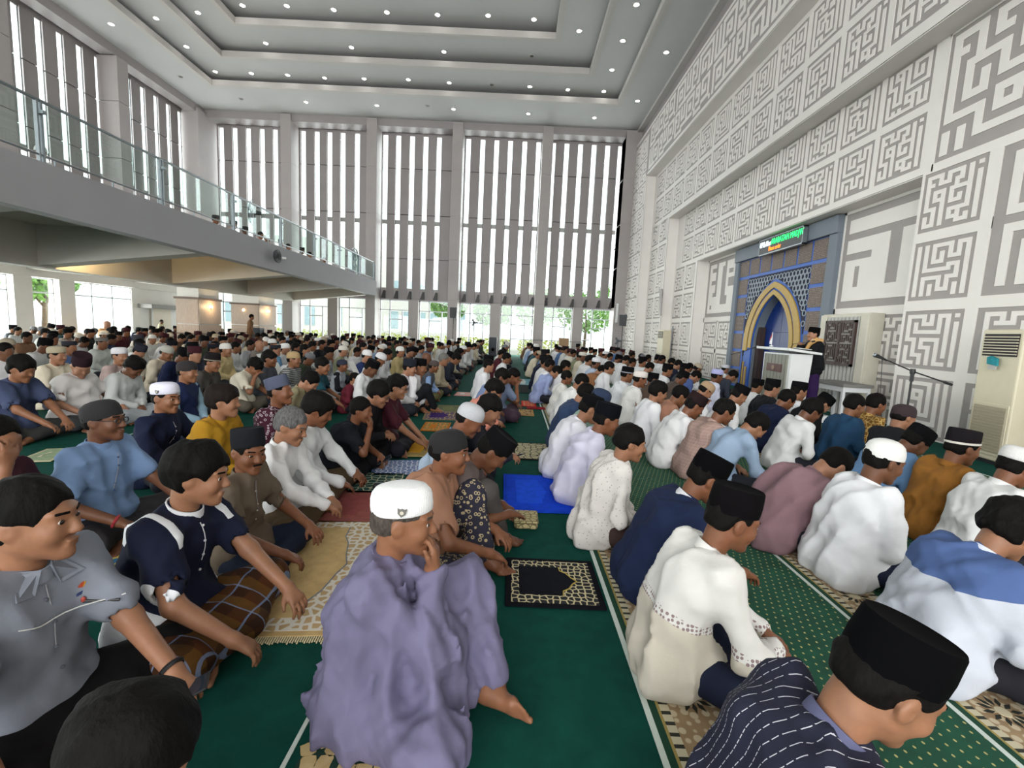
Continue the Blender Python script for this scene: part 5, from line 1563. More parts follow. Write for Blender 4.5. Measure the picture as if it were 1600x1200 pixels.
    if not robe:
        if stand:
            for s, nm in ((1, 'L'), (-1, 'R')):
                im.cone(J['hip'+nm], J['K'+nm], .098, .085, .08); im.cone(J['K'+nm], J['A'+nm]+np.array([0, 0, .02]), .085, .088, .08)
            im.cap(P+left*.06, P-left*.06, .125, .06)
            if lw == 'sarong': im.cone(P+np.array([0, 0, -.1]), np.array([0, 0, .16]), .13, .13, .08)
        else:
            im.cap(P+left*.07, P-left*.07, .098, .06)
            for s, nm in ((1, 'L'), (-1, 'R')):
                im.cone(J['hip'+nm]+np.array([.04, 0, 0]), J['K'+nm], .088, .074, .06 if lw != 'sarong' else .10)
                im.cone(J['K'+nm], J['K'+nm]+(J['A'+nm]-J['K'+nm])*(.93 if lw != 'sarong' else .80), .073, .060, .05 if lw != 'sarong' else .10)
            if lw == 'sarong': im.ell(P+np.array([.22, 0, -.045]), (.22, .27, .07), None, .10)
        covers.append(im)
        V, Q = mesh_imp(im, hc*1.35, folds2(sd+3, .0075 if tier < 3 else .004), .003)
        m_l = p.get('pants', '#22242b'); m_l = cloth(m_l) if isinstance(m_l, str) else m_l
        to_obj('sarong' if lw == 'sarong' else 'trousers', V, Q, m_l, root)
    dcv = np.min([sdf_at(c_, bV.astype(F32)) for c_ in covers], 0)
    bV, bQ, bT = coarsen(bV, bQ, dcv < -.016, .045)
    to_obj('body', bV, bQ, sk, root, tris=bT)
    # hair and cap
    w = lambda *c: H+R@np.array(c)
    hk = p.get('hair', 'short'); cap = p.get('cap')
    hh = max(hb, .0075)
    if hk != 'bald':
        im = Imp(); g = {'short': .010, 'thick': .021, 'crop': .006}.get(hk, .010)
        if cap: g = .004
        im.ell(w(-.016, 0, .040), (.100+g, .080+g, .092+g), R, .02); im.ell(w(-.045, 0, -.015), (.066+g*.5, .066+g*.6, .06), R, .03)
        im.ell(w(.098, 0, -.045), (.066, .10, .105 if hk != 'thick' else .096), R, .012, 's'); im.plane(w(-.03, 0, -.062), R@np.array([.28, 0, 1.0]), .01)
        for s in (1, -1): im.ell(w(.02, s*.085, -.03), (.036, .03, .045), R, .008, 's')
        if cap: im.plane(w(0, 0, .072), R@np.array([0, 0, -1.0]), .01)
        dn = folds2(sd+5, .003 if hk != 'thick' else .006)
        dn_ = folds(sd+9, .0035 if hk != 'thick' else .005, 75); dz_ = dn; dn = lambda PP: dz_(PP)+dn_(PP)
        V, Q = mesh_imp(im, hh, dn)
        if len(V): to_obj('hair', V, Q, hairmat(p.get('haircol', '#0d0b0a')), root)
    if tier == 1 and hk != 'none':
        for s in (1, -1):
            im = Imp().cap(w(.0985, s*.016, .030), w(.086, s*.047, .033), .0048, .002); V, Q = mesh_imp(im, .0035); to_obj('eyebrow', V, Q, hairmat(p.get('haircol', '#0d0b0a')), root)
        if p.get('moustache'):
            im = Imp().cap(w(.103, .022, -.052), w(.103, -.022, -.052), .0055, .002); V, Q = mesh_imp(im, .0035); to_obj('moustache', V, Q, hairmat(), root)
    if p.get('beard') and tier <= 2:
        im = Imp(); im.ell(w(.060, 0, -.105), (.036, .040, .030), R, .02); im.ell(w(.088, 0, -.045), (.028, .034, .040), R, .008, 's')
        V, Q = mesh_imp(im, .008, folds(sd, .003, 60)); to_obj('beard', V, Q, hairmat('#2a2522'), root)
    if cap:
        kind, col = cap[0], cap[1]; mt = velvet(col) if kind in ('peci', 'flat') else knit(col)
        c = cap_mesh(kind, H, R, 'cap', mt, root, cap[2] if len(cap) > 2 else -9, 28 if tier <= 2 else 14)
        if p.get('badge'):
            b = MB(); shp = [(-.016, .014), (-.008, .010), (0, .013), (.008, .010), (.016, .014), (.014, -.004), (0, -.017), (-.014, -.004)]
            yy = -.0925; bd = b.add([tuple(w(x_, yy-.004-.0*z_, .066+z_)) for x_, z_ in shp]+[tuple(w(x_, yy+.004, .066+z_)) for x_, z_ in shp], [tuple(range(8)), tuple(range(8, 16))[::-1]]+[(k, (k+1) % 8, 8+(k+1) % 8, 8+k) for k in range(8)]).build('badge', plain('badge_grey', '#5f5d58', .5, .1, 40), c)
            MB().add([tuple(w(.007*math.cos(t), yy-.0055, .066+.007*math.sin(t))) for t in np.linspace(0, 2*PI, 9)[:-1]], [tuple(range(8))]).build('badge_ring', plain('badge_cream', '#b7b0a0', .5), bd)
        if p.get('capband'):
            b = cap_mesh('flat', H, R, 'cap_band', cloth(p['capband']), c, -9, 28); me = b.data
            keep = [f for f in me.polygons]
            V = np.array([v.co[:] for v in me.vertices]); seg = 28
            ring = V.reshape(-1, seg, 3); cen = ring.mean(1, keepdims=True); up = R@rot('Y', -9)@np.array([0, 0, 1.])
            r0 = cen[0]+(ring[0]-cen[0])*1.055; VV = [tuple(r0[k]+up*z) for z in (.0, .016) for k in range(seg)]
            nm_ = bpy.data.meshes.new('cap_band'); nm_.from_pydata(VV, [], [(k, (k+1) % seg, seg+(k+1) % seg, seg+k) for k in range(seg)]); nm_.materials.append(cloth(p['capband'])); b.data = nm_
    if p.get('glasses') and tier <= 2:
        b = MB()
        for s in (1, -1): b.tube([tuple(w(.104, s*.033+.021*math.cos(a), .005+.017*math.sin(a))) for a in np.linspace(0, 2*PI, 15)], .0022, 5, False)
        b.tube([tuple(w(.108, .012, .008)), tuple(w(.108, -.012, .008))], .002, 5)
        for s in (1, -1): b.tube([tuple(w(.102, s*.054, .008)), tuple(w(.0, s*.084, .014))], .002, 5)
        b.build('glasses', M_BLACK, root)

# ------------------------------------------------------------------ worshippers whose looks the photograph shows
person((-0.38, 1.65), tier=1, label='person in a lavender robe and white cap with a hand at his mouth, foot bare', group='worshippers seated in rows', lean=13, hp=6, shirt='#6a6681', robe=True, legs='robe', badge=True, cap=('haji', '#e9e9ea'), hair='crop', haircol='#4b443f', armR='face', curlR=50, armL=(0.47, 0.08, 0.19), skin=0, fat=0.012, KL=(0.37, 0.23, 0.38), AL=(0.49, 0.02, 0.075), TL=(0.69, -0.06, 0.06), KR=(0.33, -0.31, 0.12), soleL=(0, 1, 0.3), hy=4, jaw=1.08, scale=1.03, fold=0.02)
person((-1.53, 1.42), tier=1, label='person in a grey short-sleeved uniform shirt with a small orange emblem, bareheaded', group='worshippers seated in rows', lean=12, hp=2, shirt='#7d828d', sleeve='short', collar='#8b919d', lower='sarong', pants='#0e0c0d', armL=(0.52, 0.06, 0.2), armR=(0.4, -0.34, 0.1), hair='short', skin=2, hy=12, jaw=1.08, scale=1.08, logo=True, wings=True, watchL='#17171a', buttons='#5d6069', phoneL='dark phone held by the person in the grey uniform shirt', tails=True, fat=0.015)
person((-1.38, 1.98), tier=1, label='bareheaded person in a navy and white polo shirt and brown plaid sarong', group='worshippers seated in rows', lean=16, hp=10, shirt=cloth('#12172c', 'sport', '#d8dade'), collar='#d8dade', sleeve='short', lower='sarong', pants=cloth('#4b2a12', 'plaid'), scale=1.07, armL=(0.5, 0.12, 0.18), armR=(0.44, -0.2, 0.16), hair='thick', skin=2, hy=14, buttons='#c8c8cc', seam='#c8c8cc')
person((-1.50, 2.58), tier=1, label='person in a brown short-sleeved shirt and black peci turning towards the camera', group='worshippers seated in rows', lean=12, hp=6, shirt='#665a4d', sleeve='short', cap=('peci', '#1d1e22', -14), pants='#1b2336', armL=(0.4, 0.18, 0.22), armR=(0.42, -0.18, 0.2), scale=0.97, skin=1, hy=-34, moustache=True, buttons='#c9bfae', legs='cross')
person((-2.63, 2.91), tier=1, label='person in a light blue short-sleeved shirt, black cap and glasses', group='worshippers seated in rows', lean=12, hp=0, shirt='#6f88ac', sleeve='short', cap=('beanie', '#1b1a1c', -16), pants='#2c2a2c', armL=(0.46, 0.16, 0.22), armR=(0.36, -0.2, 0.2), skin=3, hy=6, glasses=True, hair='crop', fat=0.015, scale=1.05, watchR='#8d2a30', buttons='#3d4f77')
person((-3.00, 3.93), tier=1, label='person in a dark navy long shirt and white cap with a small badge', group='worshippers seated in rows', lean=10, hp=5, shirt='#141b33', badge=True, buttons='#8a8da0', cap=('haji', '#dcdcec', -8), pants='#14161f', hy=-6, skin=0, armL='knee', armR='lap', scale=1.02)
person((-2.40, 3.78), tier=2, label='bareheaded person in a mustard yellow long-sleeved shirt', group='worshippers seated in rows', lean=14, hp=4, shirt='#a3791f', hair='thick', haircol='#1c1512', skin=2, hy=12, pants='#1d2540', armL='knee', armR='lap', scale=1.06)
person((-1.55, 3.19), tier=1, label='grey-haired person in a white long-sleeved shirt and brown trousers', group='worshippers seated in rows', lean=14, hp=20, shirt='#dadadb', hair='short', haircol='#5d5c5c', pants='#5b4a36', armL=(0.44, 0.02, 0.22), armR=(0.45, -0.06, 0.2), skin=2, hy=-4, legs='cross', scale=1.02)
person((-1.58, 3.71), tier=2, label='young bareheaded person in a white shirt looking down beside the grey-haired one', group='worshippers seated in rows', lean=12, hp=26, shirt='#d3d5d6', hair='thick', pants='#5c4c38', armL=(0.42, 0.15, 0.2), armR=(0.4, -0.12, 0.2), skin=1, hy=6, scale=1.06)
person((-1.44, 4.36), tier=2, label='bareheaded person in a black t-shirt covering his mouth with one hand', group='worshippers seated in rows', lean=29, hp=10, shirt='#15181f', sleeve='short', pants='#0f1014', armR='face', armL=(0.46, 0.05, 0.22), scale=0.95, hair='short', skin=1, hy=0, phoneL='black phone held by the person in the black t-shirt')
person((-1.42, 4.86), tier=2, label='person with thick black hair and black shirt leaning over a phone', group='worshippers seated in rows', lean=22, hp=24, shirt='#17161a', hair='thick', pants='#141317', armL='phone', armR='phone', skin=2, glasses=True, scale=1.06)
person((-1.33, 5.30), tier=2, label='person in a maroon and black t-shirt with glasses and black hair', group='worshippers seated in rows', lean=18, hp=14, shirt='#3d1721', sleeve='short', hair='thick', pants='#1d1d24', armL=(0.5, 0.1, 0.12), armR=(0.5, -0.08, 0.12), glasses=True, skin=2, scale=1.06)
person((-0.35, 2.66), tier=1, label='person in a brown short-sleeved shirt, black cap and patterned sarong at the aisle', group='worshippers seated in rows', lean=22, hp=6, shirt='#916a55', sleeve='short', cap=('beanie', '#100f11', -14), lower='sarong', pants=cloth('#2c2b38', 'paisley', '#a99a7a'), armL=(0.5, 0.12, 0.22), armR=(0.48, -0.14, 0.2), skin=1, hy=-4, fat=0.03, jaw=1.1, hair='crop', scale=1.05, legs='kneeup')
person((-0.11, 3.08), tier=2, label='person in a taupe shirt and black peci bowing low beside the blue towel', group='worshippers seated in rows', lean=34, hp=46, shirt='#5d5250', sleeve='short', cap=('peci', '#0e0e10'), pants='#45413f', armL=(0.45, 0.05, 0.25), armR=(0.5, -0.1, 0.25), skin=3, legs='kneeup', up='R', scale=1.06)
person((-0.34, 3.76), tier=2, label='person in a pale blue shirt and light grey knit cap at the aisle', group='worshippers seated in rows', lean=24, hp=30, shirt='#9fb0c4', cap=('dome', '#b4b6ba'), pants='#2b2d35', armL='phone', armR='phone', skin=1, beard=True, scale=1.06)
person((-0.20, 4.29), tier=2, label='bareheaded person in dark clothes reading a phone at the aisle', group='worshippers seated in rows', lean=26, hp=24, shirt='#22232a', hair='thick', pants='#1c1d22', armL=(0.48, 0.02, 0.3), armR=(0.48, -0.06, 0.3), skin=2, phoneR='phone held over the aisle carpet by the person in dark clothes', scale=1.06)
person((-0.22, 5.81), tier=2, label='person in a salmon pink top with black hair at the aisle', group='worshippers seated in rows', lean=26, hp=32, shirt='#d58a78', hair='thick', pants='#25232a', armL='phone', armR='phone', scale=1.06)
person((-0.16, 7.17), tier=2, label='bareheaded person behind the pink top at the aisle', group='worshippers seated in rows', lean=26, hp=32, shirt='#6f7da0', hair='short', pants='#33303a', scale=1.1)
person((0.02, 7.62), tier=2, label='person in a grey-blue t-shirt and purple sarong resting his head on a hand', group='worshippers seated in rows', lean=24, hp=30, shirt='#69758d', sleeve='short', hair='short', lower='sarong', pants='#43323f', armR='brow', armL='knee', skin=1, scale=1.06)
person((-0.53, 9.98), tier=3, label='person in a white shirt and black peci at the aisle, head turned to the pulpit', group='worshippers seated in rows', lean=16, hp=14, shirt='#d6d7d9', cap=('peci', '#0e0e10'), scale=1.06)
person((-0.15, 11.65), tier=3, label='bareheaded person in a white shirt beyond the white-shirted peci wearer at the aisle', group='worshippers seated in rows', lean=16, hp=14, shirt='#d6d7d9', scale=1.06)
person((-5.46, 5.06), tier=2, label='tousled bareheaded person in a slate blue t-shirt at the left edge', group='worshippers seated in rows', lean=13, hp=20, scale=1.1, shirt='#3c4560', sleeve='short', hair='thick', pants='#3a3a3a', armL=(0.5, 0.1, 0.2), armR=(0.5, -0.1, 0.2), skin=0)
person((-6.78, 6.79), tier=2, label='person in a cream short-sleeved shirt and beige cap near the left edge', group='worshippers seated in rows', lean=10, hp=5, shirt='#c8bea9', sleeve='short', cap=('haji', '#a59a82'), pants='#33343c', skin=2, scale=1.06)
person((-5.40, 5.70), tier=2, label='person in a white short-sleeved shirt and dark brown peci bowing his face down', group='worshippers seated in rows', lean=9, hp=34, scale=1.1, shirt='#d0ccca', sleeve='short', cap=('peci', '#2a1d22'), pants='#4a4b4e', hy=-30, armL='knee', armR='knee', fat=0.03)
person((-8.13, 8.39), tier=3, label='person in a blue shirt and dark cap near the left windows', group='worshippers seated in rows', lean=10, hp=5, shirt='#4a5f86', cap=('flat', '#2c2c33'), scale=1.06)
person((-8.94, 9.96), tier=3, label='person in a pale grey-green shirt and grey cap near the left windows', group='worshippers seated in rows', lean=10, hp=5, shirt='#b7bcb6', cap=('flat', '#6b6763'), scale=1.06)
person((-6.15, 7.15), tier=2, label='person in a dusty mauve shirt and white cap with a band', group='worshippers seated in rows', lean=10, hp=5, shirt='#a38f8b', cap=('haji', '#d2d0d4'), hy=-12, scale=1.06)
person((-5.17, 6.22), tier=2, label='bareheaded person in a pale grey shirt with his head bent to his lap', group='worshippers seated in rows', lean=16, hp=44, scale=1.08, shirt='#b9bcba', hair='thick', lower='sarong', pants='#a3a8ad', armL='lap', armR='lap')
person((-7.39, 9.04), tier=3, label='person in a beige shirt and dark peci bent forward', group='worshippers seated in rows', lean=26, hp=32, shirt='#b5ac98', cap=('peci', '#2b2d35'), scale=1.06)
person((-6.52, 8.61), tier=2, label='person in a cream shirt and grey knit cap leaning forward', group='worshippers seated in rows', lean=18, hp=26, shirt='#bdb29f', cap=('dome', '#a8a69c'), scale=1.06)
person((-9.26, 11.33), tier=3, label='AUTO:white shirt, dark grey peci', group='worshippers seated in rows', lean=10, hp=5, shirt='#bfbdb4', cap=('peci', '#3a3a40'), scale=1.06)
person((-6.54, 9.35), tier=3, label='AUTO:navy shirt, black peci', group='worshippers seated in rows', lean=10, hp=5, shirt='#1c2644', cap=('peci', '#0e0e10'), scale=1.06)
person((-6.15, 8.51), tier=3, label='AUTO:navy shirt, black peci', group='worshippers seated in rows', lean=26, hp=32, shirt='#1a2140', cap=('peci', '#0e0e10'), scale=1.06)
person((-4.00, 5.61), tier=2, label='person in a dark navy vest over a light blue shirt, black cap', group='worshippers seated in rows', lean=10, hp=5, shirt='#1b2547', sleeve='vest', under='#86a3b5', cap=('beanie', '#201b1d'), skin=0, pants='#1c2030', scale=1.06)
person((-4.63, 7.04), tier=2, label='person in a dark olive shirt and patterned black peci', group='worshippers seated in rows', lean=16, hp=14, shirt='#3f3c38', cap=('peci', '#1d1a1b'), capband='#7b7468', scale=1.06)
person((-6.30, 9.63), tier=3, label='AUTO:dark grey shirt, black cap', group='worshippers seated in rows', lean=10, hp=5, shirt='#2b2d38', cap=('flat', '#1f2129'), scale=1.06)
person((-6.03, 9.61), tier=2, label='person in a sandy yellow shirt and white knit cap sitting upright', group='worshippers seated in rows', lean=10, hp=5, shirt='#b7a477', cap=('dome', '#d8d5cf'), hy=8, scale=1.06)
person((-6.72, 11.73), tier=3, label='AUTO:pale grey shirt, bare head', group='worshippers seated in rows', lean=10, hp=5, shirt='#a5a7ab', hair='short', scale=1.06)
person((-6.51, 11.76), tier=3, label='AUTO:grey shirt, no hair', group='worshippers seated in rows', lean=10, hp=5, shirt='#7f7670', hair='bald', scale=1.06)
person((-4.15, 7.35), tier=2, label='person in a cream shirt bent over with a hand on his brow', group='worshippers seated in rows', lean=22, hp=44, scale=1.06, shirt='#c4beac', sleeve='short', hair='thick', armR='brow', armL='knee', pants='#5d574d')
person((-4.23, 7.96), tier=2, label='long-haired person in a dark grey t-shirt sitting upright', group='worshippers seated in rows', lean=10, hp=5, shirt='#4c5059', sleeve='short', hair='thick', scale=1.06)
person((-5.36, 10.35), tier=3, label='AUTO:light blue shirt, dark grey cap', group='worshippers seated in rows', lean=10, hp=5, shirt='#6f9fc6', cap=('flat', '#26272c'), scale=1.06)
person((-6.72, 12.80), tier=3, label='AUTO:dark grey shirt, white knit cap', group='worshippers seated in rows', lean=10, hp=5, shirt='#4b4a50', cap=('dome', '#d6d6d4'), scale=1.06)
person((-5.45, 10.96), tier=3, label='AUTO:white shirt, white cap', group='worshippers seated in rows', lean=10, hp=5, shirt='#d6d7d9', cap=('beanie', '#d9d9d7'), scale=1.06)
person((-3.86, 8.06), tier=2, label='person in a grey striped shirt and tan knit cap', group='worshippers seated in rows', lean=10, hp=5, shirt=cloth('#8d8f8b', 'hstripe', '#3d3d40'), cap=('dome', '#a78e66'), scale=1.06)
person((-5.40, 11.41), tier=3, label='AUTO:white shirt, bare head', group='worshippers seated in rows', lean=10, hp=5, shirt='#d6d7d9', hair='short', scale=1.06)
person((-4.92, 10.84), tier=3, label='AUTO:dark grey shirt, bare head', group='worshippers seated in rows', lean=10, hp=5, shirt='#2b2d2c', hair='short', scale=1.06)
person((-2.25, 4.41), tier=2, label='older person in a maroon batik shirt and grey peci leaning back', group='worshippers seated in rows', lean=14, hp=-4, shirt=cloth('#45202f', 'paisley', '#b0a3ab'), cap=('peci', '#4d5263', -16), pants='#232a40', skin=1, scale=1.06)
person((-2.63, 5.93), tier=2, label='bareheaded person in an olive beige shirt bowing deeply', group='worshippers seated in rows', lean=24, hp=44, shirt='#847d62', hair='short', pants='#55503f', scale=1.06)
person((-3.06, 7.36), tier=2, label='bareheaded person in a dark teal t-shirt stretching an arm forward', group='worshippers seated in rows', lean=16, hp=14, shirt='#153f4a', sleeve='short', hair='short', armR=(0.52, -0.2, 0.2), armL='knee', scale=1.06)
person((-3.24, 8.70), tier=2, label='person in a light grey vest with black sleeves and navy cap', group='worshippers seated in rows', lean=10, hp=6, shirt='#8f949b', sleeve='vest', under='#17181d', cap=('beanie', '#23273a'), hy=8, scale=0.9)
person((-2.60, 7.55), tier=2, label='child in a dark red top sitting between two rows', group='worshippers seated in rows', lean=16, hp=14, shirt='#5e1f2b', hair='short', scale=0.78)
person((-2.38, 7.70), tier=2, label='person in a white shirt and black peci bowing his head, left of the aisle', group='worshippers seated in rows', lean=20, hp=34, shirt='#cfd1d2', cap=('peci', '#0e0e10'), scale=1.06)
person((-3.18, 9.99), tier=3, label='AUTO:dark blue shirt, white knit cap', group='worshippers seated in rows', lean=16, hp=14, shirt='#243058', cap=('dome', '#d9d9d9'), scale=1.06)
person((-2.79, 9.64), tier=3, label='AUTO:white shirt, white knit cap', group='worshippers seated in rows', lean=26, hp=32, shirt='#d6d7d9', cap=('dome', '#d5d4d6'), scale=1.1)
person((-2.99, 10.95), tier=3, label='AUTO:white shirt, bare head', group='worshippers seated in rows', lean=16, hp=14, shirt='#d6d7d9', hair='short', scale=1.06)
person((-2.92, 11.89), tier=3, label='AUTO:beige shirt, white knit cap', group='worshippers seated in rows', lean=10, hp=5, shirt='#b3a274', cap=('dome', '#dadad6'), scale=1.06)
person((-2.91, 13.48), tier=3, label='AUTO:navy shirt, black peci', group='worshippers seated in rows', lean=26, hp=32, shirt='#262b3b', cap=('peci', '#0e0e10'), scale=1.06)
person((-1.74, 7.74), tier=2, label='person in a grey shirt and dark peci beside a white-shirted neighbour', group='worshippers seated in rows', lean=16, hp=14, shirt='#b9b7b8', cap=('peci', '#22252c'), scale=1.06)
person((-1.61, 7.95), tier=2, label='person in a white shirt with black peci and raised knee', group='worshippers seated in rows', lean=16, hp=14, shirt='#d0cfd2', cap=('peci', '#0e0e10'), legs='kneeup', pants='#16171b', up='R', scale=1.06)
person((-1.60, 9.31), tier=2, label='person in a grey vest over a light blue shirt with brown knit cap', group='worshippers seated in rows', lean=16, hp=14, shirt='#4f5157', sleeve='vest', under='#8ba5d0', cap=('dome', '#4a403d'), pants='#5a5736', scale=0.93)
person((-1.52, 10.12), tier=3, label='AUTO:beige shirt, bare head', group='worshippers seated in rows', lean=16, hp=14, shirt='#a79b84', hair='short', haircol='#6f6d69', scale=1.06)
person((-1.93, 10.27), tier=3, label='AUTO:brown shirt, no hair', group='worshippers seated in rows', lean=16, hp=14, shirt='#6e4a36', hair='bald', scale=1.06)
person((-1.64, 11.91), tier=3, label='AUTO:dark grey shirt, black peci', group='worshippers seated in rows', lean=26, hp=32, shirt='#23252d', cap=('peci', '#0e0e10'), scale=1.06)
person((-1.37, 11.15), tier=3, label='AUTO:navy shirt, bare head', group='worshippers seated in rows', lean=26, hp=32, shirt='#262a36', hair='short', scale=1.08)
person((-1.64, 15.13), tier=3, label='AUTO:white shirt, white knit cap', group='worshippers seated in rows', lean=16, hp=14, shirt='#d0d0d0', cap=('dome', '#dcdcdc'), scale=1.06)
person((0.91, 0.99), tier=1, label='person in a navy shirt with white dashed stripes and black peci, lower right', group='worshippers seated in rows', lean=26, hp=26, shirt=cloth('#262839', 'stripe', '#c9c9d2'), collar='#5a5b78', cap=('peci', '#060608', -6), pants='#191a22', skin=2, hy=-4, hair='crop', scale=1.04, fat=0.01)
person((0.98, 1.90), tier=1, label='person in a white and beige banded shirt and black peci', group='worshippers seated in rows', lean=22, hp=16, shirt=cloth('#d3d1cd', 'band'), collar='#d3d1cd', cap=('peci', '#0c0a0c', -6), pants='#1a2034', skin=1, hy=2, armR=(0.42, -0.1, 0.2), armL=(0.42, 0, 0.22), hair='crop', scale=1.02)
person((1.16, 2.59), tier=1, label='person in a plain navy blue shirt and black peci beside the banded shirt', group='worshippers seated in rows', lean=28, hp=28, shirt='#1c2745', collar='#cfd0d4', cap=('peci', '#070709', -4), sleeve='short', armR=(0.5, -0.14, 0.2), armL=(0.4, 0.15, 0.2), pants='#1a1c24', skin=1, hair='crop', fat=0.02, scale=1.02)
person((0.87, 3.22), tier=1, label='bareheaded person in an off-white speckled shirt', group='worshippers seated in rows', lean=22, hp=12, shirt=cloth('#c6c2bd', 'dots', '#9b9490'), hair='short', pants='#3a2b28', skin=2, scale=1.02)
person((0.86, 4.02), tier=2, label='person in a pale lavender shirt and black peci at the aisle edge', group='worshippers seated in rows', lean=26, hp=16, shirt='#c7c5d8', cap=('peci', '#0c0d12', -4), pants='#b6bbd6', skin=1, scale=1.06)
person((0.83, 4.70), tier=2, label='person in a white shirt hidden behind the pale lavender shirt', group='worshippers seated in rows', lean=30, hp=24, shirt='#d3d3da', cap=('peci', '#0e0e10'), scale=1.06)
person((1.03, 5.20), tier=2, label='person in a sage green shirt and dark blue bucket hat', group='worshippers seated in rows', lean=24, hp=22, shirt='#8ba394', cap=('beanie', '#1d2c48', -4), hair='short', scale=1.06)
person((0.95, 5.80), tier=2, label='bareheaded person in a slate blue shirt at the aisle edge', group='worshippers seated in rows', lean=26, hp=32, shirt='#2e3e5c', hair='short', scale=1.06)
person((1.11, 7.23), tier=2, label='bareheaded person in a white shirt, third behind the slate blue shirt', group='worshippers seated in rows', lean=26, hp=32, shirt='#d2d2d0', hair='short', scale=1.06)
person((0.99, 8.20), tier=2, label='bareheaded person in a white shirt at the aisle edge, broad back to camera', group='worshippers seated in rows', lean=16, hp=14, shirt='#d2d1cc', hair='short', scale=0.95)
person((0.94, 9.63), tier=2, label='person in a lavender blue shirt slumped forward at the aisle edge', group='worshippers seated in rows', lean=34, hp=48, shirt='#8b97bd', hair='short', scale=1.06)
person((0.82, 9.90), tier=3, label='AUTO:white shirt, bare head', group='worshippers seated in rows', lean=16, hp=14, shirt='#d6d7d9', hair='short', glasses=True, scale=1.06)
person((0.81, 11.85), tier=3, label='AUTO:navy shirt, bare head', group='worshippers seated in rows', lean=16, hp=14, shirt='#1c2236', hair='short', scale=1.06)
person((1.14, 9.74), tier=3, label='AUTO:white shirt, bare head', group='worshippers seated in rows', lean=16, hp=14, shirt='#d6d7d9', hair='short', scale=1.06)
person((2.17, 16.42), tier=3, label='AUTO:white shirt, bare head', group='worshippers seated in rows', lean=16, hp=14, shirt='#cdc7b7', hair='short', scale=1.06)
person((2.12, 9.97), tier=2, label='bareheaded person in a white shirt in the second row right of the aisle', group='worshippers seated in rows', lean=16, hp=14, shirt='#d4d5d8', hair='short', scale=1.06)
person((2.07, 11.30), tier=3, label='AUTO:light blue shirt, white cap', group='worshippers seated in rows', lean=16, hp=14, shirt='#a8b6cc', cap=('haji', '#d9d9dd'), scale=1.06)
person((2.06, 10.53), tier=3, label='AUTO:brown shirt, bare head', group='worshippers seated in rows', lean=34, hp=48, shirt='#8a5f41', hair='short', scale=1.06)
person((2.12, 8.39), tier=2, label='person in a white shirt and patterned black peci with silver motif', group='worshippers seated in rows', lean=16, hp=14, shirt='#cfd1d4', cap=('peci', '#0e0e10'), capband='#8d8d96', scale=1.06)
person((2.15, 7.64), tier=2, label='person in a white shirt and white embroidered cap, back to camera', group='worshippers seated in rows', lean=16, hp=14, shirt='#d3d2cf', cap=('haji', '#d4cdc8'), scale=1.06)
person((1.93, 5.97), tier=2, label='person in a white shirt with long black hair tied back', group='worshippers seated in rows', lean=16, hp=14, shirt='#d6d6d9', hair='thick', scale=1.06)
person((2.63, 8.49), tier=2, label='person in a brown shirt and tall black peci', group='worshippers seated in rows', lean=16, hp=14, shirt='#5a4a40', cap=('peci', '#0e0e10'), scale=0.95)
person((3.43, 11.43), tier=3, label='AUTO:pale grey shirt, bare head', group='worshippers seated in rows', lean=26, hp=32, shirt='#a9b2ba', hair='short', scale=1.06)
person((3.41, 10.04), tier=2, label='person in a white shirt and black peci, third row right of the aisle', group='worshippers seated in rows', lean=16, hp=14, shirt='#d6d7d9', cap=('peci', '#0e0e10'), scale=1.06)
person((4.71, 14.42), tier=3, label='AUTO:white shirt, bare head', group='worshippers seated in rows', lean=10, hp=5, shirt='#d6d7d9', hair='short', scale=1.06)
person((3.96, 10.50), tier=3, label='AUTO:dark grey shirt, black peci', group='worshippers seated in rows', lean=16, hp=14, shirt='#34363d', cap=('peci', '#0e0e10'), scale=1.06)
person((3.33, 8.93), tier=3, label='AUTO:dark grey shirt, black peci', group='worshippers seated in rows', lean=26, hp=32, shirt='#4f453f', cap=('peci', '#0e0e10'), scale=1.06)
person((4.09, 10.17), tier=2, label='bareheaded person in a blue shirt bowing in the third row', group='worshippers seated in rows', lean=34, hp=48, shirt='#4c5f94', hair='short', scale=1.06)
person((2.28, 6.13), tier=2, label='bareheaded person in a salmon brown shirt', group='worshippers seated in rows', lean=26, hp=32, shirt='#a97c66', hair='short', scale=1.06)
person((2.14, 5.28), tier=2, label='person in a white shirt and dark red-brown peci bowing', group='worshippers seated in rows', lean=28, hp=30, shirt='#d3d3d4', cap=('peci', '#251a1b', 0), scale=1.06)
person((2.96, 6.93), tier=2, label='person in a white shirt and beige skullcap looking down', group='worshippers seated in rows', lean=24, hp=40, shirt='#d8d8da', cap=('dome', '#a58a6c', -4), armR='face', scale=1.06)
person((4.08, 9.09), tier=2, label='person in a pale blue-white shirt and lavender cap', group='worshippers seated in rows', lean=16, hp=14, shirt='#c3c6d8', cap=('haji', '#a7a9d6'), fat=0.03, scale=1.06)
person((5.98, 12.84), tier=3, label='AUTO:white shirt, white cap', group='worshippers seated in rows', lean=16, hp=14, shirt='#d6d7d9', cap=('haji', '#d6d6de'), scale=0.94)
person((5.08, 10.53), tier=3, label='bareheaded person in a dark grey jacket bowing near the mihrab', group='worshippers seated in rows', lean=34, hp=48, shirt='#2f3440', hair='short', scale=1.1)
person((2.32, 4.91), tier=2, label='bareheaded person in a pinkish brown checked shirt', group='worshippers seated in rows', lean=26, hp=26, shirt=cloth('#9a8078', 'check', '#b59d92'), hair='short', fat=0.02, scale=1.06)
person((3.27, 6.52), tier=2, label='person in a white shirt with mustard batik trim and tall black peci', group='worshippers seated in rows', lean=26, hp=32, shirt='#cfcfd0', cap=('peci', '#0e0e10'), scale=1.06)
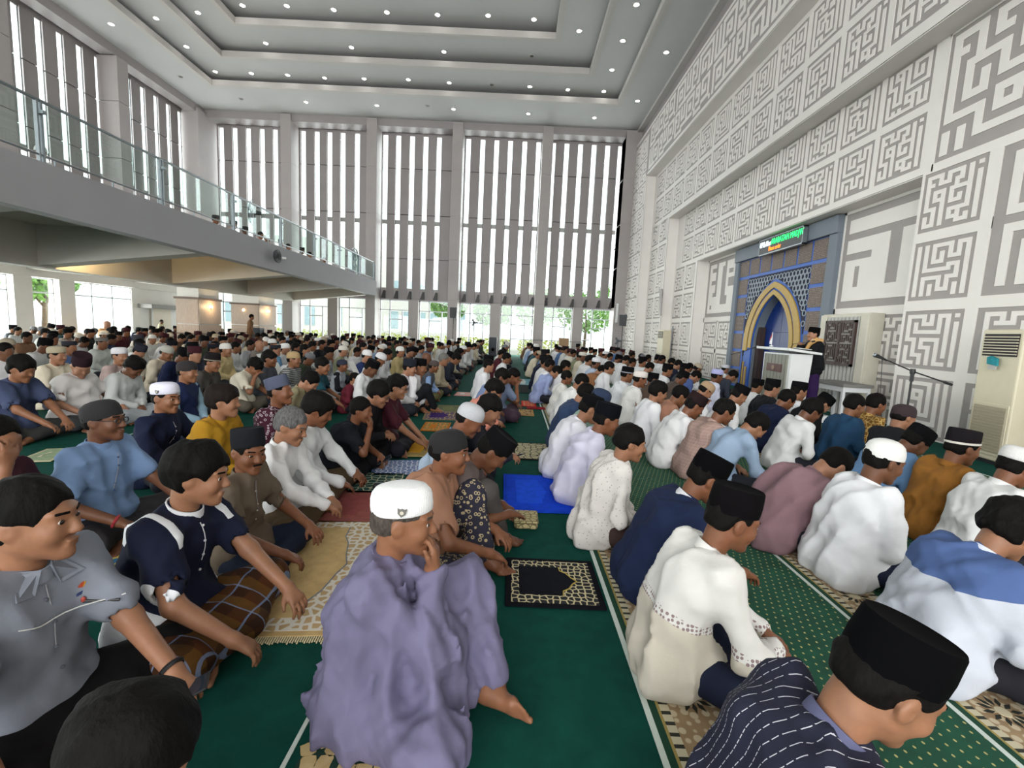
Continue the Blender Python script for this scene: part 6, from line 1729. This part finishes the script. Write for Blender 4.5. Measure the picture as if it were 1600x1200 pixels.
person((2.47, 4.53), tier=2, label='bareheaded person in a light blue shirt bowing low', group='worshippers seated in rows', lean=34, hp=48, shirt='#8fa3bb', hair='short', skin=2, armR=(0.5, -0.1, 0.12), scale=1.06)
person((4.11, 7.18), tier=2, label='person in a black jacket and black peci below the lectern', group='worshippers seated in rows', lean=16, hp=14, shirt='#17181c', cap=('peci', '#0e0e10'), scale=1.06)
person((4.44, 8.22), tier=3, label='AUTO:white shirt, black peci', group='worshippers seated in rows', lean=16, hp=14, shirt='#d6d7d9', cap=('peci', '#0e0e10'), scale=0.95)
person((3.80, 6.26), tier=2, label='bareheaded person in a dark navy shirt below the lectern', group='worshippers seated in rows', lean=26, hp=32, shirt='#151d38', hair='short', fat=0.02, scale=1.06)
person((4.35, 6.89), tier=2, label='person in a white shirt and black peci in front of the speaker', group='worshippers seated in rows', lean=16, hp=14, shirt='#d6d7d9', cap=('peci', '#0e0e10'), scale=1.06)
person((3.54, 5.33), tier=2, label='bareheaded person in a white shirt, dark hair, below the speaker', group='worshippers seated in rows', lean=26, hp=32, shirt='#d0d1d1', hair='thick', scale=1.06)
person((4.43, 6.46), tier=2, label='person in dark clothes and black peci bowing deeply below the speaker', group='worshippers seated in rows', lean=34, hp=48, shirt='#1a1a1e', cap=('peci', '#0e0e10'), scale=1.06)
person((4.20, 5.54), tier=2, label='bareheaded broad-backed person in a dark teal blue shirt', group='worshippers seated in rows', lean=16, hp=14, shirt='#1f3f5c', hair='short', fat=0.025, scale=1.06)
person((4.64, 5.77), tier=2, label='bareheaded person in a mustard brown batik shirt', group='worshippers seated in rows', lean=16, hp=14, shirt=cloth('#6d4d1f', 'batik', '#b09258'), hair='short', scale=1.06)
person((4.16, 4.79), tier=2, label='person in a black shirt and dark maroon cap near the microphone stand', group='worshippers seated in rows', lean=16, hp=14, shirt='#1a1b1e', cap=('beanie', '#2d1d22'), scale=1.06)
person((3.64, 4.04), tier=2, label='person in a blue shirt and black peci bowing over, right side', group='worshippers seated in rows', lean=34, hp=44, shirt='#5f7fa3', cap=('peci', '#0e0e10'), collar='#b9c0c9', scale=1.06)
person((2.41, 3.30), tier=2, label='bareheaded person in a mauve shirt bent far forward', group='worshippers seated in rows', lean=40, hp=52, shirt='#7d6268', hair='crop', fat=0.02, scale=1.06)
person((2.39, 2.85), tier=1, label='person in a white shirt and white knitted skullcap, back to camera', group='worshippers seated in rows', lean=16, hp=16, scale=1.06, shirt='#dadbde', cap=('dome', '#dddcd9', -8), hair='crop', skin=3, pants='#1c2236', fat=0.015)
person((3.55, 3.52), tier=1, label='person in an ochre brown shirt and black peci with a white band', group='worshippers seated in rows', lean=18, hp=10, shirt='#8a5c26', cap=('peci', '#1b181b', -4), capband='#c9c5bc', skin=1, pants='#3a2226', hy=-6, scale=1.02)
person((3.50, 3.08), tier=1, label='person in a white shirt and white stiff cap at the right edge', group='worshippers seated in rows', lean=22, hp=20, shirt='#d4d4d3', cap=('haji', '#d5d3d2', -4), skin=1, hair='crop', scale=1.02)
person((2.32, 2.02), tier=1, label='bareheaded person in a pale grey shirt with a blue yoke at the right edge', group='worshippers seated in rows', lean=28, hp=26, shirt=cloth('#b6bac4', 'yoke', '#4a5f8d'), hair='thick', collar='#c7ccd6', pants='#1a1a20', skin=2, fat=0.02, scale=1.02)
person((-0.69, 0.78), tier=2, label='dark-haired person at the bottom edge in front of the grey uniform', group='worshippers seated in rows', lean=24, hp=30, shirt='#b5a78d', hair='thick', scale=0.95)
person((-2.69, 2.33), tier=2, label='person at the left edge lifting a hand before the face, dark red sleeve', group='worshippers seated in rows', lean=12, hp=10, shirt='#3a1d28', sleeve='short', hair='short', armR='brow', armL='lap', scale=1.06)

# ------------------------------------------------------------------ speaker, standing people, gallery heads, distant rows
person((6.18, 9.42), yaw=172, tier=1, scale=1.0, label='person preaching in a black jacket, purple sarong and black peci behind the lectern', at='seat', z=0.14, legs='stand', z0=.93,
       lean=4, hp=4, shirt='#121317', cap=('peci', '#0a0a0c'), lower='sarong', pants='#2e1a45', armR=(.30, .02, 1.36), armL=(.40, .10, 1.22), hintR=(-.1, -.8, -.6), hintL=(-.1, .8, -.6), skin=4, collar='#d6d2c8', fat=.025)
sh = empty('shoulder_scarf', (6.18, 9.42, .14), math.radians(172)); tag(sh, 'cream and tan scarf laid over the shoulder of the person preaching', 'scarf')
MB().tube([(-.06, .13, 1.44), (.06, .13, 1.46), (.15, .10, 1.38), (.19, .06, 1.26)], [.035, .045, .045, .035], 8).build('cloth', cloth('#c49a62'), sh, smooth=True)
MB().tube([(.02, .09, 1.475), (.10, .075, 1.45), (.165, .05, 1.36)], [.02, .026, .02], 8).build('lining', cloth('#ddd8ce'), sh, smooth=True)
person((-12.0, 20.9), yaw=30, tier=4, scale=.98, label='person in a brown shirt standing between the two wood-panelled piers', at='seat', legs='stand', z0=.93, lean=4, shirt='#7b5f49', sleeve='short', hair='short', pants='#6a5442')
person((-16.3, 21.2), yaw=10, tier=4, scale=.72, label='child in a pale yellow shirt standing by the pale door', at='seat', legs='stand', z0=.93, lean=4, shirt='#cfc7a4', sleeve='short', hair='short', pants='#8c7a62')
person((-16.6, 18.6), yaw=0, tier=4, scale=1.25, label='bald person in an orange shirt sitting before the bright left windows', at='seat', lean=8, shirt='#d9a679', sleeve='short', hair='bald', pants='#6a5442')

WHITE_ = ['#d6d7d9', '#cfcfcd', '#d9d9dc']
PAL = WHITE_*5 + ['#15171c', '#1c2030', '#23252b', '#1a2038', '#2a3046', '#8d8f94', '#a9a79f', '#6d6f75', '#b9ae96', '#c6bda8', '#6b5140', '#86644c', '#4f6a94', '#8ea4c4', '#3d4636', '#4a1f27', '#2f4f57', '#7c7f66']
PANT = ['#1b1d24', '#2b2d34', '#4a463f', '#262a3c', '#5d5850']
TM = []
defs = [('peci', dict(lean=12, hp=8)), ('peci', dict(lean=22, hp=24)), ('hair', dict(lean=12, hp=8)), ('hair', dict(lean=24, hp=28)), ('hair', dict(lean=16, hp=14, hy=15)), ('dome', dict(lean=12, hp=8)), ('dome', dict(lean=24, hp=26)), ('haji', dict(lean=14, hp=12)), ('peci', dict(lean=14, hp=10, hy=-12))]
for kind, pp in defs:
    pp = dict(pp)
    if kind == 'peci': pp['cap'] = ('peci', '#0e0e10')
    elif kind in ('dome', 'haji'): pp['cap'] = (kind, '#d6d6d4')
    r = person((0, 0), tier=4, label='x', shirt='#d6d7d9', at='seat', **pp)
    TM.append([r, kind, pose(pp)['H'], False])
def set_mat(o, m):
    o.material_slots[0].link = 'OBJECT'; o.material_slots[0].material = m
def place_far(t, loc, yaw, sc, shirt, pants, sk, capc, label, group):
    T = TM[t]; src = T[0]
    if not T[3]: root = src; T[3] = True; kids = list(src.children); first = True
    else:
        root = src.copy(); COL.objects.link(root); kids = []
        for ch in src.children:
            c = ch.copy(); COL.objects.link(c); c.parent = root; kids.append(c)
    root.location = loc; root.rotation_euler = (0, 0, yaw); root.scale = (sc,)*3
    tag(root, label, 'person', group)
    for k in kids:
        n = k.name.split('.')[0]
        if n == 'shirt': set_mat(k, cloth(shirt))
        elif n == 'trousers': set_mat(k, cloth(pants))
        elif n == 'body': set_mat(k, skin(sk))
        elif n == 'cap' and capc: set_mat(k, knit(capc) if T[1] != 'peci' else velvet(capc))
    return root
taken = [(o.location.x+.2, o.location.y) for o in list(COL.objects) if o.name.split('.')[0] == 'person' and o.parent is None and o.get('label') != 'x']
cr = random.Random(21); cand = []
for k in range(-14, 4):
    X = .9+1.27*k
    y0 = {-1: 9.0, -2: 9.0, -3: 8.6, -4: 8.0, 0: 10.2, 1: 10.8, 2: 8.2, 3: 8.6}.get(k, max(6.6, abs(X)*.87))
    y = y0+cr.uniform(0, .3); fill = .9 if k < 0 else .92
    if k == -1: fill = .45
    while y < 24.6:
        ok = all((X-a)**2*.5+(y-b)**2 > .36 for a, b in taken) and cr.random() < fill
        if X < -12.2 and X > -14.2 and 17.8 < y < 24.4: ok = False
        if X < -16.9: ok = False
        if k == 3 and 8.4 < y < 10.4: ok = False
        if k == 3 and y > 22.5: ok = False
        if ok: cand.append((X+cr.uniform(-.12, .12), y, k))
        y += .65+cr.uniform(-.04, .10)
cand.sort(key=lambda c: c[0]**2+c[1]**2)
nm_of = {}
def cname(h):
    r, g, b = (int(h[i:i+2], 16)/255 for i in (1, 3, 5)); mx, mn = max(r, g, b), min(r, g, b); l = (mx+mn)/2
    if mx-mn < .09: return 'white' if l > .7 else 'black' if l < .13 else 'dark grey' if l < .3 else 'grey'
    if b >= r and b > g*1.05: return 'navy' if l < .22 else 'blue'
    if r > g >= b: return 'beige' if l > .55 else 'dark red' if g < .2 else 'brown'
    return 'green'
LIM = 176
crowd_mb = {}
for i, (x, y, k) in enumerate(cand):
    t = cr.choices(range(9), [14, 12, 16, 14, 8, 9, 8, 6, 8])[0]
    if k >= 0: t = cr.choices(range(9), [16, 16, 12, 14, 4, 4, 3, 6, 10])[0]
    T = TM[t]; sc = cr.uniform(.98, 1.10); yaw = cr.uniform(-.25, .25)+(.08 if k < 0 else 0)
    shirt = cr.choice(PAL if k < 0 else PAL+WHITE_*4); pants = cr.choice(PANT); sk = cr.randrange(5)
    capc = None
    if T[1] == 'dome': capc = cr.choice(['#d6d6d4', '#cfcac0', '#a59a86', '#6c6c70'])
    elif T[1] == 'haji': capc = cr.choice(['#dadadc', '#c9c4ba'])
    elif T[1] == 'peci': capc = cr.choice(['#0e0e10', '#0e0e10', '#17161a', '#3a1f24'])
    ca, sa = math.cos(yaw), math.sin(yaw); Hh = T[2]*sc
    loc = (x-(ca*Hh[0]-sa*Hh[1]), y-(sa*Hh[0]+ca*Hh[1]), 0)
    if i < LIM or not T[3]:
        hd = {'peci': 'dark peci', 'hair': 'bare head', 'dome': 'knit cap', 'haji': 'stiff pale cap'}[T[1]]
        side = 'left' if k < 0 else 'right'
        lab = 'AUTO:%s shirt, %s' % (cname(shirt), hd)
        ROWS.append((x, y, place_far(t, loc, yaw, sc, shirt, pants, sk, capc, lab, 'worshippers seated in rows')))
    else:
        for ch in TM[t][0].children:
            n = ch.name.split('.')[0]; me = ch.data
            m = {'shirt': cloth(shirt), 'trousers': cloth(pants), 'body': skin(sk)}.get(n) or (knit(capc) if (n == 'cap' and T[1] != 'peci') else velvet(capc) if n == 'cap' else hairmat())
            crowd_mb.setdefault(m, []).append((me, loc, yaw, sc))
# labels by row and seat for those told apart only by clothes and place
def ordinal(n):
    b = ['', 'first', 'second', 'third', 'fourth', 'fifth', 'sixth', 'seventh', 'eighth', 'ninth', 'tenth', 'eleventh', 'twelfth', 'thirteenth', 'fourteenth', 'fifteenth', 'sixteenth', 'seventeenth', 'eighteenth', 'nineteenth', 'twentieth']
    return b[n] if n <= 20 else ('twenty-' if n < 30 else 'thirty-')+b[n % 10] if n % 10 else {30: 'thirtieth', 40: 'fortieth'}.get(n, 'thirtieth')
byrow = {}
for (x, y, o) in ROWS: byrow.setdefault(round((x-.9)/1.27), []).append((y, o))
for k, lst in byrow.items():
    for i, (y, o) in enumerate(sorted(lst, key=lambda t: t[0])):
        if str(o['label']).startswith('AUTO:'):
            o['label'] = 'person in %s, %s nearest in %s row %s of aisle' % (o['label'][5:], ordinal(i+1), ordinal(-k if k < 0 else k+1), 'left' if k < 0 else 'right')
# the rest of the crowd, too far and too many to pick apart
VV, FF, MI, mats, nv = [], [], [], [], 0
vc = {}
for m, lst in crowd_mb.items():
    mats.append(m)
    for (me, loc, yaw, sc) in lst:
        if me.name not in vc:
            co = np.empty(len(me.vertices)*3, F32); me.vertices.foreach_get('co', co)
            Vr = co.reshape(-1, 3); q4 = [tuple(pl.vertices) for pl in me.polygons if len(pl.vertices) == 4]; oth = [tuple(pl.vertices) for pl in me.polygons if len(pl.vertices) != 4]
            if len(q4) > 400:
                Wv, qd, tr = coarsen(Vr, np.array(q4), np.ones(len(Vr), bool), .055); vc[me.name] = (Wv.astype(F32), [tuple(a) for a in qd]+[tuple(a) for a in tr])
            else: vc[me.name] = (Vr, q4+oth)
        co, fs = vc[me.name]; ca, sa = math.cos(yaw), math.sin(yaw)
        v = co*sc; v = np.stack([v[:, 0]*ca-v[:, 1]*sa+loc[0], v[:, 0]*sa+v[:, 1]*ca+loc[1], v[:, 2]], 1)
        VV.append(v); FF += [tuple(a+nv for a in f) for f in fs]; MI += [len(mats)-1]*len(fs); nv += len(v)
if VV:
    me = bpy.data.meshes.new('crowd'); me.from_pydata(np.concatenate(VV).tolist(), [], FF); me.polygons.foreach_set('material_index', MI)
    me.polygons.foreach_set('use_smooth', [True]*len(me.polygons))
    for m in mats: me.materials.append(m)
    o = link(bpy.data.objects.new('crowd', me)); tag(o, 'densely seated worshippers in the farthest rows, too small to pick apart', 'crowd', kind='stuff')
for j, Yg in enumerate((9.6, 15.2, 15.9, 16.8, 17.6, 18.3, 19.1, 20.0, 20.9, 22.0, 23.4)):
    t = cr.choice([0, 2, 5, 2, 0]); place_far(t, (-9.75-.15*(j % 2), Yg, 3.80), cr.uniform(-.3, .2), 1.02, cr.choice(PAL), '#22242b', j, '#d6d6d4' if TM[t][1] == 'dome' else '#0e0e10' if TM[t][1] == 'peci' else None,
              'person whose head shows over the gallery edge, %s from the near end' % ordinal(j+1), 'people on the upper gallery')

# ------------------------------------------------------------------ prayer mats and small things on the floor
def mat_lattice(name, ground, line, sc=22.0, wd=.06):
    if name in MATS: return MATS[name]
    m, nt, bs = new_mat(name); v = coords(nt); vo = node(nt, 'ShaderNodeTexVoronoi'); vo.feature = 'DISTANCE_TO_EDGE'; vo.inputs['Scale'].default_value = sc; vo.inputs['Randomness'].default_value = .6
    nt.links.new(v, vo.inputs['Vector']); k = ramp(nt, vo.outputs['Distance'], [(0, (1, 1, 1)), (wd, (1, 1, 1)), (wd+.03, (0, 0, 0))])
    nt.links.new(mixc(nt, k, hexc(ground), hexc(line)), bs.inputs['Base Color']); bs.inputs['Roughness'].default_value = .95; bump(nt, bs, noise(nt, v, 200), .3, .004); MATS[name] = m; return m
def pile(col): return plain('mat_pile_'+col, col, .95, .14, 16, .3, 240, spec=.1)
def prayer_mat(cx, cy, lx, ly, rz, label, base, border, field, arch_dir='x', bw=.12, fringe=None, edge=None):
    t = empty('prayer_mat', (cx, cy, 0.005), rz); tag(t, label, 'prayer mat', 'prayer mats on the floor')
    hx, hy = lx/2, ly/2
    MB().box(-hx, hx, -hy, hy, 0, .008).build('base', base, t, bevel=.003)
    e = .035
    for (x0, x1, y0, y1) in ((-hx+e, hx-e, -hy+e, -hy+e+bw), (-hx+e, hx-e, hy-e-bw, hy-e), (-hx+e, -hx+e+bw*.6, -hy+e+bw, hy-e-bw), (hx-e-bw*1.3, hx-e, -hy+e+bw, hy-e-bw)):
        MB().box(x0, x1, y0, y1, .007, .0095).build('border', border, t)
    ax, ay = hx-e-bw*1.3, hy-e-bw
    pts = [(-hx+e+bw*.6, -ay), (ax*.35, -ay), (ax*.38, -ay*.72), (ax*.62, -ay*.55), (ax*.80, -ay*.22), (ax, 0), (ax*.80, ay*.22), (ax*.62, ay*.55), (ax*.38, ay*.72), (ax*.35, ay), (-hx+e+bw*.6, ay)]
    MB().box(-hx+e+bw*.6, ax, -ay, ay, .007, .0098).build('spandrel', border, t)
    MB().prism(pts, 'z', .0098, .0118).build('field', field, t)
    if edge:
        MB().tube([(p[0], p[1], .012) for p in pts[1:-1]], .004, 5).build('arch_edge', edge, t)
    if fringe:
        b = MB(); n = int(lx/.011); fr_ = random.Random(5)
        for k in range(n):
            x = -hx+.006+k*.011
            for s in (-1, 1):
                y0 = s*hy; y1 = s*(hy+fr_.uniform(.035, .052)); b.box(x, x+.006, min(y0, y1), max(y0, y1), 0, .005)
        b.build('fringe', fringe, t)['kind'] = 'stuff'
    return t
prayer_mat(.30, 2.60, .56, .53, 0, 'black prayer mat with cream lattice border beside the aisle line', pile('#111218'), mat_lattice('cream_lattice_on_black', '#14141a', '#c9bd96', 26, .09), pile('#15161d'), bw=.075, edge=plain('gold_thread', '#b19a48', .7))
prayer_mat(-1.13, 2.66, .66, 1.32, .10, 'golden beige prayer mat with white border and fringe', pile('#bfa270'), mat_lattice('grey_vine_on_beige', '#b89c70', '#d8d3c6', 18, .14), pile('#c3a775'), bw=.10, fringe=plain('cream_fringe', '#d9cba3', .9, .1, 40), edge=plain('grey_vine', '#7f8488', .9, .2, 30))
prayer_mat(.28, 4.14, .62, .98, .02, 'bright blue plush towel laid flat at the aisle', pile('#1241c4'), pile('#1746d0'), pile('#1d52e0'), bw=.14)
prayer_mat(-1.22, 3.62, .62, .72, .05, 'dull red prayer mat in front of the grey-haired person', pile('#8a4a48'), pile('#93554f'), pile('#8f4c4a'))
prayer_mat(-1.22, 4.18, .5, .62, .08, 'dark teal prayer mat with pale loops under a black pouch', pile('#12463f'), mat_lattice('pale_loops_on_teal', '#14433c', '#b9b999', 14, .05), mat_lattice('pale_loops_on_teal', '#14433c', '#b9b999', 14, .05))
prayer_mat(-1.10, 4.68, .62, .55, .2, 'blue and white patterned cloth lying between two rows', pile('#6d84b4'), mat_lattice('blue_white_cloth', '#51699c', '#c2cadb', 20, .12), mat_lattice('blue_white_cloth', '#51699c', '#c2cadb', 20, .12))
prayer_mat(-1.08, 5.5, .52, .78, .1, 'golden yellow prayer mat in front of the black t-shirt', pile('#a8935e'), pile('#9c8753'), pile('#c48f1e'))
prayer_mat(-1.10, 6.75, .4, .62, .05, 'orange and green prayer mat in the second row left', pile('#a9661d'), mat_lattice('green_orange_border', '#55702f', '#d07a2a', 16, .12), pile('#b8701f'))
prayer_mat(-1.15, 7.62, .6, .72, .12, 'purple prayer mat with gold motif in the second row left', pile('#7c7357'), mat_lattice('purple_gold', '#35205c', '#c0a34e', 14, .05), pile('#39215f'))
prayer_mat(-1.1, 8.35, .5, .7, .1, 'olive green prayer mat in the second row left', pile('#6f6f50'), pile('#66684a'), pile('#72744f'))
prayer_mat(.30, 5.60, .5, .80, 0, 'black-ended beige prayer mat with mosque motif in the aisle', pile('#1b1d1a'), mat_lattice('beige_motif', '#b5ac8a', '#2a2a24', 12, .05), mat_lattice('beige_motif', '#b5ac8a', '#2a2a24', 12, .05))
prayer_mat(.20, 8.30, .46, .62, 0, 'tan prayer mat with brown bars in the aisle', pile('#a5824d'), mat_lattice('tan_bars', '#ad8a54', '#5d3a1c', 9, .05), pile('#b3905a'))
prayer_mat(.37, 9.35, .30, .70, 0, 'bright red prayer mat in the aisle', pile('#b3261f'), mat_lattice('red_gold', '#b3261f', '#c9a05a', 14, .05), pile('#bd2b22'))
prayer_mat(.5, 8.85, .36, .26, 0, 'dark red folded mat in the aisle behind the tan mat', pile('#7d1c22'), pile('#8b2027'), pile('#7d1c22'), bw=.03)
prayer_mat(.38, 11.7, .52, 1.6, 0, 'black prayer mat far along the aisle', pile('#10201f'), pile('#15302c'), pile('#0c1513'))
prayer_mat(.36, 13.4, .5, 1.5, 0, 'pale blue and white mat farther along the aisle', pile('#a5b6bb'), pile('#6c9aa8'), pile('#c0c6c4'))
prayer_mat(-1.06, 10.3, .4, .6, 0, 'pink and white mat in the second row left', pile('#c98f8b'), pile('#cfa8a0'), pile('#d6cfc8'))
prayer_mat(-2.36, 2.72, .42, .55, .6, 'blue and yellow flowered mat beside the navy polo shirt', pile('#1b5578'), mat_lattice('yellow_flower_blue', '#1d5a7c', '#c3ab4f', 12, .1), mat_lattice('yellow_flower_blue', '#1d5a7c', '#c3ab4f', 12, .1))
prayer_mat(-2.66, 3.06, .40, .36, .6, 'black mat with silver squiggles in front of the light blue shirt', pile('#15161a'), mat_lattice('silver_on_black', '#17181c', '#8d8f93', 16, .08), mat_lattice('silver_on_black', '#17181c', '#8d8f93', 16, .08))
prayer_mat(-4.7, 4.55, .3, .5, .3, 'cream and green mat strip near the left edge', pile('#b3b08f'), pile('#8fa081'), pile('#c6c3a5'))
pc = empty('pouch', (-1.12, 4.02, .02)); tag(pc, 'small black zipped pouch on the dark teal mat', 'pouch')
MB().box(-.09, .09, -.045, .045, 0, .045).build('body', M_BLACK, pc, bevel=.015); MB().tube([(-.085, 0, .046), (.085, 0, .046)], .004, 5).build('zip', M_STEEL, pc)
fm = empty('folded_mat', (.16, 3.42, .006)); tag(fm, 'folded beige and gold patterned mat by the knee of the brown shirt', 'folded mat')
MB().box(-.09, .09, -.11, .11, 0, .05).build('fold', mat_lattice('gold_leaf_fold', '#b5a67a', '#6b6444', 22, .07), fm, bevel=.02); MB().box(-.095, .095, -.115, .115, .051, .066).build('fold', mat_lattice('gold_leaf_fold', '#b5a67a', '#6b6444', 22, .07), fm, bevel=.008)
for (x, y, z, rz, lab) in ((-4.35, 8.6, .42, .3, 'white sheet of paper held up in the striped row'), (-3.2, 9.4, .45, .2, 'white sheet of paper held up left of the teal shirt'), (-5.2, 9.6, .5, .4, 'white folded newsletter held up in the middle rows')):
    q = empty('paper_sheet', (x, y, z), rz); tag(q, lab, 'paper', 'papers held by worshippers')
    b = MB(); 
    for k in range(6):
        a0, a1 = -.15+.05*k, -.10+.05*k; b.quad((.03*math.sin(a0*9), a0, 0), (.03*math.sin(a1*9), a1, 0), (.03*math.sin(a1*9)-.12, a1, .26), (.03*math.sin(a0*9)-.12, a0, .26))
    b.build('sheet', plain('paper_white', '#e6e6e3', .7, .02), q, smooth=True)
